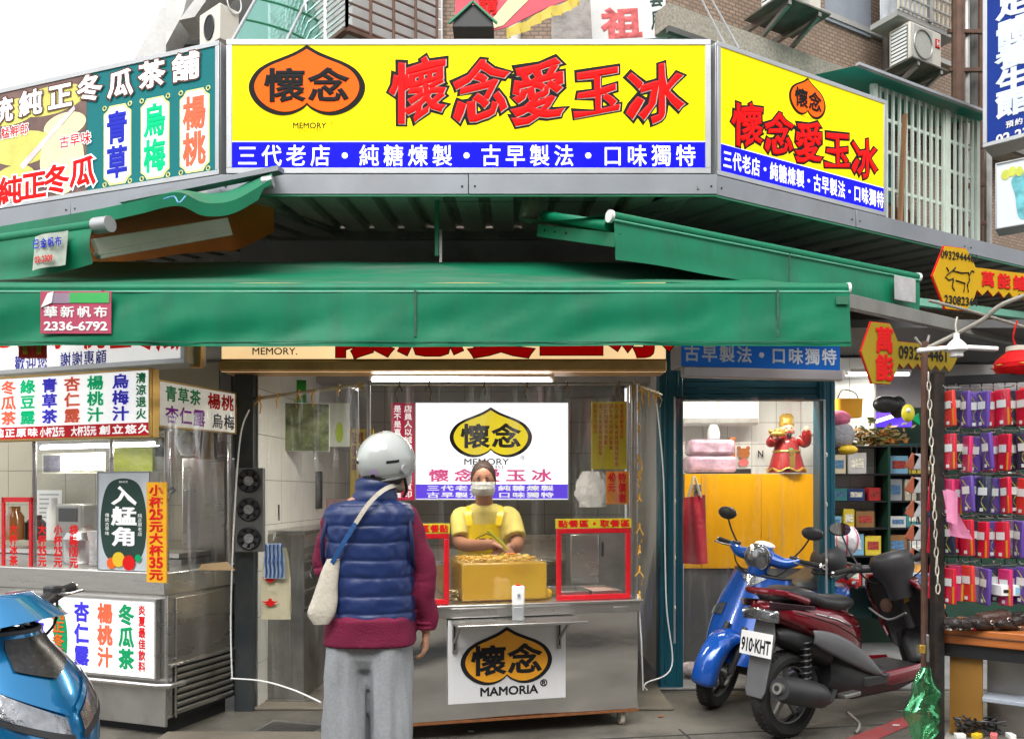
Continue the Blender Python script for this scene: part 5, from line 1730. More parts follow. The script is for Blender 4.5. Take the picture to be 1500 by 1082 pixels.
# helmet
hel = thing('helmet', 'glossy white open face helmet worn by the customer', 'helmet', O + Vector((hb.x, hb.y, hb.z)))
hel.rotation_euler = (0, R(4), R(-38))
def shell(a, b, k=1.0, th0=-.28):
    ph = a * 2 * math.pi
    # lower edge drops at the back (-y) and rises at the brow (+y)
    low = -.55 - .25 * max(0, -math.sin(ph)) + .42 * max(0, math.sin(ph)) ** 1.5
    th = low + (math.pi / 2 - low) * b
    rx, ry, rz_ = .110 * k, .130 * k, .121 * k
    return (rx * math.cos(th) * math.cos(ph), ry * math.cos(th) * math.sin(ph) - .008, .022 + rz_ * math.sin(th) * (1 + .02 * math.cos(ph * 2)))
M_helm = mat('white helmet gloss', (.44, .465, .445), .16, 0, .05, 4, .02, 3, .25, (.25, .27, .25), 3, coat=1.0)
MB().grid(lambda a, b: shell(a, b), 48, 20).build('shell', M_helm, hel, smooth=60)
MB().grid(lambda a, b: shell(a, b, .93), 40, 12).build('liner', M_black, hel, smooth=60)
rim = [Vector(shell(i / 48, 0, .985)) for i in range(49)]
MB().tube(rim, .006, 8).build('edge_trim', mat('grey trim', (.3, .3, .3), .4), hel)
# raised band around, vents, ear hinge and visor
MB().grid(lambda a, b: shell(.52 + a * .96, .10 + b * .10, 1.012), 40, 3).build('band', M_helm, hel)
for ph in (.57, .68, .93):
    mb = MB().grid(lambda a, b: shell(ph - .035 + .07 * a, .27 + .04 * b, 1.008), 6, 2)
    mb.build('vent', M_ink, hel)
for (a0, b0, w_, h_, col) in ((.615, .08, .05, .05, mat('teal sticker', (.1, .35, .4), .4)), (.80, .10, .045, .10, mat('lilac sticker', (.45, .35, .55), .4)), (.80, .06, .03, .06, M_ink)):
    MB().grid(lambda a, b: shell(a0 + w_ * a, b0 + h_ * b, 1.016), 5, 3).build('sticker', col, hel)
for s_ in (1, -1):
    p = Vector(shell(.0 if s_ > 0 else .5, .15, 1.02))
    MB().cyl(p, p + Vector((.012 * s_, 0, 0)), .020, n=18).build('visor_hinge', mat('grey hinge', (.3, .31, .31), .3), hel)
MB().grid(lambda a, b: (.128 * math.cos(R(5) + a * R(170)), .02 + .148 * math.sin(R(5) + a * R(170)), .055 - .13 * b), 24, 6).build('visor', M_glass, hel)
for s_ in (-1, 1):
    MB().tube(curve([(s_ * .085, .01, -.02), (s_ * .07, .05, -.09), (s_ * .02, .085, -.125)], 6), .007, 6).build('chin_strap', M_black, hel)
# shoulder bag with long strap
bagp = Vector((cx(482), -.15, cz(905)))
bag = thing('shoulder_bag', 'cream canvas bag hanging at the customer left hip on a blue strap', 'bag', O + bagp)
M_canv = mat('cream canvas', (.50, .46, .38), .85, 0, .08, 12, .25, 60, .25, (.3, .26, .2), 5)
rings = []
hh = (905 - 815) * k
for i in range(16):
    t_ = i / 15
    z = hh * t_
    a = .056 * (1 - .55 * t_ ** 1.6) * (min(1, .55 + t_ * 3)) * (1 + .05 * math.sin(t_ * 9))
    b = .030 * (min(1, .5 + t_ * 3)) * (1 - .4 * t_)
    rings.append([q + (q - Vector((.03 * t_, .0, z))) * .12 * noise.noise(q * 16) for q in sell((.045 * t_ ** 1.3, .03 * t_, z), a, b, 28, 2.3, .15)])
MB().loft(rings).build('pouch', M_canv, bag)
MB().tube([(-.03, -.02, hh * .72), (-.038, -.01, hh * .78), (-.03, .0, hh * .9)], .005, 6).build('zip', M_black, bag)
def strapseg(pp, m_, nm, w_=.018, par=bag):
    pp = curve(pp, 8)
    vs, fs = [], []
    for i, p in enumerate(pp):
        t_ = (pp[min(i + 1, len(pp) - 1)] - pp[max(i - 1, 0)]).normalized()
        nrm = Vector((0, -1, .1))
        s_ = t_.cross(nrm).normalized() * w_
        for q in (p - s_, p + s_, p + s_ + Vector((0, .004, 0)), p - s_ + Vector((0, .004, 0))):
            vs.append(tuple(q - bagp))
    rings_ = [vs[i * 4:i * 4 + 4] for i in range(len(pp))]
    MB().loft(rings_).build(nm, m_, par, smooth=None)
M_bst = mat('blue webbing', (.01, .07, .22), .6, 0, .1, 60, .2, 200)
yb = -.148
strapseg([Vector((cx(494), yb + .01, cz(826))), Vector((cx(512), yb - .004, cz(795))), Vector((cx(532), yb - .001, cz(762)))], M_bst, 'strap', .009)
strapseg([Vector((cx(531), yb - .002, cz(764))), Vector((cx(548), yb + .004, cz(738))), Vector((cx(566), -.118, cz(719))), Vector((cx(580), -.04, cz(711))), Vector((cx(586), .04, cz(716)))], M_canv, 'strap', .009)

# --- worker behind the cart
WD = 5.78
wk = thing('person', 'worker in yellow apron and pale yellow T-shirt with face mask, cutting jelly behind the cart', 'person', (P(710, 0, WD).x, WD, .02))
O2 = Vector(wk.location)
k2 = WD / F
def wz(py, D=WD):
    return CH + (HY - py) / F * D - .02
def wx(px, D=WD):
    return (px - CX) / F * D - O2.x
mb = MB()
hc = Vector((wx(708, 5.65), -.13, wz(703, 5.65)))
mb.ell(hc, (.078, .094, .115), 24, 16, Matrix.Rotation(R(14), 3, 'X'))
mb.ell(hc + Vector((.008, -.092, -.02)), (.014, .018, .02), 8, 6)
mb.ell(hc + Vector((.005, -.06, -.085)), (.04, .036, .03), 10, 8)
for s_ in (-1, 1):
    mb.ell(hc + Vector((s_ * .078, 0, -.01)), (.012, .018, .03), 10, 8)
    mb.ell(hc + Vector((s_ * .03, -.083, .012)), (.016, .008, .008), 8, 6)
mb.tube([hc + Vector((0, .02, -.06)), (0, .0, wz(752))], [.056, .066], 16)
mb.loft([sell((0, 0, wz(z)), a, b) for z, a, b in ((745, .08, .07), (756, .17, .10), (790, .18, .11), (830, .17, .12), (890, .18, .13), (935, .18, .13))])
sR, eR, wR = Vector((wx(676), -.01, wz(758))), Vector((wx(671), -.08, wz(800))), Vector((wx(724, 5.35), -.40, wz(797, 5.35)))
sL, eL, wL = Vector((wx(745), -.01, wz(758))), Vector((wx(757), -.10, wz(800))), Vector((wx(747, 5.35), -.36, wz(803, 5.35)))
eR = Vector((wx(676, 5.7), -.12, wz(795, 5.7))); eL = Vector((wx(758, 5.7), -.14, wz(796, 5.7)))
mb.tube(curve([sR, eR, wR], 5), interp([.058, .050, .032], 5), 14)
mb.tube(curve([sL, eL, wL], 5), interp([.058, .050, .032], 5), 14)
hand(mb, wR, (.75, -.35, -.25), (.3, .2, -1), (.3, -.2, 1), .6, .17, .95)
hand(mb, wL, (-.8, -.35, -.2), (-.3, .2, -1), (-.2, -.2, 1), .6, .17, .95)
for s_ in (-1, 1):
    mb.tube([(s_ * .09, 0, .82), (s_ * .10, 0, .45), (s_ * .10, .02, .06)], [.10, .07, .05], 12)
    mb.ell((s_ * .10, -.05, .04), (.045, .12, .04), 12, 8)
remeshed(mb, 'body', M_skin2, wk, .0065, 3)
M_hair = mat('dark brown hair', (.03, .014, .010), .55, 0, .4, 50, .4, 120)
mb = MB()
def hairf(a, b):
    ph = a * 2 * math.pi
    fr_ = max(0, -math.sin(ph))
    low = -.35 + 1.0 * fr_ ** 1.0
    th = low + (math.pi / 2 - low) * b
    n_ = 1 + .05 * noise.noise(Vector((math.cos(ph) * 4, math.sin(ph) * 4, th * 3)))
    return tuple(hc + Vector((.088 * n_ * math.cos(th) * math.cos(ph), .008 + .102 * n_ * math.cos(th) * math.sin(ph), .012 + .126 * n_ * math.sin(th))))
mb.grid(hairf, 40, 16)
mb.ell(hc + Vector((0, .10, .05)), (.045, .04, .045), 14, 10)
mb.build('hair', M_hair, wk, smooth=80)
def maskf(a, b):
    ph = math.pi + .45 + (math.pi - .9) * a
    z = .008 - .095 * b
    rr = .088 * (1 + .08 * math.sin(math.pi * b)) - .02 * max(0, b - .7)
    return tuple(hc + Vector((rr * math.cos(ph) * .96, .000 + (rr + .020) * math.sin(ph) - .0, z - .02)))
MB().grid(maskf, 20, 8).build('face_mask', mat('pale mask', (.46, .47, .46), .8, 0, .03, 5, .2, 60), wk, smooth=80)
for s_ in (-1, 1):
    MB().tube([Vector(maskf(.12 + .76 * i / 10, .35 + .15 * s_)) + Vector((0, -.002, 0)) for i in range(11)], .0015, 5).build('mask_pleat', M_cup, wk)
    MB().tube([hc + Vector((s_ * .075, -.045, -.03)), hc + Vector((s_ * .084, .0, -.005))], .0025, 6).build('mask_loop', M_wpaper, wk)
    MB().ell(hc + Vector((s_ * .03, -.0925, .012)), (.011, .004, .0035), 10, 6).build('eye', M_ink, wk)
    MB().tube([hc + Vector((s_ * .016, -.098, .03)), hc + Vector((s_ * .046, -.088, .032))], .003, 6).build('eyebrow', M_hair, wk)
M_tee = mat('pale yellow cotton', (.70, .58, .16), .85, 0, .08, 6, .4, 16, .15, (.5, .42, .1), 3)
mb = MB()
mb.loft([[q + (q - Vector((0, 0, q.z))).normalized() * .014 * noise.noise(q * 9) for q in sell((0, -.005, wz(z)), a, b, 40, 2.5)] for z, a, b in ((737, .085, .075), (742, .13, .10), (749, .178, .115), (775, .195, .13), (830, .195, .145), (900, .20, .15))])
mb.tube(curve([sR + Vector((.04, 0, .012)), sR + Vector((-.01, 0, 0)), sR.lerp(eR, .75)], 6), interp([.062, .068, .067], 6), 18)
mb.tube(curve([sL + Vector((-.04, 0, .012)), sL + Vector((.01, 0, 0)), sL.lerp(eL, .75)], 6), interp([.065, .075, .077], 6), 18)
remeshed(mb, 'shirt', M_tee, wk, .008, 2)
MB().torus((0, -.035, wz(741)), .068, .008, 28, 8, 'z').build('neck_band', M_tee, wk)
M_apr = mat('yellow vinyl apron', (.78, .56, .01), .3, 0, .06, 4, .5, 10)
def apr(a, b):
    wd = (.105 + .09 * min(1, max(0, (b - .22) * 5)))
    x = -wd + 2 * wd * a
    z = wz(766) - b * (wz(766) - wz(930))
    return (x, -.012 - .150 * math.sqrt(max(0, 1 - (x / .235) ** 2)) - .01 * noise.noise(Vector((x * 8, 0, z * 5))) - .012 * b, z)
MB().grid(apr, 26, 26).build('apron', M_apr, wk, smooth=80)
for s_ in (-1, 1):
    strap = curve([Vector((s_ * .095, -.155, wz(768))), Vector((s_ * .11, -.125, wz(752))), Vector((s_ * .10, -.06, wz(741))), Vector((s_ * .08, .05, wz(742)))], 5)
    MB().tube(strap, (.018, .005), 8) if False else MB().loft([[p + Vector((-.022, 0, 0)), p + Vector((.022, 0, 0)), p + Vector((.022, .006, .004)), p + Vector((-.022, .006, .004))] for p in strap]).build('apron_strap', M_apr, wk)
lg = Vector((.02, -.180, wz(789)))
MB().prism([(lg.x + a, lg.z + b) for a, b in peach(0, 0, .17, .10)], lg.y, lg.y + .003).build('apron_logo', M_ink, wk)
MB().prism([(lg.x + a, lg.z - .002 + b) for a, b in peach(0, 0, .158, .09)], lg.y - .003, lg.y).build('apron_logo_field', M_apr, wk)
text_mb('懷念', lg.x - .06, lg.x + .06, lg.z - .03, lg.z + .02, .02, False, lg.y - .005, .95, .001).build('apron_lettering', M_ink, wk, smooth=None)
# scraper in her hand
t = thing('scraper', 'yellow green handled jelly scraper held by the worker', 'scraper', P(735, 800, 5.22))
MB().tube([(-.09, .0, .10), (.0, .0, .02), (.035, -.01, -.02)], .010, 10).build('handle', mat('lime handle', (.35, .38, .03), .4), t)
MB().obox((.055, -.02, -.045), (.06, .03, .012)).build('blade', mat('orange blade', (.7, .2, .02), .3), t, bevel=.004)
# ---------------------------------------------------------------- teal framed bay on the right
p0 = P(985, 1010, 5.87)
def col_thing(px0, px1, D, z1, lab, dep=.14):
    a, b = P(px0, 0, D), P(px1, 0, D)
    t = thing('teal_column', lab, 'column', (a.x, D, 0))
    W = b.x - a.x
    MB().box(0, W, 0, dep, 0, z1).build('shaft', M_teal, t, bevel=.01)
    for k in (.25, .75):
        MB().box(W * k - .008, W * k + .008, -.008, -.001, .05, z1 - .05).build('rib', M_teal, t, bevel=.003)
    return t
col_thing(966, 1001, 5.87, 2.62, 'teal painted steel column between the cart and the orange counter front')
col_thing(1201, 1224, 5.87, 2.62, 'slimmer teal painted column right of the orange counter front')
a, b = P(1002, 0, 5.9), P(1200, 0, 5.9)
t = thing('shutter_box', 'teal roller shutter housing above the figurine bay', 'shutter', (a.x, 5.9, 2.08))
for i in range(4):
    MB().box(0, b.x - a.x, .01 * (i % 2), .1, i * .045, i * .045 + .041).build('slat', M_teal, t, bevel=.004)
# counter front
a, b = P(1003, 0, 6.6), P(1203, 0, 6.6)
zt_ = CH + (HY - 694) / F * 6.6
zm_ = CH + (HY - 832) / F * 6.6
t = thing('counter', 'orange yellow counter front with dark grey base in the teal bay', 'counter', (a.x, 6.6, 0))
W = b.x - a.x
for i in range(3):
    MB().box(W * (0, .12, .56)[i] + .0015, W * (.12, .56, 1)[i] - .0015, -.003 * (i == 1), .03, zm_, zt_).build('front_board', M_yboard, t, bevel=.002)
MB().box(0, W, .01, .04, 0, zm_ - .002).build('base', mat('dark grey base', (.10, .10, .10), .6, 0, .2, 3, dirt=.5), t)
MB().box(-.02, W + .02, .035, .60, zt_ - .03, zt_ + .004).build('top', M_steel, t)
MB().box(.07, .13, -.012, -.004, zt_ - .20, zt_ - .08).build('lock_plate', M_steel, t, bevel=.002)
MB().cyl((.10, -.012, zt_ - .14), (.10, -.03, zt_ - .14), .014).build('lock', M_black, t)
# framed plastic sheet of the bay
fr_ = [P(988, 582, 5.8), P(1207, 588, 5.8)]
t = thing('plastic_curtain', 'clear plastic sheet on a thin rod frame across the figurine bay', 'curtain', (fr_[0].x, 5.8, .35))
Wc = fr_[1].x - fr_[0].x
H_ = fr_[0].z - .35
MB().grid(lambda a, b: (a * Wc, .02 * math.sin(a * 9 + b) + .01 * noise.noise(Vector((a * 8, b * 4, 1))), H_ * (1 - b)), 30, 16).build('sheet', M_film, t, smooth=80)
MB().tube([(0, -.005, 0), (0, -.01, H_), (Wc, -.01, H_ - .02), (Wc + .02, -.005, 0)], .008, 8).build('rod', M_alu, t)
for z in (.25, .6, 1.0, 1.35):
    MB().torus((.0, -.018, z), .016, .004, 10, 5, 'x').build('clip', M_cream, t)
    MB().torus((Wc + .01, -.018, z - .02), .014, .004, 10, 5, 'x').build('clip', M_cream, t)
# shiny air conditioner inside
a = P(1000, 615, 7.0)
t = thing('air_conditioner', 'white wall air conditioner above the pink bag bundle in the bay', 'air conditioner', P(1055, 622, 6.95))
MB().box(-.35, .34, 0, .18, 0, .26).build('body', M_white, t, bevel=.03)
MB().box(-.33, .32, -.006, 0, .015, .055).build('outlet', M_steeld, t)
# pink bundle
t = thing('bag_bundle', 'pile of pale pink plastic packed boxes on the orange counter', 'bundle', P(1040, 693, 6.75))
for i, (w_, h_, z) in enumerate(((.40, .14, 0), (.37, .13, .145))):
    MB().box(-w_ / 2, w_ / 2, -.1, .14, z, z + h_).build('pack', mat('pink film pack', (.50, .33, .42), .15, 0, .3, 12, .7, 14), t, bevel=.03)
o = one(MB().lathe([(.05, 0), (.055, .04), (.045, .09), (.03, .12), (0, .125)], P(1045, 643, 6.85), 18), 'cup', 'upturned white cup on top of the pink bundle', 'cup', M_white)
o = crate_thing(1073, 640, 672, .05, 6.95, 'brown box edge beside the pink bundle on the tiled wall', M_wood, 'box', 'box', .05)
crate_thing(1060, 686, 694, .45, 6.66, 'flat black tray on the orange counter under the pink bundle', M_black, 'tray', 'tray', .2)
# small animal sticker and letters on tiles
t = thing('wall_sticker', 'small brown and yellow animal face sticker on the white tiles', 'sticker', P(1089, 672, 7.18))
MB().prism(oval(0, .05, .055, .045, 0), -.003, 0).build('face', M_wood, t)
MB().prism(oval(-.04, .095, .018, .018, 0), -.003, 0).build('ear', M_wood, t)
MB().prism(oval(.04, .095, .018, .018, 0), -.003, 0).build('ear', M_wood, t)
MB().prism(oval(0, -.03, .045, .035, 0), -.003, 0).build('shirt', mat('rose print', (.6, .15, .15), .5), t)
tm_ = text_mb('N', 0, .05, 0, .065, .02)
o = tm_.build('wall_letter', M_ink, None, smooth=None)
o.location = P(1110, 670, 7.17)
tag(o, 'black capital N on the white tiles left of the figurine', 'letter')
# fortune figurine
k = 6.75 / F
fg = thing('figurine', 'red and gold fortune god figurine holding a gold ingot, standing on the orange counter', 'figurine', P(1152, 692, 6.72))
fg.scale = (.88, .88, .9)
M_frd = mat('lacquer red', (.30, .012, .012), .3, 0, .15, 10, coat=.3)
M_gld = mat('figurine gold', (.60, .38, .08), .28, .7, .2, 14, .3, 30)
M_face = mat('figurine face', (.72, .42, .30), .35, 0, .05)
MB().lathe([(.17, 0), (.165, .03), (.14, .12), (.115, .20), (.11, .26), (.085, .31), (.04, .335)], n=26).build('robe', M_frd, fg)
hem_ = [(.172 * math.cos(a), .172 * math.sin(a), .022 + .014 * math.cos(a * 7)) for a in [2 * math.pi * i / 56 for i in range(57)]]
MB().tube(hem_, .011, 7).build('robe_hem', M_gld, fg)
MB().torus((0, 0, .19), .118, .012, 26, 7, 'z').build('belt', M_gld, fg)
MB().prism([(-.02, .03), (.02, .03), (.028, .2), (-.028, .2)], -.165, -.15).build('sash', M_gld, fg)
MB().ell((0, -.125, .19), (.025, .012, .03), 10, 8).build('jade', M_green, fg)
hd = MB().ell((0, -.02, .39), (.06, .062, .068), 20, 14).build('head', M_face, fg)
mb = MB()
mb.ell((0, -.083, .385), (.011, .011, .014), 8, 6)
mb.build('nose', M_face, hd)
for s_ in (-1, 1):
    MB().ell((s_ * .023, -.077, .403), (.010, .004, .004), 8, 5).build('eye', M_ink, hd)
    MB().ell((s_ * .063, -.02, .38), (.012, .014, .026), 8, 6).build('ear', M_face, hd)
MB().ell((0, -.078, .362), (.020, .006, .007), 10, 5).build('mouth', M_redp, hd)
MB().lathe([(.012, 0), (.022, -.03), (.012, -.07), (0, -.085)], (0, -.075, .355), 10).build('beard', M_black, hd)
MB().lathe([(.068, .42), (.072, .45), (.062, .475), (.064, .51), (.04, .535), (0, .54)], n=22).build('hat', M_gld, fg)
MB().lathe([(.062, .476), (.060, .50), (.05, .52), (0, .525)], (0, .004, .004), 22).build('hat_top', M_frd, fg)
for s_ in (-1, 1):
    MB().tube(curve([(s_ * .10, -.01, .30), (s_ * .165, -.05, .27), (s_ * .15, -.10, .31 if s_ < 0 else .37)], 6), [.045] * 6 + [.042] * 6 + [.035], 14).build('sleeve', M_frd, fg)
    MB().ell((s_ * .145, -.115, .32 if s_ < 0 else .39), (.024, .022, .028), 10, 8).build('hand', M_face, fg)
ing = MB().ell((-.12, -.12, .345), (.075, .04, .03), 18, 10)
ing.ell((-.12, -.12, .372), (.035, .03, .028), 14, 8)
for s_ in (-1, 1):
    ing.ell((-.12 + s_ * .068, -.12, .37), (.018, .028, .022), 10, 6)
ing.build('ingot', M_gld, fg)
# red tote hanging
t = thing('tote_bag', 'glossy red tote bag hanging from the lock on the orange counter', 'bag', P(1017, 825, 6.2))
M_tote = mat('glossy red bag', (.50, .012, .03), .18, 0, .2, 5, .5, 9, dirt=.3, dcol=(.15, .01, .08), dscale=3)
kk = 6.2 / F
MB().grid(lambda a, b: ((a - .5) * (.19 - .03 * b) + .02 * (1 - b) * (a - .5), .015 * math.sin(a * 7 + b * 3) - .05 * math.sin(math.pi * a), b * .50 + .02 * a * b), 12, 14).grid(lambda a, b: ((a - .5) * (.19 - .03 * b), .03 + .01 * math.sin(a * 5), b * .49), 12, 10).build('bag', M_tote, t)
for s_ in (0, 1):
    MB().tube(curve([(-.05, -.03 + s_ * .05, .49), (-.02, -.02 + s_ * .03, .60), (.0, 0, .66), (.02, -.02 + s_ * .03, .60), (.045, -.03 + s_ * .05, .50)], 6), .006, 6).build('handle', M_cream, t)
# plastic bag on ground
one(MB().ell(P(1013, 985, 6.2) + Vector((0, 0, .03)), (.10, .08, .055), 16, 10), 'plastic_bag', 'small white and pink plastic bag on the floor beside the blue scooter wheel', 'bag', mat('pinkish bag', (.6, .5, .52), .25, 0, .3, 14, .9, 18))

# ---------------------------------------------------------------- scooters
M_seat = mat('black vinyl seat', (.022, .022, .024), .38, 0, .2, 6, .06, 90)
M_greyp = mat('grey scooter plastic', (.12, .12, .125), .45, 0, .1, 8, .03, 80, .2, (.07, .065, .06))
M_blkp = mat('dark scooter plastic', (.03, .03, .032), .4, 0, .15, 8, .03, 80, .3, (.07, .065, .06))
M_chrome = mat('chrome', (.75, .75, .75), .08, 1.0, .03)
M_mir = mat('mirror', (.85, .88, .9), .02, 1.0, 0)
M_alloy = mat('alloy wheel', (.22, .22, .225), .4, .8, .1, 8, dirt=.4)
M_lens = mat('clear lamp lens', (.30, .31, .33), .10, .85, .25, 18, .25, 30, coat=1)
M_amber = mat('amber lens', (.75, .2, .01), .1, 0, .05, coat=1)
M_rlens = mat('red lens', (.35, .01, .01), .1, 0, .05, coat=1)

def wheel_at(par, c, Rr=.245, wd=.052, nm='wheel', steer=0, rimc=M_alloy, spokes=5):
    Ms = Matrix.Rotation(steer, 4, 'Z')
    o = bpy.data.objects.new(nm, None)
    hub = MB()
    hub.cyl((0, -.055, 0), (0, .055, 0), .035, n=16)
    for s_ in (-1, 1):
        hub.torus((0, s_ * .025, 0), Rr - .085, .010, 30, 8)
    hub.lathe([(Rr - .085, -.028), (Rr - .078, -.028), (Rr - .072, 0), (Rr - .078, .028), (Rr - .085, .028)], n=30, axis='y', cap=False)
    for i in range(spokes):
        a = 2 * math.pi * i / spokes + .3
        d = Vector((math.cos(a), 0, math.sin(a)))
        hub.bar(d * .03, d * (Rr - .075), .030, .022, (0, 1, 0))
    h = hub.build(nm, rimc, par, bevel=.003)
    h.location = c
    h.rotation_euler = (0, 0, steer)
    prof = [(Rr - .085, -.034), (Rr - .06, -wd * .98), (Rr - .03, -wd), (Rr - .010, -wd * .7), (Rr, -.012), (Rr, .012), (Rr - .010, wd * .7), (Rr - .03, wd), (Rr - .06, wd * .98), (Rr - .085, .034)]
    ty = MB().lathe(prof, n=48, axis='y', cap=False)
    for i in range(44):
        a = 2 * math.pi * i / 44
        for s_ in (-1, 1):
            M_ = Matrix.Rotation(a, 3, 'Y') @ Matrix.Rotation(s_ * R(35), 3, 'X') if False else Matrix.Rotation(-a, 3, 'Y')
            ty.obox(M_ @ Vector((Rr - .004, s_ * .022, 0)), (.006, .026, .012), M_)
    ty.build('tyre', M_rubber, h)
    return h

def lathe_arc(c, r, wd, a0, a1, steps=20, crown=.02, n=8):
    """a mudguard: arc in the xz plane, curved across y"""
    def f(a, b):
        t_ = a0 + (a1 - a0) * a
        y = (b - .5) * 2 * wd
        rr = r - crown * (y / wd) ** 2 * 1.2 - .03 * max(0, abs(y / wd) - .75) * 4
        return (c[0] + rr * math.cos(t_), c[1] + y, c[2] + rr * math.sin(t_))
    return MB().grid(f, steps, n)

def solid(o, t=.006):
    md = o.modifiers.new('thickness', 'SOLIDIFY')
    md.thickness = t
    return o

def mirror_part(par, base, tip, facing, wd=.075, ht=.05, rotz=0.0, name='mirror'):
    base, tip, facing = Vector(base), Vector(tip), Vector(facing).normalized()
    mid = base.lerp(tip, .55) + Vector((0, 0, -.02))
    st = MB().tube(curve([base, mid, tip], 5), .006, 8)
    x = Vector((0, 0, 1)).cross(facing).normalized()
    z = facing.cross(x)
    Mx = Matrix((x, facing, z)).transposed()
    st.ell(tip, (wd, .022, ht), 20, 8, Mx)
    h = st.build(name, M_blkp, par)
    MB().prismM(oval(0, 0, wd * .92, ht * .9, 0, 24), .004, Matrix.Translation(tip + facing * .0215) @ Mx.to_4x4()).build('mirror_glass', M_mir, h)
    return h

def scooter(name, lab, cat, loc, rz, paint, style, plate=None, steer=0.0, side2=None, mirrors=True, roll=0.0):
    t = thing(name, lab, cat, loc, rot=(roll, 0, rz))
    L = 1.28
    Rr = .25
    wheel_at(t, (0 if style == 'retro' else -.08, 0, Rr), Rr, .058, 'rear_wheel')
    ax = Vector((-.34, 0, .75)).normalized()
    A_ = Vector((L - .03, 0, .25))
    Ms = Matrix.Translation(A_) @ Matrix.Rotation(steer, 4, ax) @ Matrix.Translation(-A_)
    fwh = wheel_at(t, Ms @ Vector((L, 0, Rr)), Rr, .052, 'front_wheel')
    fwh.rotation_euler = Ms.to_euler()
    def steerp(mb):
        mb.v = [tuple(Ms @ Vector(v)) for v in mb.v]
        return mb
    side2 = side2 or M_greyp
    # fork and front guard
    mb = MB()
    for s_ in (-1, 1):
        mb.tube([(L, s_ * .075, Rr), (L - .06, s_ * .075, .40), (L - .14, s_ * .06, .54)], [.022, .024, .022], 12)
    mb.tube([(L - .26, 0, .54), (L - {'retro': .34, 'sport_red': .38, 'sport_blue': .27}[style], 0, .94)], .025, 12)
    steerp(mb).build('fork', M_blkp, t)
    mb = lathe_arc((L, 0, Rr), Rr + .035, .09 if style == 'retro' else .075, R(-8), R(165), 26, .03)
    solid(steerp(mb).build('front_mudguard', paint if style != 'sport_red' else M_blkp, t, smooth=70), .008)
    MB().cyl((L, -.09, Rr), (L, .09, Rr), .014).build('front_axle', M_chrome, t)
    # front cowl
    z0, z1 = (.31 if style == 'retro' else .36), {'retro': .88, 'sport_red': .86, 'sport_blue': .93}[style]
    def cowl(u, v, off=0.0, k=1.0):
        # v: bottom to top; u in -1..1 across
        z = z0 + (z1 - z0) * v
        if style == 'retro':
            wd = (.185 + .065 * math.sin(math.pi * min(1, v * .9 + .12)) + .02 * v)
            nose = L - .02 - .25 * v - .02 * math.sin(v * 3)
            bow = .13
        else:
            wd = (.10 + .13 * math.sin(math.pi * (v * .72 + .12))) * (1.05 if v < .75 else 1.05 - .5 * (v - .75))
            nose = L + .075 * math.sin(math.pi * min(1, v * 1.1)) - .22 * v + .03
            bow = .19
        a = u * math.pi / 2 * .98
        rise = .10 * u * u * (1 - v) * (0 if style == 'retro' else 1)
        return Vector((nose - bow * (1 - math.cos(a)) * 1.0 + off * math.cos(a), (wd + off) * k * math.sin(a), z + rise))
    MB().grid(lambda a, b: cowl(-1 + 2 * a, b), 30, 22).build('front_cowl', paint, t, smooth=70)
    # inner leg shield
    def inner(a, b):
        q = cowl(-1 + 2 * a, b)
        u = -1 + 2 * a
        return (q.x - .035 * (1 - u * u) - .002 - .10 * (1 - u * u) * (1 - 0.3 * b), q.y * .985, q.z)
    MB().grid(inner, 20, 16).build('leg_shield', M_blkp, t, smooth=70)
    edge = [cowl(-1, b / 14) for b in range(15)] + [cowl(-1 + 2 * a / 14, 1) for a in range(1, 15)] + [cowl(1, 1 - b / 14) for b in range(1, 15)]
    MB().tube(edge, .014 if style == 'sport_red' else .009, 8).build('cowl_trim', {'retro': M_blkp, 'sport_red': paint, 'sport_blue': side2}[style], t)
    if style == 'sport_red':
        for nm_, q_, r_, m_ in (('key_switch', (L - .30, -.05, .74), .035, M_gld), ('storage_hole', (L - .31, .06, .68), .045, M_rust)):
            MB().lathe([(r_, .01), (r_, -.012), (r_ * .55, -.016), (0, -.016)], q_, 18, 'x').build(nm_, m_, t)
        MB().tube(curve([(L - .40, -.13, .66), (L - .39, 0, .60), (L - .40, .13, .66)], 6), .008, 8).build('pocket_edge', M_greyp, t)
        p = cowl(-.86, .62, .01)
        MB().ell(p, (.02, .014, .022), 12, 8).build('side_reflector', M_amber, t)
    # lamps on the cowl
    def patch(u0, u1, v0f, v1f, off, m_, nm, n=12, k=6, par=t):
        def f(a, b):
            u = u0 + (u1 - u0) * a
            return cowl(u, v0f(a) + (v1f(a) - v0f(a)) * b, off)
        return MB().grid(f, n, k).build(nm, m_, par, smooth=70)
    if style == 'retro':
        patch(-.75, -.35, lambda a: .42 + .05 * a, lambda a: .50 + .16 * a * (1 - .3 * a), .010, M_lens, 'indicator', 8, 4)
        patch(.35, .75, lambda a: .47 - .05 * a, lambda a: .62 - .12 * a, .010, M_lens, 'indicator', 8, 4)
        MB().grid(lambda a, b: cowl((a - .5) * .62 * (.08 + .92 * b), .86 + .12 * b, .008), 8, 4).build('crest', M_lens, t)
        q = cowl(0, .20, .02)
        MB().tube([cowl(0, .02, .012), cowl(0, .12, .02), cowl(0, .27, .016)], [(.03, .012), (.045, .018), (.036, .012)], 12).build('horn_grille', M_blkp, t)
        MB().ell(cowl(0, .24, .025), (.010, .022, .022), 12, 8).build('badge', M_gld, t)
        for k_ in range(3):
            q = cowl(.04, .70 - .022 * k_, .004)
            MB().obox(q, (.004, .10 - .02 * k_, .008)).build('script_badge', M_gld, t)
    else:
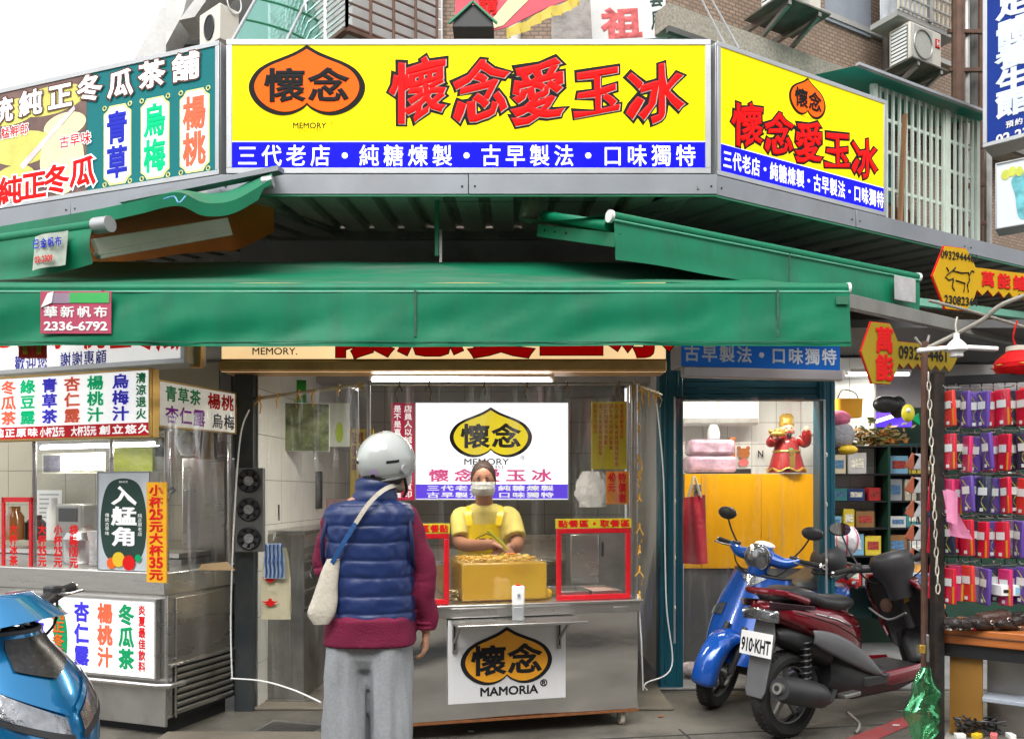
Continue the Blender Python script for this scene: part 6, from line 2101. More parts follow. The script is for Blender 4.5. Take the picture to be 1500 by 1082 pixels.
        for s_ in (-1, 1):
            lamp = patch(s_ * .08, s_ * .78, lambda a: .40 + .16 * a, lambda a: .50 + .26 * a, .008, M_lens, 'headlight', 12, 5)
            patch(s_ * .05, s_ * .84, lambda a: .35 + .18 * a, lambda a: .395 + .17 * a, .010, M_blkp, 'lamp_brow', 12, 2, lamp)
            patch(s_ * .05, s_ * .84, lambda a: .51 + .27 * a, lambda a: .545 + .28 * a, .010, paint, 'lamp_brow', 12, 2, lamp)
        patch(-.35, .35, lambda a: .72 + .15 * abs(a - .5), lambda a: .97, .010, mat('carbon panel', (.03, .03, .032), .25, 0, .4, 60), 'upper_panel', 10, 5)
        patch(-.5, .5, lambda a: .02, lambda a: .20, .010, M_blkp, 'lower_grille', 10, 4)
    # handlebar
    hx, hz = L - {'retro': .33, 'sport_red': .37, 'sport_blue': .25}[style], {'retro': .99, 'sport_red': .95, 'sport_blue': 1.0}[style]
    mb = MB()
    if style == 'retro':
        mb.ell((hx + .02, 0, hz + .01), (.085, .10, .085), 22, 14)
        for s_ in (-1, 1):
            mb.tube(curve([(hx, s_ * .06, hz + .01), (hx - .01, s_ * .16, hz + .0), (hx - .05, s_ * .235, hz + .035)], 5), interp([(.062, .05), (.045, .038), (.03, .028)], 5), 14)
        mb.tube([(hx + .03, 0, hz - .12), (hx + .0, 0, hz)], [(.06, .07), (.085, .09)], 16)
    elif style == 'sport_blue':
        mb.loft([[Vector((hx + .02 + .13 * (1 - t_) * math.cos(a) - .07 * t_ * (1 - math.cos(a)) * .5, (.19 - .10 * t_) * math.sin(a), hz - .05 + .11 * t_ + .03 * math.cos(a) * (1 - t_))) for a in [2 * math.pi * i / 28 for i in range(28)]] for t_ in (0, .15, .35, .6, .85, 1)])
    if style == 'sport_red':
        mb.loft([[Vector((hx - .0 + q[2] + q[0] * math.cos(a), q[1] * math.sin(a), hz + q[3])) for a in [2 * math.pi * i / 24 for i in range(24)]] for q in ((.07, .075, .03, -.22), (.085, .085, .02, -.12), (.12, .125, .01, -.04), (.13, .14, 0, .03), (.10, .11, -.01, .075), (.04, .05, -.01, .085))])
    steerp(mb).build('handlebar_cover', paint if style != 'sport_red' else M_blkp, t, smooth=70)
    for s_ in (-1, 1):
        mb = MB().tube([(hx - .05, s_ * .22, hz + .03), (hx - .10, s_ * .36, hz + .03)], .017, 14)
        gm = steerp(mb).build('grip', M_rubber, t)
        steerp(MB().cyl((hx - .10, s_ * .358, hz + .03), (hx - .103, s_ * .37, hz + .03), .019)).build('bar_end', M_chrome, gm)
        steerp(MB().tube(curve([(hx - .0, s_ * .20, hz + .03), (hx - .02, s_ * .27, hz + .02), (hx - .07, s_ * .38, hz + .015)], 4), .006, 8)).build('brake_lever', M_chrome, t)
        steerp(MB().obox((hx - .035, s_ * .205, hz + .035), (.05, .05, .05))).build('switch_block', M_blkp, t, bevel=.008)
        b_, tp = Vector((hx - .04, s_ * .20, hz + .05)), Vector((hx - .0, s_ * (.30 if style == 'retro' else .24), hz + (.24 if style == 'retro' else .30)))
        if mirrors:
            mirror_part(t, Ms @ b_, Ms @ tp, Ms.to_3x3() @ Vector((-1, .15 * -s_, .1)), .07, .045)
    if style == 'retro':
        hp = Vector((hx + .075, 0, hz + .01))
        hl = steerp(MB().lathe([(0, .03), (.05, .026), (.078, .012), (.084, 0), (.084, -.03)], hp, 28, 'x')).build('headlight', M_lens, t)
        steerp(MB().torus(hp, .085, .007, 30, 8, 'x')).build('headlight_rim', M_chrome, hl)
        steerp(MB().ell((hx - .02, 0, hz + .085), (.06, .07, .025), 16, 8)).build('speedometer', M_white, t)
    if style != 'retro':
        steerp(MB().tube([(hx - .05, -.25, hz + .03), (hx - .0, -.10, hz + .0), (hx - .0, .10, hz + .0), (hx - .05, .25, hz + .03)], .026, 12)).build('handlebar', M_blkp, t)
    for s_ in (-1, 1):
        steerp(MB().tube(curve([(hx - .02, s_ * .21, hz + .02), (hx + .02, s_ * .16, hz - .07), (hx + .04, s_ * .06, hz - .13), (hx - .01, s_ * .03, hz - .22)], 5), .005, 6)).build('brake_cable', M_rubber, t)
    # floor
    MB().loft([sell((x, 0, .295), .001 + 0, .001, 4) if False else [Vector((x, -w_, .25)), Vector((x, w_, .25)), Vector((x, w_ * 1.02, .32)), Vector((x, -w_ * 1.02, .32))] for x, w_ in ((.42, .17), (.55, .175), (.85, .17), (L - .20, .14))]).build('floorboard', M_blkp, t, bevel=.012)
    for s_ in (-1, 1):
        MB().tube([(.55, s_ * .15, .285), (.68, s_ * .163, .285), (L - .34, s_ * .165, .29), (L - .20, s_ * .14, .30)], [(.012, .03), (.022, .045), (.022, .05), (.012, .035)], 12).build('side_sill', paint, t)
    MB().loft([sell((x, 0, z_), .001, .001, 4) if False else [Vector((x, w_ * math.cos(a), z_ + h_ * math.sin(a))) for a in [2 * math.pi * i / 16 for i in range(16)]] for x, z_, w_, h_ in ((.20, .36, .10, .14), (.30, .34, .15, .17), (.45, .30, .165, .15), (.80, .235, .16, .08), (1.0, .24, .12, .06), (1.1, .27, .06, .04))]).build('belly_pan', M_blkp, t)
    # rear body shell
    def sect(x, z_, w_, h_, p=2.6, n=32):
        out = []
        for i in range(n):
            a = 2 * math.pi * i / n
            out.append(Vector((x, w_ * math.copysign(abs(math.cos(a)) ** (2 / p), math.cos(a)), z_ + h_ * math.copysign(abs(math.sin(a)) ** (2 / p), math.sin(a)))))
        return out
    if style == 'retro':
        secs = ((-.36, .64, .05, .03), (-.34, .64, .10, .07), (-.22, .62, .15, .12), (-.02, .58, .185, .16), (.18, .56, .19, .19), (.36, .54, .17, .22), (.46, .52, .13, .23), (.48, .50, .09, .22))
    else:
        secs = ((-.42, .765, .05, .02), (-.38, .755, .09, .045), (-.22, .725, .14, .075), (-.02, .685, .165, .10), (.16, .63, .17, .13), (.32, .56, .155, .16), (.44, .50, .13, .19), (.48, .47, .10, .18))
    MB().loft([sect(*s_) for s_ in secs]).build('rear_body', paint, t, smooth=60)
    for s_ in (-1, 1):
        MB().tube([(x, s_ * (w_ + .0012), z_ + .02) for x, z_, w_, h_ in secs[2:-1]], .0022, 5).build('panel_gap', M_ink, t)
        MB().tube([(x, s_ * (w_ * .985 + .002), z_ + h_ * .42) for x, z_, w_, h_ in secs[3:6]], .004, 5).build('script_badge', M_chrome, t)
    if style != 'retro':
        # grey sweeping side panels below the paint
        for s_ in (-1, 1):
            def swf(a, b):
                x = -.06 + .66 * a
                zc = .60 - .30 * a ** 1.1 + .02 * math.sin(a * 3)
                th = .068 * math.sin(math.pi * min(1, a * .9 + .12)) ** .6
                return (x, s_ * (.172 + .012 * math.sin(math.pi * b) + .01 * math.sin(a * 3.1)), zc + th * (b * 2 - 1))
            solid(MB().grid(swf, 18, 6).build('side_panel', M_greyp, t, smooth=70), .01)
            def rib(a, b):
                x = -.44 + .40 * a
                return (x, s_ * (.09 + .075 * a + .004), .79 - .03 * a + .045 * (b - .5) * (1 - .5 * a))
            solid(MB().grid(rib, 10, 4).build('tail_trim', mat('dark gloss trim', (.03, .015, .02), .15, 0, .1), t), .006)
        MB().loft([sect(x, z_, w_, h_, 2.3, 20) for x, z_, w_, h_ in ((-.30, .61, .07, .03), (-.22, .60, .10, .06), (.0, .56, .12, .09), (.2, .48, .12, .10))]).build('under_tail', M_blkp, t)
    # grab rail, seat
    MB().tube(curve([(-.10, -.15, .80), (-.32, -.13, .85), (-.42, -.06, .86), (-.42, .06, .86), (-.32, .13, .85), (-.10, .15, .80)], 6), (.015) if style == 'retro' else .020, 10).build('grab_rail', M_blkp if style == 'retro' else paint, t)
    so_ = 0 if style != 'retro' else -.0
    MB().loft([sect(x, z_, w_, h_, 2.5, 28) for x, z_, w_, h_ in ((-.32, .82, .05, .02), (-.28, .825, .10, .04), (-.12, .83, .14, .05), (.02, .81, .145, .05), (.10, .78, .145, .05), (.25, .755, .135, .05), (.40, .75, .10, .045), (.47, .745, .055, .03))]).build('seat', M_seat, t, smooth=70)
    # tail lamp and plate
    tl = MB().grid(lambda a, b: (-.40 - .03 * math.cos((a - .5) * 3.0), (a - .5) * .25, .70 + .065 * b - .02 * abs(a - .5)), 12, 4)
    solid(tl.build('tail_light', M_lens if style != 'retro' else M_rlens, t), .03)
    for s_ in (-1, 1):
        MB().ell((-.39, s_ * .10, .735), (.06, .016, .020), 12, 8).build('rear_indicator', M_lens, t)
    MB().loft([[Vector((x - .004, -w_, z_)), Vector((x - .004, w_, z_)), Vector((x + .02, w_ * .9, z_)), Vector((x + .02, -w_ * .9, z_))] for x, z_, w_ in ((-.34, .72, .06), (-.36, .60, .085), (-.40, .48, .08), (-.46, .30, .075), (-.47, .26, .055))]).build('rear_mudguard', M_greyp, t, bevel=.006)
    if plate:
        Mp = Matrix.Translation((-.445, 0, .56)) @ Matrix.Rotation(R(-90), 4, 'Z') @ Matrix.Rotation(R(-12), 4, 'X')
        mbp = MB().box(-.115, .115, -.004, .0, -.068, .068)
        mbp.v = [tuple(Mp @ Vector(v)) for v in mbp.v]
        pl_ = mbp.build('number_plate', M_white, t, bevel=.001)
        mbt_ = text_mb([plate], -.105, .105, -.052, .03, .03, False, -.006, 1, .001)
        mbt_.v = [tuple(Mp @ Vector(v)) for v in mbt_.v]
        mbt_.build('lettering', M_ink, pl_, smooth=None)
    # engine, swing arm, muffler, shock
    mb = MB()
    mb.loft([sect(x, z_, w_, h_, 2.4, 18) for x, z_, w_, h_ in ((-.03, .25, .05, .06), (.05, .26, .07, .08), (.25, .28, .08, .09), (.42, .30, .07, .07))])
    mb.v = [(v[0], v[1] + .075, v[2]) for v in mb.v]
    mb.build('engine_case', M_steeld, t)
    mb = MB().tube(curve([(.28, -.07, .26), (.15, -.12, .20), (.05, -.125, .24)], 5), .018, 10)
    mb.tube([(.10, -.135, .235), (.04, -.14, .25), (-.05, -.145, .275), (-.26, -.155, .325), (-.31, -.157, .337)], [(.04, .04), (.074, .070), (.084, .078), (.080, .074), (.066, .06)], 20)
    mf = mb.build('muffler', M_blkp, t)
    MB().tube([(-.31, -.157, .337), (-.335, -.158, .343)], [.034, .032], 16).build('muffler_tip', M_steeld, mf)
    MB().tube([(-.334, -.158, .343), (-.338, -.158, .344)], [.016, .016], 12).build('muffler_bore', M_dark, mf)
    mb = MB()
    sp = Vector((-.03, -.10, .30)); ep = Vector((-.02, -.10, .60))
    pts = []
    for i in range(90):
        a = i / 89
        q = sp.lerp(ep, .1 + a * .8)
        pts.append(q + Vector((.030 * math.cos(a * 44), .030 * math.sin(a * 44), 0)))
    mb.tube(pts, .006, 6)
    mb.cyl(sp, ep, .014)
    mb.build('shock_absorber', M_blkp, t)
    MB().tube(curve([(.30, -.13, .12), (.36, -.17, .05), (.30, -.19, .012)], 5), .010, 8).build('stand', M_steeld, t)
    if style != 'retro':
        for o in t.children:
            if o.type == 'MESH' and 'wheel' not in o.name and o.name.split('.')[0] not in ('muffler', 'engine_case', 'shock_absorber'):
                for me_ in [o.data] + [c_.data for c_ in o.children]:
                    for v in me_.vertices:
                        if v.co.x < 0:
                            v.co.x *= .72
    MB().bar((.16, -.20, .245), (.30, -.20, .25), .06, .025).build('foot_peg', M_steeld, t, bevel=.006)
    return t

M_pred = mat('dark red scooter paint', (.16, .004, .012), .14, .25, .05, 3, coat=1.0)
M_pblue = mat('bright blue scooter paint', (.008, .085, .42), .16, .15, .05, 3, coat=1.0)
M_pcyan = mat('metallic blue scooter paint', (.012, .20, .45), .2, .55, .06, 3, coat=1.0)
rsx = gp(1147, 1078)
sc_red = scooter('motor_scooter', 'dark red and black scooter with number plate 910 KHT and large muffler, on the right', 'scooter', (1.655, 4.80, 0), math.atan2(.52, .855), M_pred, 'sport_red', plate='910·KHT', steer=R(42))
fbx = gp(1042, 1030)
fw = Vector((-.72, -.69)).normalized()
sc_blue = scooter('motor_scooter', 'bright blue retro scooter with round headlight in front of the orange counter', 'scooter', (1.335 - fw.x * 1.28, 5.42 - fw.y * 1.28, 0), math.atan2(fw.y, fw.x), M_pblue, 'retro', steer=R(8), roll=R(-9))
fw = Vector((.97, -.24)).normalized()
sc_left = scooter('motor_scooter', 'metallic light blue scooter nose cut off by the lower left edge', 'scooter', (-1.52 - fw.x * 1.28, 2.84 - fw.y * 1.28, 0), math.atan2(fw.y, fw.x), M_pcyan, 'sport_blue', steer=R(-4), mirrors=False)
# open face black helmet with goggles logo resting on the blue scooter seat
q = P(1213, 822, 5.95)
t = thing('helmet', 'matte black helmet resting on the blue scooter seat', 'helmet', q)
MB().ell((0, 0, 0), (.125, .14, .125), 28, 18).build('shell', mat('matte black shell', (.025, .025, .027), .5, 0, .1), t)
MB().torus((0, 0, -.08), .105, .012, 28, 8, 'z').build('edge', M_rubber, t)
for s_ in (0, 1):
    MB().torus((-.07 + s_ * .035, -.118, -.03), .014, .004, 16, 6).build('badge_ring', M_white, t)
# pink striped carrier bag
q = P(1240, 790, 6.1)
t = thing('carrier_bag', 'full white carrier bag with pink stripes behind the red scooter handlebar', 'bag', q)
def pbag(a, b, o_=0):
    an = a * 6.2832
    r_ = (.095 + o_) * math.sin(math.pi * min(.97, b * .86 + .10)) ** .6
    return (r_ * math.cos(an) * (1 + .08 * noise.noise(Vector((math.cos(an) * 2, math.sin(an) * 2, b * 3)))), r_ * math.sin(an), .10 - b * .22)
MB().grid(pbag, 28, 16).build('bag', MATS['white crumpled plastic'], t)
for i in range(7):
    MB().grid(lambda a, b: pbag((i + .15 * a) / 7 + .4, b, .003), 2, 14).build('stripe', mat('pink stripe', (.65, .08, .2), .35), t)

for px, py, lab, m_, r_ in ((1312, 1063, 'small white scrap of paper on the red road line', M_wpaper, .02), (1318, 1042, 'pale bottle cap on the ground under the red scooter front', M_alu, .022), (968, 1050, 'dry brown leaf on the ground right of the cart wheel', M_wood, .02), (690, 1072, 'crumpled grey receipt on the ground under the cart front', M_cup, .016)):
    g_ = gp(px, py)
    one(MB().prismM([(r_ * math.cos(a) * (1 + .3 * math.sin(3 * a)), .7 * r_ * math.sin(a)) for a in [2 * math.pi * i / 12 for i in range(12)]], .004, Matrix.Translation((g_.x, g_.y, .008)) @ Matrix.Rotation(R(80), 4, 'X')), 'litter', lab, 'litter', m_)
# ---------------------------------------------------------------- right hand accessory shop
DR = 3.95
post = thing('slotted_post', 'black slotted angle iron post at the corner of the accessory stall', 'post', P(1377, 0, DR).to_2d().to_3d())
zt_ = P(0, 545, DR).z
mb = MB()
mb.box(-.022, .022, 0, .004, 0, zt_)
mb.box(-.026, -.022, 0, .045, 0, zt_)
mb.build('angle_bar', mat('black angle iron', (.03, .028, .026), .6, .5, .3, 20, dirt=.5, dcol=(.12, .06, .03), dscale=12), post)
mb = MB()
z = .05
while z < zt_ - .05:
    mb.prism([(-.006, z), (.006, z), (.006, z + .022), (-.006, z + .022)], -.0015, -.0005)
    z += .05
mb.build('slots', M_dark, post, kind='stuff')
rp = P(1354, 0, 4.05)
rz1 = P(0, 500, 4.05).z
one(MB().tube([(rp.x, rp.y, 0), (rp.x, rp.y, rz1)], .016, 10), 'rusty_pole', 'thin rusty upright pole left of the slotted post', 'pole', M_rust)
t = thing('branch_pole', 'pale bent stick slanting up over the accessory stall', 'stick', P(1355, 512, 4.05))
o_ = P(1355, 512, 4.05)
MB().tube([p - o_ for p in curve([P(1352, 513, 4.05), P(1395, 492, 4.0), P(1440, 468, 3.9), P(1470, 445, 3.85), P(1540, 420, 3.8)], 6)], .011, 8).build('stick', mat('grey stick', (.30, .28, .24), .7, 0, .2, 20), t)
MB().tube([(0, 0, 0), (-.05, 0, .06)], .006, 6).tube([(0, 0, 0), (.02, 0, .07)], .006, 6).build('twig', MATS['grey stick'], t)
t = thing('branch_pole', 'second pale stick crossing under the key shaped sign', 'stick', P(1360, 440, 4.0))
o_ = P(1360, 440, 4.0)
MB().tube([p - o_ for p in curve([P(1360, 440, 4.0), P(1430, 458, 4.05), P(1530, 488, 4.1)], 5)], .008, 8).build('stick', MATS['grey stick'], t)
# folding white lamp (three arms, unlit)
q = P(1401, 510, 3.9)
lp_ = thing('folding_lamp', 'white three winged folding lamp hanging from the pale stick', 'lamp', q)
MB().lathe([(.0, .075), (.013, .07), (.014, .045), (.03, .03), (.045, .012), (.048, -.01), (.030, -.02), (.03, -.04), (0, -.042)], n=20).build('body', M_white, lp_)
MB().obox((-.11, 0, -.005), (.15, .03, .022), Matrix.Rotation(R(-5), 3, 'Y')).build('wing', M_white, lp_, bevel=.006)
MB().obox((.12, 0, .0), (.15, .03, .022), Matrix.Rotation(R(3), 3, 'Y')).build('wing', M_white, lp_, bevel=.006)
MB().tube(curve([(0, 0, .07), (-.004, .0, .11), (.004, 0, .15)], 5), .004, 6).build('cord', M_cream, lp_)

# key shaped signs
def keyboard_sign(pl, u0, z0, w_, h_, lab, m_, flip=False):
    t = thing('key_sign', lab, 'sign', pl.world(u0, 0, z0), pl.rz)
    a = .36
    pts = [(0, h_ * .5), (w_ * a * .28, h_), (w_ * a * .8, h_), (w_ * a * .95, h_ * .82), (w_ * a * 1.02, h_ * .72), (w_ * .98, h_ * .72), (w_, h_ * .52)]
    n = 6
    xs0, xs1 = w_ * .96, w_ * a * 1.05
    for i in range(n):
        x = xs0 + (xs1 - xs0) * i / n
        pts.append((x, h_ * .38))
        pts.append((xs0 + (xs1 - xs0) * (i + .5) / n, h_ * .28))
    pts += [(xs1, h_ * .36), (w_ * a * .98, h_ * .22), (w_ * a * .8, 0), (w_ * a * .3, 0)]
    MB().prism(pts, 0, .012).build('board', m_, t)
    c = (sum(p[0] for p in pts) / len(pts), sum(p[1] for p in pts) / len(pts))
    bb = [(c[0] + (p[0] - c[0]) * 1.012, c[1] + (p[1] - c[1]) * 1.02) for p in pts]
    MB().prism(bb, .004, .014).build('edge', M_redp, t)
    return t
M_key = mat('weathered yellow sign', (.55, .33, .01), .5, 0, .12, 5, dirt=.35, dcol=(.3, .15, .02), dscale=5)
M_keyd = mat('dim yellow sign', (.34, .24, .02), .5, 0, .12, 5, dirt=.4, dcol=(.2, .12, .02), dscale=5)
pl = Plane(P(1262, 0, 4.9), P(1402, 0, 5.2))
W1 = pl.W
z0 = P(0, 563, 5.0).z; z1 = P(0, 475, 5.0).z
kt = keyboard_sign(pl, 0, z0, W1, z1 - z0, 'lower key shaped yellow sign with two big red characters and a phone number', M_keyd)
h_ = z1 - z0
text_mb('萬能', W1 * .13, W1 * .32, h_ * .04, h_ * .95, .05, True, -.004, .95, .0015).build('lettering', M_redp, kt, smooth=None)
text_mb(['0932944461'], W1 * .37, W1 * .88, h_ * .44, h_ * .66, .02, False, -.004, 1, .001).build('lettering', M_ink, kt, smooth=None)
pl = Plane(P(1367, 0, 4.6), P(1530, 0, 4.9))
W1 = pl.W
z0 = P(0, 453, 4.65).z; z1 = P(0, 362, 4.65).z
h_ = z1 - z0
kt = keyboard_sign(pl, 0, z0, W1, h_, 'upper key shaped yellow sign with sketched ox and handwritten numbers', M_key)
text_mb('萬能鑰匙', W1 * .40, W1 * .98, h_ * .40, h_ * .70, .04, False, -.004, .85, .0015).build('lettering', M_redp, kt, smooth=None)
text_mb(['0932944461'], W1 * .06, W1 * .37, h_ * .80, h_ * .93, .01, False, -.004, 1, .001).build('lettering', M_ink, kt, smooth=None)
text_mb(['23082364'], W1 * .09, W1 * .38, h_ * .08, h_ * .22, .02, False, -.004, 1, .001).build('lettering', M_ink, kt, smooth=None)
ox = [[(.12, .55), (.16, .62), (.24, .60), (.30, .62), (.31, .5), (.29, .42), (.30, .3)], [(.12, .55), (.10, .5), (.13, .46), (.17, .5)], [(.17, .48), (.16, .36), (.18, .30)], [(.19, .47), (.27, .44), (.26, .30)], [(.13, .60), (.11, .66)], [(.16, .62), (.19, .68)], [(.31, .58), (.33, .66), (.35, .64)]]
mb = MB()
for l_ in ox:
    mb.tube([Vector((a * W1, -.003, b * h_)) for a, b in l_], .0035, 5)
mb.build('ox_drawing', M_ink, kt)

# hook rack with phone pouches
A2 = P(1368, 0, 4.0).to_2d(); B2 = P(1530, 0, 3.85).to_2d()
PP = Plane(A2, B2)
rows = [(565, 626), (630, 690), (692, 750), (754, 812), (822, 882)]
cols_ = {
    'crimson': mat('crimson pouch', (.62, .008, .035), .35, 0, .1), 'navy': mat('navy pouch', (.025, .03, .07), .4, 0, .15),
    'purple': mat('purple pouch', (.12, .06, .32), .4, 0, .1), 'scarlet': mat('scarlet pouch', (.70, .04, .03), .35, 0, .1),
    'mauve': mat('mauve pouch', (.28, .16, .30), .4, 0, .1), 'pink': mat('hot pink pouch', (.62, .03, .14), .35, 0, .1)}
M_sleeve = film('clear sleeve', .015, .12, stretch=(6, 6, 2))
M_edge = mat('golden edge print', (.7, .3, .02), .4)
rackk = thing('hook_rack', 'black mesh rack with rows of wire hooks behind the phone pouches', 'rack', PP.world(-.03, .07, .9), PP.rz)
mb = MB()
Wk = PP.W + .05
for i in range(int(Wk / .05) + 1):
    mb.cyl((i * .05, 0, 0), (i * .05, 0, 1.06), .003, n=5)
for i in range(22):
    mb.cyl((0, .006, i * .05), (Wk, .006, i * .05), .003, n=5)
mb.build('mesh_panel', M_black, rackk)
MB().box(-.01, Wk, -.01, .03, 1.05, 1.09).build('top_bar', M_black, rackk)
pal = ['mauve', 'navy', 'mauve', 'crimson', 'navy', 'scarlet', 'navy', 'crimson']
pals = [['mauve', 'navy', 'purple', 'crimson', 'navy', 'scarlet', 'navy', 'crimson'], ['navy', 'navy', 'purple', 'pink', 'navy', 'scarlet', 'purple', 'navy'], ['crimson', 'pink', 'purple', 'purple', 'navy', 'pink', 'purple', 'scarlet'], ['crimson', 'crimson', 'navy', 'purple', 'mauve', 'mauve', 'crimson', 'navy'], ['crimson', 'pink', 'mauve', 'navy', 'purple', 'navy', 'scarlet', 'navy']]
ordn = [w_ + ' from the chain' for w_ in 'first second third fourth fifth sixth seventh eighth ninth tenth eleventh twelfth thirteenth fourteenth fifteenth sixteenth'.split()]
rws = ['top', 'second', 'middle', 'fourth', 'bottom']
proto = {}
rnd = random.Random(11)
def pouch(col):
    t = thing('phone_pouch', 'x', 'phone pouch', group='phone pouches hanging on the hook rack')
    w_, h_ = .070, .185
    MB().box(-w_ / 2, w_ / 2, -.009, .009, -h_, -.012).build('pouch', cols_[col], t, bevel=.005)
    if col in ('crimson', 'scarlet', 'pink'):
        MB().box(w_ / 2 - .009, w_ / 2 + .0005, -.0105, -.0095, -h_ + .004, -.10).build('gold_edge', M_edge, t)
    else:
        MB().tube(curve([(-.02, -.0105, -.03), (.012, -.0105, -.08), (-.006, -.0105, -.13), (.02, -.0105, -.17)], 4), .0022, 5).build('curved_print', mat('olive print', (.4, .42, .05), .4), t)
    MB().box(-.022, .022, -.0125, -.0115, -.098, -.062).build('price_label', M_wpaper, t)
    MB().box(-.010, .006, -.0125, -.0115, -h_ + .01, -h_ + .026).build('small_tag', M_wpaper, t)
    MB().box(-w_ / 2 - .004, w_ / 2 + .004, -.014, -.0135, -h_ - .006, .002).build('clear_sleeve', M_sleeve, t)
    MB().tube([(0, .07, .006), (0, -.02, .004), (0, -.03, .016)], .002, 5).build('wire_hook', M_steel, t)
    return t
for ri, (y0, y1) in enumerate(rows):
    u = .018
    ci = 0
    while u < PP.W and ci < 16:
        col = pals[ri][ci // 2] if ci % 2 == 0 else rnd.choice(['crimson', 'scarlet', 'pink', 'navy', 'crimson', 'purple'])
        zz = CH + (HY - (y0 + 3)) / F * 3.95
        lab = '%s phone pouch in clear sleeve, %s in the %s hook row' % (col, ordn[ci], rws[ri])
        if col not in proto:
            o = proto[col] = pouch(col)
            o['label'] = lab
        else:
            o = dup(proto[col], lab)
        o.location = PP.world(u, (-.034 if ci % 2 else .0) + rnd.uniform(-.006, .006), zz + rnd.uniform(-.010, .006))
        o.rotation_euler = (rnd.uniform(-.03, .05), rnd.uniform(-.09, .09), PP.rz + (rnd.uniform(-1.25, -.75) if ci % 2 else rnd.uniform(-.35, .2)))
        u += .038 + rnd.uniform(-.003, .006)
        ci += 1
# pink cloth over the rack
pc = P(1390, 755, 3.82)
t = thing('pink_cloth', 'pale pink cloth hanging over the phone pouches', 'cloth', pc)
def clo(a, b):
    w_ = .035 + .10 * b
    return (-.035 + w_ * a + .02 * b * (1 - a), -.02 * math.sin(a * 5 + b * 2) - .01, .12 - b * .21 - .02 * a)
MB().grid(clo, 16, 14).build('cloth', mat('pale pink cloth', (.72, .25, .42), .7, 0, .08, 8, .3, 30), t, smooth=80)
MB().grid(lambda a, b: (-.035 + .055 * a, -.045 - .01 * math.sin(a * 4), .125 - .15 * b - .02 * a), 8, 8).build('folded_corner', MATS['pale pink cloth'], t)
# chain
o_ = P(1360, 552, 3.88)
t = thing('chain', 'pale metal chain hanging down the rusty pole', 'chain', o_)
n = 24
me = MB()
pts = []
for j in range(22):
    a = 2 * math.pi * j / 22
    pts.append(Vector((.010 * math.cos(a), 0, .024 * math.sin(a))))
me.tube(pts + [pts[0]], .0028, 6, cap=False)
ml = me.mesh('link', M_cream, 60)
end = P(1374, 862, 3.9)
for i in range(n):
    o = bpy.data.objects.new('link', ml)
    COL.objects.link(o)
    o.parent = t
    q = o_.lerp(end, i / (n - 1)) - o_
    o.location = q
    o.rotation_euler = (0, rnd.uniform(-.1, .1), (0.25 if i % 2 else 1.2) + rnd.uniform(-.2, .2))
# shelf, bags, cabinet
ps = Plane(P(1382, 0, 3.98), P(1540, 0, 3.72))
t = thing('display_shelf', 'orange edged wooden shelf of the accessory stall', 'shelf', ps.world(0, 0, 0), ps.rz)
zs = P(0, 932, 3.95).z
MB().box(0, ps.W, 0, .45, zs - .035, zs + .04).build('wood_edge', M_wood, t, bevel=.005)
MB().box(0, ps.W, -.006, .0, zs + .006, zs + .010).build('groove', M_rust, t)
MB().box(.0, ps.W, .02, .44, zs - .10, zs - .036).build('black_band', M_black, t)
MB().box(.02, .16, .05, .07, .24, zs - .10).build('brown_panel', mat('brown board', (.25, .12, .02), .5, 0, .2, 4), t)
MB().box(.165, ps.W, .18, .20, .24, zs - .10).build('grey_panel', M_steeld, t)
MB().box(.16, ps.W, .03, .18, .42, .44).build('lower_shelf', mat('pale shelf', (.3, .33, .38), .5), t, bevel=.003)
MB().box(-.0, ps.W, -.03, .42, 0, .235).build('stone_base', mat('stained stone base', (.34, .32, .28), .8, 0, .15, 5, .3, 30, .6, (.12, .1, .07), 6), t, bevel=.006)
M_leath = mat('dark leather', (.03, .022, .02), .35, 0, .3, 12, .4, 60)
for k, (px, py, w_, h_, lab, m_, tilt) in enumerate(((1412, 893, .10, .05, 'black leather pouch beside the hook rack on the wooden shelf', M_leath, .1), (1455, 890, .15, .065, 'large brown leather pouch in the middle of the wooden shelf', mat('brown leather', (.07, .035, .025), .35, 0, .3, 12, .4, 60), -.15), (1470, 908, .14, .045, 'black leather pouch lying in front of the brown one', M_leath, .2), (1500, 888, .10, .06, 'black leather pouch at the right edge of the picture', M_leath, 0), (1398, 884, .09, .05, 'small black leather pouch right at the slotted post', M_leath, .3), (1432, 906, .13, .04, 'flat black leather pouch at the front edge of the wooden shelf', M_leath, -.1), (1436, 880, .12, .05, 'black leather pouch behind the large brown one', M_leath, .15), (1492, 902, .12, .05, 'black leather pouch under the pale blue and white card box', M_leath, -.2))):
    q = P(px, py, 3.9)
    b_ = thing('leather_pouch', lab, 'pouch', (q.x, q.y, zs + .045 + .02 * (k % 2)), .2 + tilt, 'leather pouches on the wooden shelf')
    MB().obox((0, 0, h_ / 2), (w_, .08, h_), Matrix.Rotation(tilt, 3, 'Y')).build('body', m_, b_, bevel=.018)
    MB().obox((0, -.035, h_ * .55), (w_ * .85, .02, h_ * .6), Matrix.Rotation(tilt, 3, 'Y')).build('flap', m_, b_, bevel=.006)
    MB().torus((w_ * .3, -.05, h_ * .5), .009, .002, 12, 5).build('buckle', M_chrome, b_)
q = P(1478, 862, 3.88)
t = thing('white_carton', 'pale blue and white card box on top of the leather pouches', 'carton', (q.x, q.y, q.z - .03), .1)
MB().box(-.06, .06, -.03, .05, 0, .05).build('box', M_wpaper, t, bevel=.002)
MB().box(.01, .05, -.032, -.03, .008, .04).build('blue_print', mat('pale blue print', (.25, .5, .65), .4), t)
MB().box(-.05, -.02, -.032, -.03, .015, .03).build('dark_print', M_ink, t)
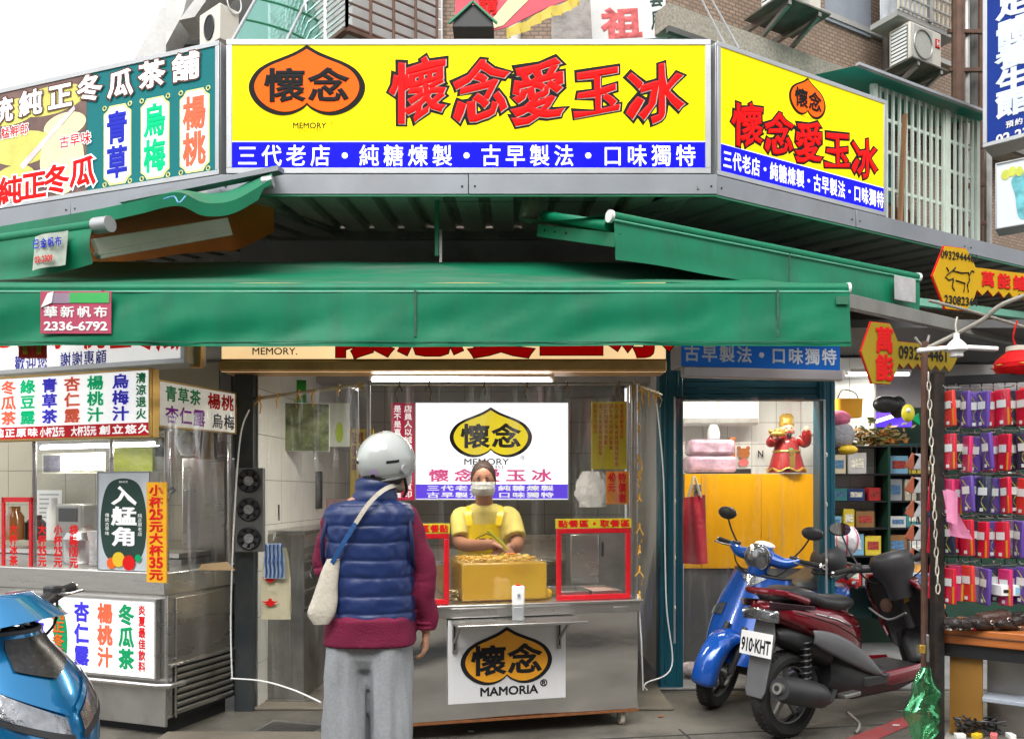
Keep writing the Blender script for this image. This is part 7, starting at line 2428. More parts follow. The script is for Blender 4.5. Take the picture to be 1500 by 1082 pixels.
t = thing('trinket_pile', 'heap of small white and red key tags along the wooden shelf edge', 'trinkets', (P(1410, 0, 3.85).x, 3.9, zs + .042))
cc = [M_wpaper, M_steel, M_redp, M_black]
for k in range(4):
    mb = MB()
    for i in range(26):
        mb.obox((rnd.uniform(-.06, .10), rnd.uniform(-.03, .03), rnd.uniform(.005, .03)), (.02, .013, .006), Matrix.Rotation(rnd.uniform(0, 3), 3, 'Z') @ Matrix.Rotation(rnd.uniform(-.7, .7), 3, 'X'))
    mb.build('tags', cc[k], t, kind='stuff')
t = thing('cable_tangle', 'tangle of black cables and small boxes under the wooden shelf', 'cables', (P(1430, 0, 3.9).x, 3.93, .26))
mb = MB()
for k in range(9):
    pts = [Vector((rnd.uniform(-.08, .14), rnd.uniform(-.06, .06), rnd.uniform(.0, .08))) for _ in range(5)]
    mb.tube(curve(pts, 5), .005, 6)
mb.build('cables', M_black, t)
for k, c in enumerate((M_wpaper, M_yellow, mat('rose print', (.6, .15, .15), .5), M_white)):
    MB().obox((-.10 + .08 * k, -.07, .012), (.045, .03, .022), Matrix.Rotation(k * .5, 3, 'Z')).build('small_box', c, t, bevel=.003)
# green bag tied on the post
q = P(1357, 985, 3.92)
t = thing('plastic_bag', 'translucent green plastic bag tied to the slotted post near the ground', 'bag', (q.x, q.y, .16))
def gb(a, b):
    an = a * 6.2832
    r_ = .02 + .045 * math.sin(b * 3.0) ** 2 + .022 * abs(math.sin(b * 7))
    r_ *= 1 + .6 * noise.noise(Vector((math.cos(an) * 1.5, math.sin(an) * 1.5, b * 5)))
    return (r_ * math.cos(an) - .03 * b, r_ * math.sin(an) * .6, .42 - .40 * b)
MB().grid(gb, 30, 30).build('bag', M_greenbag, t, smooth=80)
MB().box(-.035, .035, -.02, .02, .42, .50).build('clip', M_cream, t, bevel=.004) if False else None
t = thing('padlock', 'brass latch fixed to the slotted post beside the wooden shelf', 'latch', P(1358, 950, 3.93))
MB().box(-.006, .006, -.01, .01, -.06, .07).build('plate', M_steel, t, bevel=.002)
MB().box(-.04, -.012, -.012, .012, -.02, .02).build('lock_body', M_gld, t, bevel=.003)
# lantern
q = P(1490, 536, 4.0)
t = thing('lantern', 'small red paper lantern with gold pattern at the right edge', 'lantern', q)
prof = [(.045, .075)] + [(.045 + .058 * math.sin(math.pi * (i + .5) / 13) + .0025 * (i % 2), .07 - .14 * (i + .5) / 13) for i in range(13)] + [(.045, -.075)]
MB().lathe(prof, n=30).build('paper', mat('lantern red', (.50, .01, .012), .35, 0, .1, emis=(.6, .01, .01), estr=.08), t)
MB().lathe([(.048, .095), (.05, .075), (.05, .072)], n=24).build('collar', M_cream, t)
for a in range(6):
    an = a * 1.05 + .2
    MB().torus((.101 * math.cos(an), .101 * math.sin(an), .0), .016, .003, 12, 5, 'z').build('gold_pattern', M_gld, t)
MB().tube(curve([(0, 0, .09), (-.02, 0, .14), (.0, 0, .22)], 5), .004, 6).build('cord', M_redp, t)

# interior of the accessory shop
t = thing('shop_wall', 'dark green back wall of the accessory shop', 'wall', (2.35, 7.62, 0))
MB().box(0, 3.2, 0, .1, 0, 2.6).build('wall', mat('dark green boards', (.012, .05, .03), .6, 0, .2, 4, dirt=.4), t)
MB().box(-1.2, 3.2, -.02, 0, 2.2, 2.6).build('upper_boards', M_panel, t)
sh = thing('display_case', 'dark glass fronted display case with small boxed goods in the accessory shop', 'display case', (2.70, 7.0, 0))
SW = 1.02
MB().box(0, SW, .3, .34, .3, 1.85).build('back_panel', mat('dark teal board', (.008, .05, .05), .5), sh)
for z in (.6, .86, 1.10, 1.33, 1.56, 1.80):
    MB().box(0, SW, 0, .3, z, z + .014).build('shelf', M_black, sh)
for x in (0, SW - .02, SW * .5):
    MB().box(x, x + .02, -.01, .3, .3, 1.85).build('upright', mat('dark green frame', (.01, .045, .03), .4), sh)
rnd = random.Random(5)
bc = [('white', (.6, .6, .58)), ('pale blue', (.2, .42, .6)), ('grey', (.3, .32, .33)), ('teal', (.05, .25, .27)), ('yellow', (.65, .5, .05)), ('cream', (.55, .5, .38)), ('dark blue', (.03, .06, .2)), ('brown', (.25, .13, .05)), ('silver', (.5, .5, .52)), ('red', (.5, .03, .03))]
rn = {1.574: 'top', 1.344: 'second', 1.114: 'third', .874: 'fourth', .614: 'lowest'}
for z in (1.574, 1.344, 1.114, .874, .614):
    x = .03
    seen = {}
    i = 0
    while x < SW - .12:
        w_ = rnd.uniform(.09, .17); h_ = rnd.uniform(.09, .19)
        if x < SW * .5 < x + w_:
            x = SW * .5 + .03
        cn, cv = bc[(i * 3 + int(z * 10)) % len(bc)]
        q = (2.70 + x + w_ / 2, 7.08, z)
        b_ = thing('goods_box', '%s small box, %s from left on the %s shelf of the display case' % (cn, ['first', 'second', 'third', 'fourth', 'fifth', 'sixth', 'seventh', 'eighth'][i], rn[z]), 'box', q, rnd.uniform(-.1, .1), 'boxed goods in the display case')
        MB().box(-w_ / 2, w_ / 2, -.04, .05, 0, h_).build('carton', mat('goods ' + cn, cv, .4, 0, .08, 14), b_, bevel=.003)
        MB().box(-w_ * .35, w_ * .35, -.043, -.041, h_ * .3, h_ * .72).build('print', mat('goods print %d' % (i % 3), ((.1, .2, .35), (.7, .68, .6), (.35, .06, .05))[i % 3], .4, 0, .5, 50), b_)
        x += w_ + rnd.uniform(.01, .03)
        i += 1
# hanging and piled novelties above the case
for k, (px, py, w_, h_, D, lab, col) in enumerate((
        (1242, 598, .20, .14, 6.2, 'orange yellow carrier box hanging above the display case', (.70, .35, .02)),
        (1330, 605, .05, .07, 6.2, 'small yellow cartoonish fish toy hanging beside the rusty pole', (.6, .55, .03)),
        )):
    q = P(px, py, D)
    t = thing('hanging_box' if k == 0 else 'hanging_toy', lab, 'hanging box' if k == 0 else 'toy', q)
    if k == 0:
        MB().loft([sell((0, 0, -h_ / 2), w_ * .46, .05, 16, 6), sell((0, 0, h_ / 2), w_ * .5, .055, 16, 6)]).build('body', mat('orange card', col, .5), t)
        MB().tube(curve([(-.08, 0, .07), (-.04, 0, .14), (.05, 0, .12), (.08, 0, .07)], 5), .004, 6).build('handle', M_black, t)
    else:
        MB().ell((0, 0, 0), (w_, .03, h_), 14, 8).build('body', mat('toy yellow', col, .4), t)
        MB().ell((-.01, -.03, .02), (.018, .01, .018), 12, 6).build('eye', M_wpaper, t)
        MB().prism([(.02, -.04), (.09, -.09), (.08, .0)], -.005, .005).build('tail', M_green, t)
t = thing('plush_bag', 'pink and grey bag of soft toys hanging beside the teal column', 'bag', P(1228, 625, 6.0))
MB().ell((0, 0, .06), (.09, .06, .06), 16, 10).build('pink_top', mat('pink plush', (.6, .15, .25), .9, 0, .2, 20, .6, 40), t)
MB().ell((.02, 0, -.06), (.10, .06, .10), 16, 10).build('grey_toy', mat('grey plush', (.3, .3, .32), .9, 0, .2, 20, .6, 40), t)
MB().ell((.06, -.03, -.17), (.07, .05, .035), 14, 8).build('yellow_toy', M_yellow, t)
t = thing('flower_heap', 'heap of dull gold and orange artificial leaves on top of the display case', 'flowers', P(1283, 652, 6.6))
for k, c in enumerate(((.16, .12, .03), (.35, .14, .02), (.08, .09, .02))):
    mb = MB()
    for i in range(90):
        p_ = Vector((rnd.gauss(0, .13), rnd.uniform(-.1, .1), abs(rnd.gauss(0, .07)) + .01))
        mb.obox(p_, (rnd.uniform(.03, .06), .003, rnd.uniform(.015, .03)), Matrix.Rotation(rnd.uniform(0, 6), 3, 'Z') @ Matrix.Rotation(rnd.uniform(-1.3, 1.3), 3, 'X'))
    mb.build('leaves', mat('dry leaf %d' % k, c, .5), t, kind='stuff')
t = thing('light_screen', 'blue violet lit display glowing deep inside the accessory shop', 'screen', P(1300, 620, 7.4))
MB().box(-.16, .22, 0, .03, -.03, .10).build('screen', mat('violet screen', (.1, .05, .6), .3, emis=(.12, .05, .9), estr=.8), t)
MB().obox((.02, -.04, .06), (.30, .02, .03), Matrix.Rotation(R(-18), 3, 'Y')).build('tube', mat('violet white tube', (.8, .7, 1), .3, emis=(.8, .7, 1), estr=3), t)
t = thing('dark_bag', 'black wreath of cable bags hanging in front of the violet display', 'bags', P(1298, 592, 6.5))
MB().ell((0, 0, 0), (.11, .05, .07), 16, 8).ell((.10, .02, -.02), (.07, .04, .09), 14, 8).build('bags', M_black, t)
# colourful narrow goods behind the pole
for k, (px, col, lab) in enumerate(((1336, (.30, .08, .04), 'rust brown strip of goods hanging left of the rusty pole'), (1344, (.35, .35, .36), 'grey sleeve strip of goods hanging beside the rusty pole'))):
    q = P(px, 745, 5.2)
    t = thing('goods_strip', lab, 'goods strip', q)
    for j in range(5):
        MB().obox((0, 0, .30 - j * .15), (.055, .01, .10), Matrix.Rotation(.5 * (k == 0), 3, 'Y')).build('packet', mat('strip%d' % k, col, .4, 0, .2), t, bevel=.003)
    MB().tube([(0, .01, .4), (0, .01, -.35)], .003, 5).build('string', M_black, t)
# photo card behind the scooter
t = thing('picture_card', 'white framed card with small sunset pictures behind the red scooter', 'card', P(1330, 838, 6.4))
MB().box(-.14, .14, 0, .01, -.11, .11).build('card', M_wpaper, t)
for i in range(3):
    for j in range(2):
        MB().box(-.12 + i * .083, -.05 + i * .083, -.003, -.001, -.09 + j * .095, -.01 + j * .095).build('picture', mat('sunset %d' % j, ((.08, .15, .35), (.6, .3, .08))[j], .4, 0, .4, 20), t)
# ---------------------------------------------------------------- buildings above the signs
M_brick = bpy.data.materials.new('brown mosaic tiles')
M_brick.use_nodes = True
_n, _l = M_brick.node_tree.nodes, M_brick.node_tree.links
_b = _n['Principled BSDF']
_b.inputs['Roughness'].default_value = .75
_tc = _n.new('ShaderNodeTexCoord'); _mp = _n.new('ShaderNodeMapping')
_mp.inputs['Rotation'].default_value = (R(90), 0, 0)
_br = _n.new('ShaderNodeTexBrick')
_br.inputs['Color1'].default_value = (.25, .165, .11, 1)
_br.inputs['Color2'].default_value = (.34, .235, .165, 1)
_br.inputs['Mortar'].default_value = (.13, .105, .085, 1)
_br.inputs['Scale'].default_value = 1.0
_br.inputs['Brick Width'].default_value = .075
_br.inputs['Row Height'].default_value = .035
_br.inputs['Mortar Size'].default_value = .006
_br.inputs['Bias'].default_value = 0
_l.new(_tc.outputs['Object'], _mp.inputs[0]); _l.new(_mp.outputs[0], _br.inputs['Vector'])
_nz = _n.new('ShaderNodeTexNoise'); _nz.inputs['Scale'].default_value = .9; _nz.inputs['Detail'].default_value = 8; _nz.inputs['Roughness'].default_value = .7
_l.new(_tc.outputs['Object'], _nz.inputs['Vector'])
_cr = _n.new('ShaderNodeValToRGB'); _cr.color_ramp.elements[0].position = .42; _cr.color_ramp.elements[1].position = .75
_cr.color_ramp.elements[0].color = (0, 0, 0, 1); _cr.color_ramp.elements[1].color = (.7, .7, .7, 1)
_l.new(_nz.outputs[0], _cr.inputs[0])
_mx = _n.new('ShaderNodeMix'); _mx.data_type = 'RGBA'
_l.new(_cr.outputs[0], _mx.inputs[0]); _l.new(_br.outputs['Color'], _mx.inputs[6]); _mx.inputs[7].default_value = (.14, .10, .07, 1)
_l.new(_mx.outputs[2], _b.inputs['Base Color'])
_bp = _n.new('ShaderNodeBump'); _bp.inputs['Strength'].default_value = .5; _bp.inputs['Distance'].default_value = .004
_l.new(_br.outputs['Fac'], _bp.inputs['Height']); _l.new(_bp.outputs[0], _b.inputs['Normal'])
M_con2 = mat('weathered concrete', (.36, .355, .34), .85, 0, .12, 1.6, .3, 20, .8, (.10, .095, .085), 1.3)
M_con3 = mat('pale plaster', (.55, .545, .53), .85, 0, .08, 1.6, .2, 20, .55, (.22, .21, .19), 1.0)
M_condark = mat('dark mottled concrete underside', (.11, .105, .10), .9, 0, .4, 1.5, .3, 10, .8, (.035, .035, .033), .8)  # darker and more mottled than the other concrete

# right building: wall running back along the right direction
rb = thing('building', 'old brown tiled building rising behind the small yellow sign on the right', 'building', (PRB.A.x, PRB.A.y, 0), PRB.rz)
MB().box(-.4, 7.6, 0, .3, 3.2, 9.5).build('wall', M_brick, rb, smooth=None)
def rbp(px, py, y=0.0):
    pl2 = Plane(PRB.world(0, y, 0).to_2d(), PRB.world(9, y, 0).to_2d())
    return pl2.uv(px, py)
# ledge running along
uL, zL = rbp(1020, 40, -.25)
MB().box(-.4, 7.5, -.30, .0, zL - .10, zL + .08).build('ledge', mat('grey mosaic ledge', (.30, .27, .22), .8, 0, .3, 40, .3, 60, .6, (.1, .09, .07), 2), rb)
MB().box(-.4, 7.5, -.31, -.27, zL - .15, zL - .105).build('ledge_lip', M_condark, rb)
# horizontal band & pipes
for z in (5.2, 5.9):
    MB().box(-.4, 7.6, -.03, .0, z, z + .05).build('band', M_con2, rb)
for px in (1292, 1416):
    u, z = rbp(px, 150)
    MB().cyl((u, -.06, 3.6), (u, -.06, 9), .045, n=12).build('drain_pipe', mat('dark drain pipe', (.1, .085, .075), .6, 0, .3), rb)
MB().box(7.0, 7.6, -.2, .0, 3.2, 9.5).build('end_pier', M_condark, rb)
# grey window opening between the AC units
def box_on_rb(px0, px1, py0, py1, y0, y1, nm, m_, par=rb, bevel=0):
    u0, _ = rbp(px0, py0, y0); u1, _ = rbp(px1, py0, y0)
    _, za = rbp((px0 + px1) / 2, py1, y0); _, zb_ = rbp((px0 + px1) / 2, py0, y0)
    return MB().box(u0, u1, y0, y1, za, zb_).build(nm, m_, par, bevel=bevel)
box_on_rb(1210, 1276, -60, 42, -.02, .0, 'window_panel', mat('grey window sheet', (.25, .27, .31), .3, 0, .1), rb)

# second floor window grille (white) beside the sign
PG = Plane(PR.world(PR.uv(1296, 0)[0], .10, 0).to_2d(), PR.world(PR.uv(1450, 0)[0], .10, 0).to_2d())
wg = thing('window_grille', 'white barred window cage beside the small yellow sign', 'window cage', PG.world(0, 0, 3.43), PG.rz)
Wg = PG.W
Hg = 1.02
mb_ = [(0, .03), (Wg * .66, .05), (Wg - .03, .03)]
M_gw = mat('pale green white paint', (.52, .60, .52), .45, 0, .04, 6, dirt=.4, dcol=(.35, .33, .26), dscale=4)
me = MB().box(-.009, .009, -.009, .009, .0, Hg).mesh('bar', M_gw, None)
nb = 17
for i in range(nb + 1):
    o = bpy.data.objects.new('bar', me)
    COL.objects.link(o); o.parent = wg
    o.location = (Wg * i / nb, 0, 0)
for z in (.0, .28, .56, .80, Hg):
    MB().box(0, Wg, .010, .025, z - .012, z + .012).build('cross_bar', M_gw, wg)
for x, w_ in mb_:
    MB().box(x - .01, x + w_, -.02, .02, 0, Hg).build('frame_bar', M_gw, wg)
for x in (Wg,):
    for j in range(6):
        MB().box(x - .009, x + .009, .03 + j * .12, .045 + j * .12, 0, Hg).build('side_bar', M_white, wg)
MB().add([(-.3, -.10, Hg + .02), (Wg + .12, -.10, Hg + .02), (Wg + .12, .80, Hg + .26), (-.3, .80, Hg + .26)], [(0, 1, 2, 3)]).build('green_awning_sheet', mat('translucent green sheet', (.02, .30, .22), .3, 0, .1, 4, trans=.0, emis=(.0, .25, .16), estr=.0), wg)
MB().bar((-.3, -.10, Hg + .03), (Wg + .3, -.10, Hg + .03), .03, .02).build('sheet_edge', M_alu, wg)
MB().box(.0, Wg, .75, .8, 0, Hg).build('inner_wall', mat('cage inner wall', (.12, .10, .09), .7, 0, .3, 3), wg)
for k, (x, w_, h_, c) in enumerate(((.15, .3, .45, (.30, .12, .06)), (.5, .35, .40, (.28, .11, .06)), (.95, .25, .42, (.25, .1, .05)), (.62, .3, .85, (.10, .30, .33)), (1.2, .12, .4, (.5, .48, .4)))):
    MB().box(x, x + w_, .45 + .02 * k, .5 + .02 * k, .02 if k != 3 else .45, h_).build('stored_board', mat('stored %d' % k, c, .6, 0, .2), wg)
MB().bar((.27, -.03, 0), (.33, -.03, .86), .03, .02).build('brown_stick', mat('brown stick', (.25, .13, .06), .7), wg)
# green sheet behind the sign top
t = thing('sign_canopy', 'thin green canopy sheet showing behind the top of the small yellow sign', 'canopy', PR.world(.35, .5, 4.42), PR.rz)
MB().add([(0, 0, -.05), (1.6, 0, -.05), (1.6, .7, .12), (0, .7, .12)], [(0, 1, 2, 3)]).build('sheet', MATS['translucent green sheet'], t)
MB().tube([(0, 0, -.04), (0, .05, .06), (0, .3, .14)], .02, 8).build('end_curl', M_greenm, t)

# air conditioner units
M_ac = mat('air conditioner cream', (.60, .57, .50), .45, 0, .04, 5, dirt=.25, dcol=(.3, .25, .18), dscale=4)
def ac_unit(px, py, px1, lab, D_off=-.50, mark=False, hp=58):
    u, z = rbp(px, py, D_off)
    sw = rbp(px1, py, D_off)[0] - u
    t = thing('air_conditioner', lab, 'air conditioner', PRB.world(u, D_off, z), PRB.rz, 'outdoor air conditioner units')
    w_, d_, h_ = sw, .22, rbp(px, py - hp, D_off)[1] - z
    MB().box(0, w_, 0, d_, 0, h_).build('casing', M_ac, t, bevel=.012)
    fan = MB().box(w_ * .06, w_ * .68, -.012, -.001, h_ * .06, h_ * .94).build('front_grille', mat('ac mesh', (.42, .41, .38), .5, 0, .3, 90), t, bevel=.008)
    MB().torus((w_ * .37, -.016, h_ * .5), h_ * .36, .008, 26, 6).build('fan_ring', M_steeld, fan)
    for i in range(9):
        MB().box(-.008, -.001, .03, d_ - .03, h_ * (.08 + .095 * i), h_ * (.14 + .095 * i)).build('side_louvre', M_white, t)
    MB().box(-.004, -.0005, .025, d_ - .025, h_ * .07, h_ * .93).build('louvre_gap', M_dark, t)
    if mark:
        MB().box(w_ * .80, w_ * .93, -.008, -.001, h_ * .58, h_ * .80).build('red_badge', M_redp, t)
        text_mb(['H'], w_ * .825, w_ * .905, h_ * .61, h_ * .77, .04, False, -.010, 1, .001).build('lettering', M_wpaper, t, smooth=None)
    for x in (w_ * .12, w_ * .85):
        mb = MB()
        mb.bar((x, -.05, -.03), (x, .50, -.03), .035, .05)
        mb.bar((x, -.03, -.05), (x, .50, -.28), .03, .035)
        mb.build('bracket', M_steeld, t)
    MB().box(-.05, w_ + .05, -.06, .36, -.016, -.002).build('tray', mat('rusty tray', (.16, .15, .13), .6, .5, .3, 8, dirt=.5), t)
    return t
ac_unit(1333, 88, 1379, 'cream air conditioner with a red badge under the caged window', mark=True)
ac_unit(1143, -2, 1203, 'air conditioner cut by the top edge above the small yellow sign', hp=70)
# cage window above the AC
u, z = rbp(1316, 14, -.45)
cw = thing('window_cage', 'barred window cage above the air conditioner with the red badge', 'window cage', PRB.world(u, -.45, z), PRB.rz)
WW = rbp(1400, 14, -.45)[0] - u
MB().box(0, WW, 0, .3, -.05, .0).build('base', M_con2, cw)
M_wave = mat('frosted panes', (.55, .58, .62), .25, 0, .25, 10, .4, 20)
MB().box(0.02, WW - .02, .20, .21, 0, 1.4).build('pane', M_wave, cw)
me = MB().box(-.008, .008, -.008, .008, 0, 1.4).mesh('bar', M_cream, None)
for i in range(14):
    o = bpy.data.objects.new('bar', me)
    COL.objects.link(o); o.parent = cw
    o.location = (WW * i / 13, 0, 0)
for z_ in (0.02, .14, .26, .38, .5):
    MB().box(0, WW, -.018, -.009, z_ - .008, z_ + .008).build('cross_bar', M_steeld, cw)
MB().box(WW * .5, WW * .55, -.02, .02, 0, 1.4).build('frame_bar', M_steeld, cw)

# middle: brick wall, plaster patch, painted sign, pink banner, vents
mbd2 = thing('building', 'old brick and plaster building front behind the wide yellow sign', 'building', (-1.0, 7.3, 3.0))
MB().box(.2, 2.95, 0, .3, 0, 6).build('wall', M_brick, mbd2, smooth=None)
MB().box(1.35, 2.2, -.02, -.001, 1.2, 3).build('plaster_patch', mat('broken plaster', (.30, .28, .26), .9, 0, .35, 4, .8, 12, .8, (.12, .08, .06), 3), mbd2)
MB().cyl((1.02, -.05, .8), (1.02, -.05, 6), .06, n=12).build('pillar', mat('tiled pillar', (.55, .53, .48), .6, 0, .2, 60), mbd2)
MB().cyl((2.62, -.06, .8), (2.62, -.06, 6), .045, n=12).build('drain_pipe', M_ac, mbd2)
MB().cyl((.25, -.06, .8), (.25, -.06, 6), .04, n=12).build('drain_pipe', M_rust, mbd2)
MB().cyl((.36, -.06, .8), (.36, -.06, 6), .03, n=12).build('drain_pipe', M_white, mbd2)
pl = Plane(P(868, 0, 6.6), P(978, 0, 6.6))
ws = Board('painted_sign', 'white banner with faded red lettering and green characters on the old wall', 'sign', pl, 0, pl.W, pl.uv(870, 62)[1], pl.uv(870, -40)[1], mat('faded white banner', (.62, .62, .60), .6, 0, .1, 3, dirt=.4, dcol=(.35, .3, .28)), None, .01, tilt=-.06)
ws.T('套戶', .78, .98, .1, .75, mat('dark green print', (.02, .2, .12), .5), bold=.02, vertical=True)
ws.T('祖', .12, .68, -.0, .48, mat('faded red print', (.55, .12, .12), .5, 0, .4, 20), bold=.05)
pl = Plane(P(665, 0, 6.3), P(832, 0, 6.3))
bnr = thing('banner', 'pink red cloth banner with yellow band hanging above the wide sign', 'banner', pl.world(0, 0, 0), pl.rz)
def bw(px, py):
    u, z = pl.uv(px, py)
    return (u, z)
q = [bw(666, 46), bw(668, -60), bw(870, -60), bw(842, -4), bw(800, 12), bw(742, 40), bw(700, 50)]
MB().prism(q, 0, .01).build('cloth', mat('pink banner cloth', (.62, .07, .10), .6, 0, .1, 4, .3, 10), bnr)
q = [bw(706, 47), bw(765, -25), bw(800, -25), bw(737, 38)]
MB().prism(q, -.004, -.001).build('yellow_band', mat('pale yellow cloth', (.62, .60, .35), .6), bnr)
u, z = bw(715, 6)
text_mb('請', u - .08, u + .08, z - .09, z + .07, .03, False, -.008, .95, .001).build('lettering', M_redp, bnr, smooth=None)
fringe = curve([Vector((bw(a, b)[0], -.01, bw(a, b)[1])) for a, b in ((742, 42), (770, 32), (800, 14), (830, 4), (850, -10))], 6)
MB().grid(lambda a, b: tuple(fringe[min(int(a * (len(fringe) - 1)), len(fringe) - 1)] + Vector((.02 * math.sin(a * 50) * b, .01 * math.sin(a * 31), -.08 * b))), 24, 3).build('fringe', mat('gold fringe', (.55, .42, .06), .6), bnr)
t = thing('roof_vent', 'small black gabled vent cap peeping over the wide yellow sign', 'vent', P(694, 52, 5.6))
MB().prism([(-.14, 0), (-.13, .05), (-.02, .15), (.02, .15), (.13, .05), (.14, 0)], -.1, .1).build('cap', mat('black painted sheet', (.02, .02, .02), .4), t, bevel=.004)
MB().bar((-.16, -.11, .02), (0, -.11, .165), .02, .012).bar((.16, -.11, .02), (0, -.11, .165), .02, .012).build('edge', M_greenm, t)
# wires
for k, (a, b) in enumerate((((1028, 0), (1062, 66)), ((1040, -5), (1083, 72)))):
    cord([P(a[0], a[1], 6.0), P(b[0], b[1], 5.3)], '%s of two pale wires slanting down behind the corner of the yellow signs' % ('left' if k == 0 else 'right'), M_alu, .007, 'wire', 'wire')

# left middle: barred white enclosure, green curved canopy
A = P(395, 0, 7.0).to_2d(); Bc = P(508, 0, 6.1).to_2d(); Cc = P(640, 0, 6.6).to_2d()
t = thing('window_cage', 'white slatted balcony cage with its corner above the peach logo', 'window cage', (Bc.x, Bc.y, 0))
zc0 = P(0, 40, 6.1).z
for k, (p_, q_) in enumerate(((A, Bc), (Bc, Cc))):
    a = Vector((p_.x - Bc.x, p_.y - Bc.y, 0)); b = Vector((q_.x - Bc.x, q_.y - Bc.y, 0))
    zl = P(0, 46, 7.0).z if k == 0 else zc0
    nb_ = 9 if k else 8
    for i in range(11):
        z = zc0 + .02 + i * .085
        MB().bar(a + Vector((0, 0, z)), b + Vector((0, 0, z)), .012, .012).build('bar', M_rust if k else M_alu, t)
    for i in range(5):
        q = a.lerp(b, i / 4)
        MB().bar(q + Vector((0, 0, zc0)), q + Vector((0, 0, zc0 + 1.1)), .022, .022, (0, 1, 0)).build('upright', M_rust if k else M_alu, t)
    a2_, b2_ = a + Vector((0.02, .12, 0)), b + Vector((.02, .12, 0))
    mbq = MB()
    for i in range(11):
        z = zc0 + i * .085
        mbq.bar(a2_ + Vector((0, 0, z + .03)), b2_ + Vector((0, 0, z + .03)), .01, .07)
    mbq.build('white_slats', M_con3, t, smooth=None)
MB().bar((A.x - Bc.x, A.y - Bc.y + .03, zc0 - .015), (0, 0, zc0 - .015), .05, .03).bar((0, 0, zc0 - .02), (Cc.x - Bc.x, Cc.y - Bc.y, zc0 - .02), .05, .03).build('base_frame', M_rust, t)
fl = MB().add([(A.x - Bc.x, A.y - Bc.y, zc0 - .02), (0, 0, zc0 - .02), (Cc.x - Bc.x, Cc.y - Bc.y, zc0 - .02), (Cc.x - Bc.x, Cc.y - Bc.y + 1.2, zc0 - .02), (A.x - Bc.x, A.y - Bc.y + 1.2, zc0 - .02)], [(0, 1, 2, 3, 4)]).build('floor_slats', M_con2, t)
t = thing('building', 'dim house front behind the white slatted balcony cage', 'building', (-2.4, 8.2, 3))
MB().box(0, 1.9, 0, .3, 0, 6).build('wall', mat('beige house wall', (.34, .30, .26), .8, 0, .15, 2, .3, 20, .5, (.15, .13, .1), 1.5), t)
MB().box(.15, .7, -.02, -.002, 1.6, 2.8).build('window', mat('dark pane', (.05, .06, .07), .1), t)
MB().box(.72, .95, -.05, -.002, 1.4, 3).build('red_cloth', mat('red curtain', (.35, .03, .04), .8), t)
# green curved canopy
gc = thing('green_canopy', 'curved translucent green canopy with dark ribs above the left end of the wide sign', 'canopy', P(345, 62, 6.0))
o_ = Vector(gc.location)
def cano(a, b):
    p = P(340, 60, 5.9).lerp(P(408, -60, 6.6), a)
    q = p + Vector((.55 * b, .5 * b, .10 * math.sin(b * 2.4) - .10 * b))
    return tuple(q - o_)
M_gcan = film('green translucent sheet', .8, .9, tint=(.35, .72, .62), stretch=(1, 1, 1))
MB().grid(cano, 12, 8).build('sheet', M_gcan, gc)
for i in range(5):
    MB().tube([Vector(cano(i / 4, b / 8)) + Vector((0, 0, -.01)) for b in range(9)], .012, 8).build('rib', M_greenm, gc)
for b in (0, .5, 1):
    MB().tube([cano(a / 8, b) for a in range(9)], .012, 8).build('rail', M_alu, gc)
for i in range(5):
    x0 = Vector(cano(i / 4, 1)); MB().tube([x0, x0 + Vector((0, .0, -.5))], .009, 6).build('post', M_steeld, gc)

# concrete balconies at the far left
bl = thing('building', 'grey concrete building corner with balconies above the teal sign', 'building', (-4.2, 10.5, 0))
o_ = Vector((-4.2, 10.5, 0))
def lw(px, py, D):
    return P(px, py, D) - o_
def extr(pts, D, dep, nm, m_):
    v = [lw(a, b, D) for a, b in pts]
    n = len(v)
    w_ = [p + Vector((0, dep, 0)) for p in v]
    MB().add(v + w_, [tuple(range(n)), tuple(reversed(range(n, 2 * n)))] + [(i, i + n, (i + 1) % n + n, (i + 1) % n) for i in range(n)]).build(nm, m_, bl, smooth=None)
extr([(196, 88), (238, 12), (243, 12), (243, 80)], 9.5, .5, 'balcony_front', M_con3)
extr([(243, 66), (243, -60), (288, -60), (268, 20)], 9.2, .3, 'balcony_front', M_con3)
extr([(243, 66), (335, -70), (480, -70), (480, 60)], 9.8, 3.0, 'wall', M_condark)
extr([(262, 30), (330, -60), (345, -60), (285, 25)], 9.0, .4, 'balcony_edge', M_con3)
t = thing('air_conditioner', 'small outdoor air conditioner under the concrete balcony at upper left', 'air conditioner', P(322, 56, 8.2), .9)
t.scale = (.62, .62, .85)
MB().box(0, .35, 0, .6, 0, .42).build('casing', M_ac, t, bevel=.01)
MB().torus((-.01, .3, .2), .14, .012, 24, 6, 'x').build('fan_ring', M_black, t)
MB().cyl((-.008, .3, .2), (-.012, .3, .2), .13, n=24).build('fan', M_dark, t)
MB().torus((.25, -.02, .5), .13, .01, 20, 6, 'y').build('hose', M_white, t)

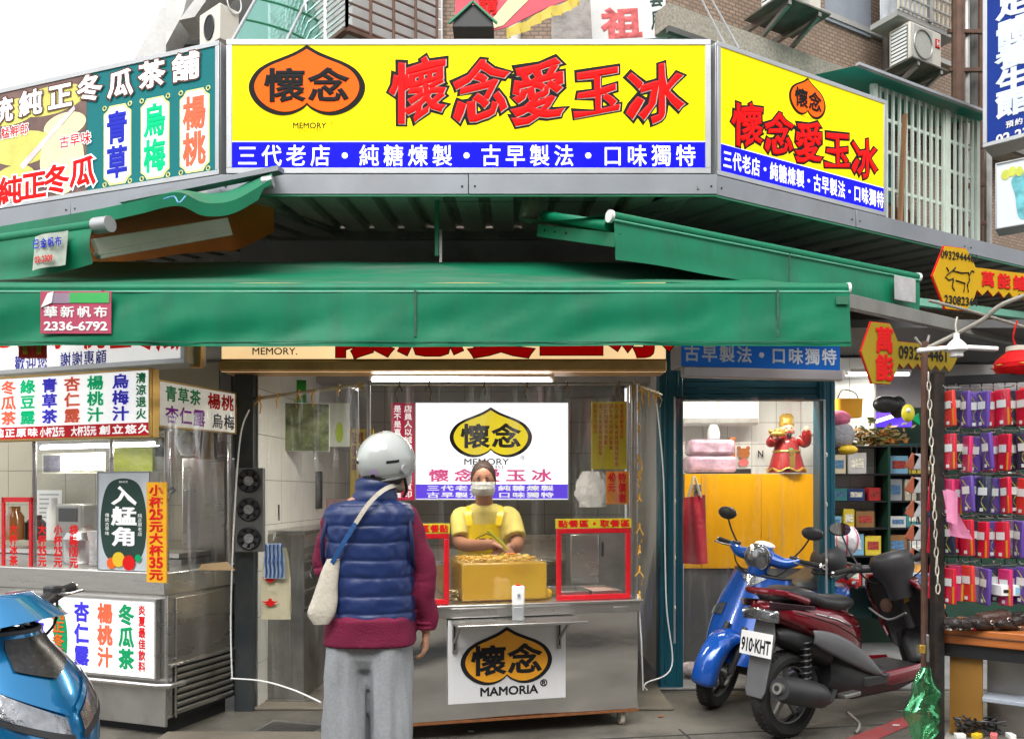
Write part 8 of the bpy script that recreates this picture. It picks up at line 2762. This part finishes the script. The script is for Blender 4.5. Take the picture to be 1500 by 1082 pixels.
# blue vertical sign at the right edge
pl = Plane(P(1440, 0, 6.3), P(1570, 0, 5.9))
zbv = P(0, 213, 6.25).z
vs = Board('massage_sign', 'tall blue sign with white vertical characters and phone number at the right edge', 'sign', pl, 0, pl.W, zbv, zbv + 1.6, mat('deep blue sign', (.01, .035, .22), .4, 0, .05, emis=(.01, .03, .25), estr=.15), M_steeld, .25, .03, M_alu)
kz = 6.2 / F
for i, ch in enumerate('足體養生館'):
    x, z = vs.px(1485, [5, 45, 80, 118, 150][i])
    text_mb(ch, x - .12, x + .12, z - .10, z + .10, .045, False, -.008, .98, .0015).build('lettering', mat('pale blue white print', (.65, .72, .8), .5), vs.root, smooth=None)
x, z = vs.px(1495, 178)
text_mb('預約電話', x - .10, x + .14, z - .03, z + .03, .02, False, -.008, .9, .001).build('lettering', M_wpaper, vs.root, smooth=None)
text_mb(['02-2308'], x - .17, x + .16, z - .13, z - .055, .03, False, -.008, .95, .001).build('lettering', M_wpaper, vs.root, smooth=None)
# foot reflexology sign below it
pl = Plane(P(1458, 0, 5.9), P(1580, 0, 5.6))
fsn = Board('foot_sign', 'white sign with a colourful foot print cut off at the right edge', 'sign', pl, 0, pl.W, P(0, 330, 5.8).z, P(0, 232, 5.8).z, mat('white sign face', (.60, .64, .70), .4, 0, .03, emis=(.6, .65, .7), estr=.1), M_alu, .2, .01, M_alu)
W, H = fsn.W, fsn.H
foot = smooth_loop([(x * W * .6 + .07, z * H, 0) for x, z in ((.10, .70), (.18, .45), (.24, .15), (.4, .08), (.58, .18), (.62, .45), (.72, .68), (.55, .76), (.3, .78))], 5)
fsn.poly([(p[0], p[1]) for p in foot], mat('foot teal print', (.15, .45, .5), .5, 0, .4, 14), 'foot_print')
for k in range(5):
    fsn.poly(oval(W * (.13 + .085 * k), H * (.80 + .03 * math.sin(k * 1.4)), .028 - .003 * k, .036, 0), mat('toe print', (.5, .55, .1), .5, 0, .2), 'toe_print', -.007 - .0006 * k, .0005)
# dark clutter of pipes between grille and blue sign
t = thing('pipe_bundle', 'bundle of dark pipes and frames between the window grille and the blue sign', 'pipes', P(1432, 360, 7.0).to_2d().to_3d())
for k, (px, r_, m_) in enumerate(((1403, .05, M_rust), (1415, .03, M_steeld), (1424, .045, M_condark), (1436, .03, M_rust), (1446, .04, M_steeld))):
    p_ = P(px, 0, 7.0 + .1 * k)
    MB().cyl((p_.x - t.location.x, .1 * k, 3.3), (p_.x - t.location.x, .1 * k, 8), r_, n=10).build('pipe', m_, t)
for k in range(9):
    z = 3.7 + k * .33
    MB().bar((-.25, 0, z), (.12, .1, z + .05), .03, .03).build('bracket', M_rust, t)
# dark mass closing the street on the right
t = thing('building', 'dark building far right behind the pipes and signs', 'building', (5.4, 9.5, 0), .5)
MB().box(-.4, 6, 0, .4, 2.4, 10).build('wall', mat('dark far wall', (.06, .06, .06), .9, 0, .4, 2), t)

# ---------------------------------------------------------------- added row behind the camera, blocks low sky and feeds reflections
mb = MB(); mw = MB(); ms = [MB(), MB(), MB()]
for i, (x0, x1, h, yy) in enumerate(((-14, -7.2, 10.5, -6.5), (-7, -1.2, 8.2, -6.2), (-1, 5.2, 9.8, -6.4), (5.4, 13, 9.5, -6.6))):
    mb.box(x0, x1, yy - 4, yy, 0, h)
    n = int((x1 - x0) / 1.6)
    for j in range(n):
        for z in (3.9, 6.0):
            mw.box(x0 + .4 + j * 1.6, x0 + 1.4 + j * 1.6, yy, yy + .03, z, z + 1.2)
    ms[i % 3].box(x0 + .2, x1 - .2, yy, yy + .2, 2.7, 3.5)
    mw.box(x0 + .3, x1 - .3, yy, yy + .02, .1, 2.5)
mb.build('sky_blocker_buildings', mat('sky blocker wall', (.27, .26, .24), .8, 0, .1), None, kind='structure', smooth=None)
mw.build('sky_blocker_windows', MATS['dark pane'], None, kind='structure', smooth=None)
for k, c in enumerate((M_red, M_yellow, M_wpaper)):
    ms[k].build('sky_blocker_signs', c, None, kind='structure', smooth=None)
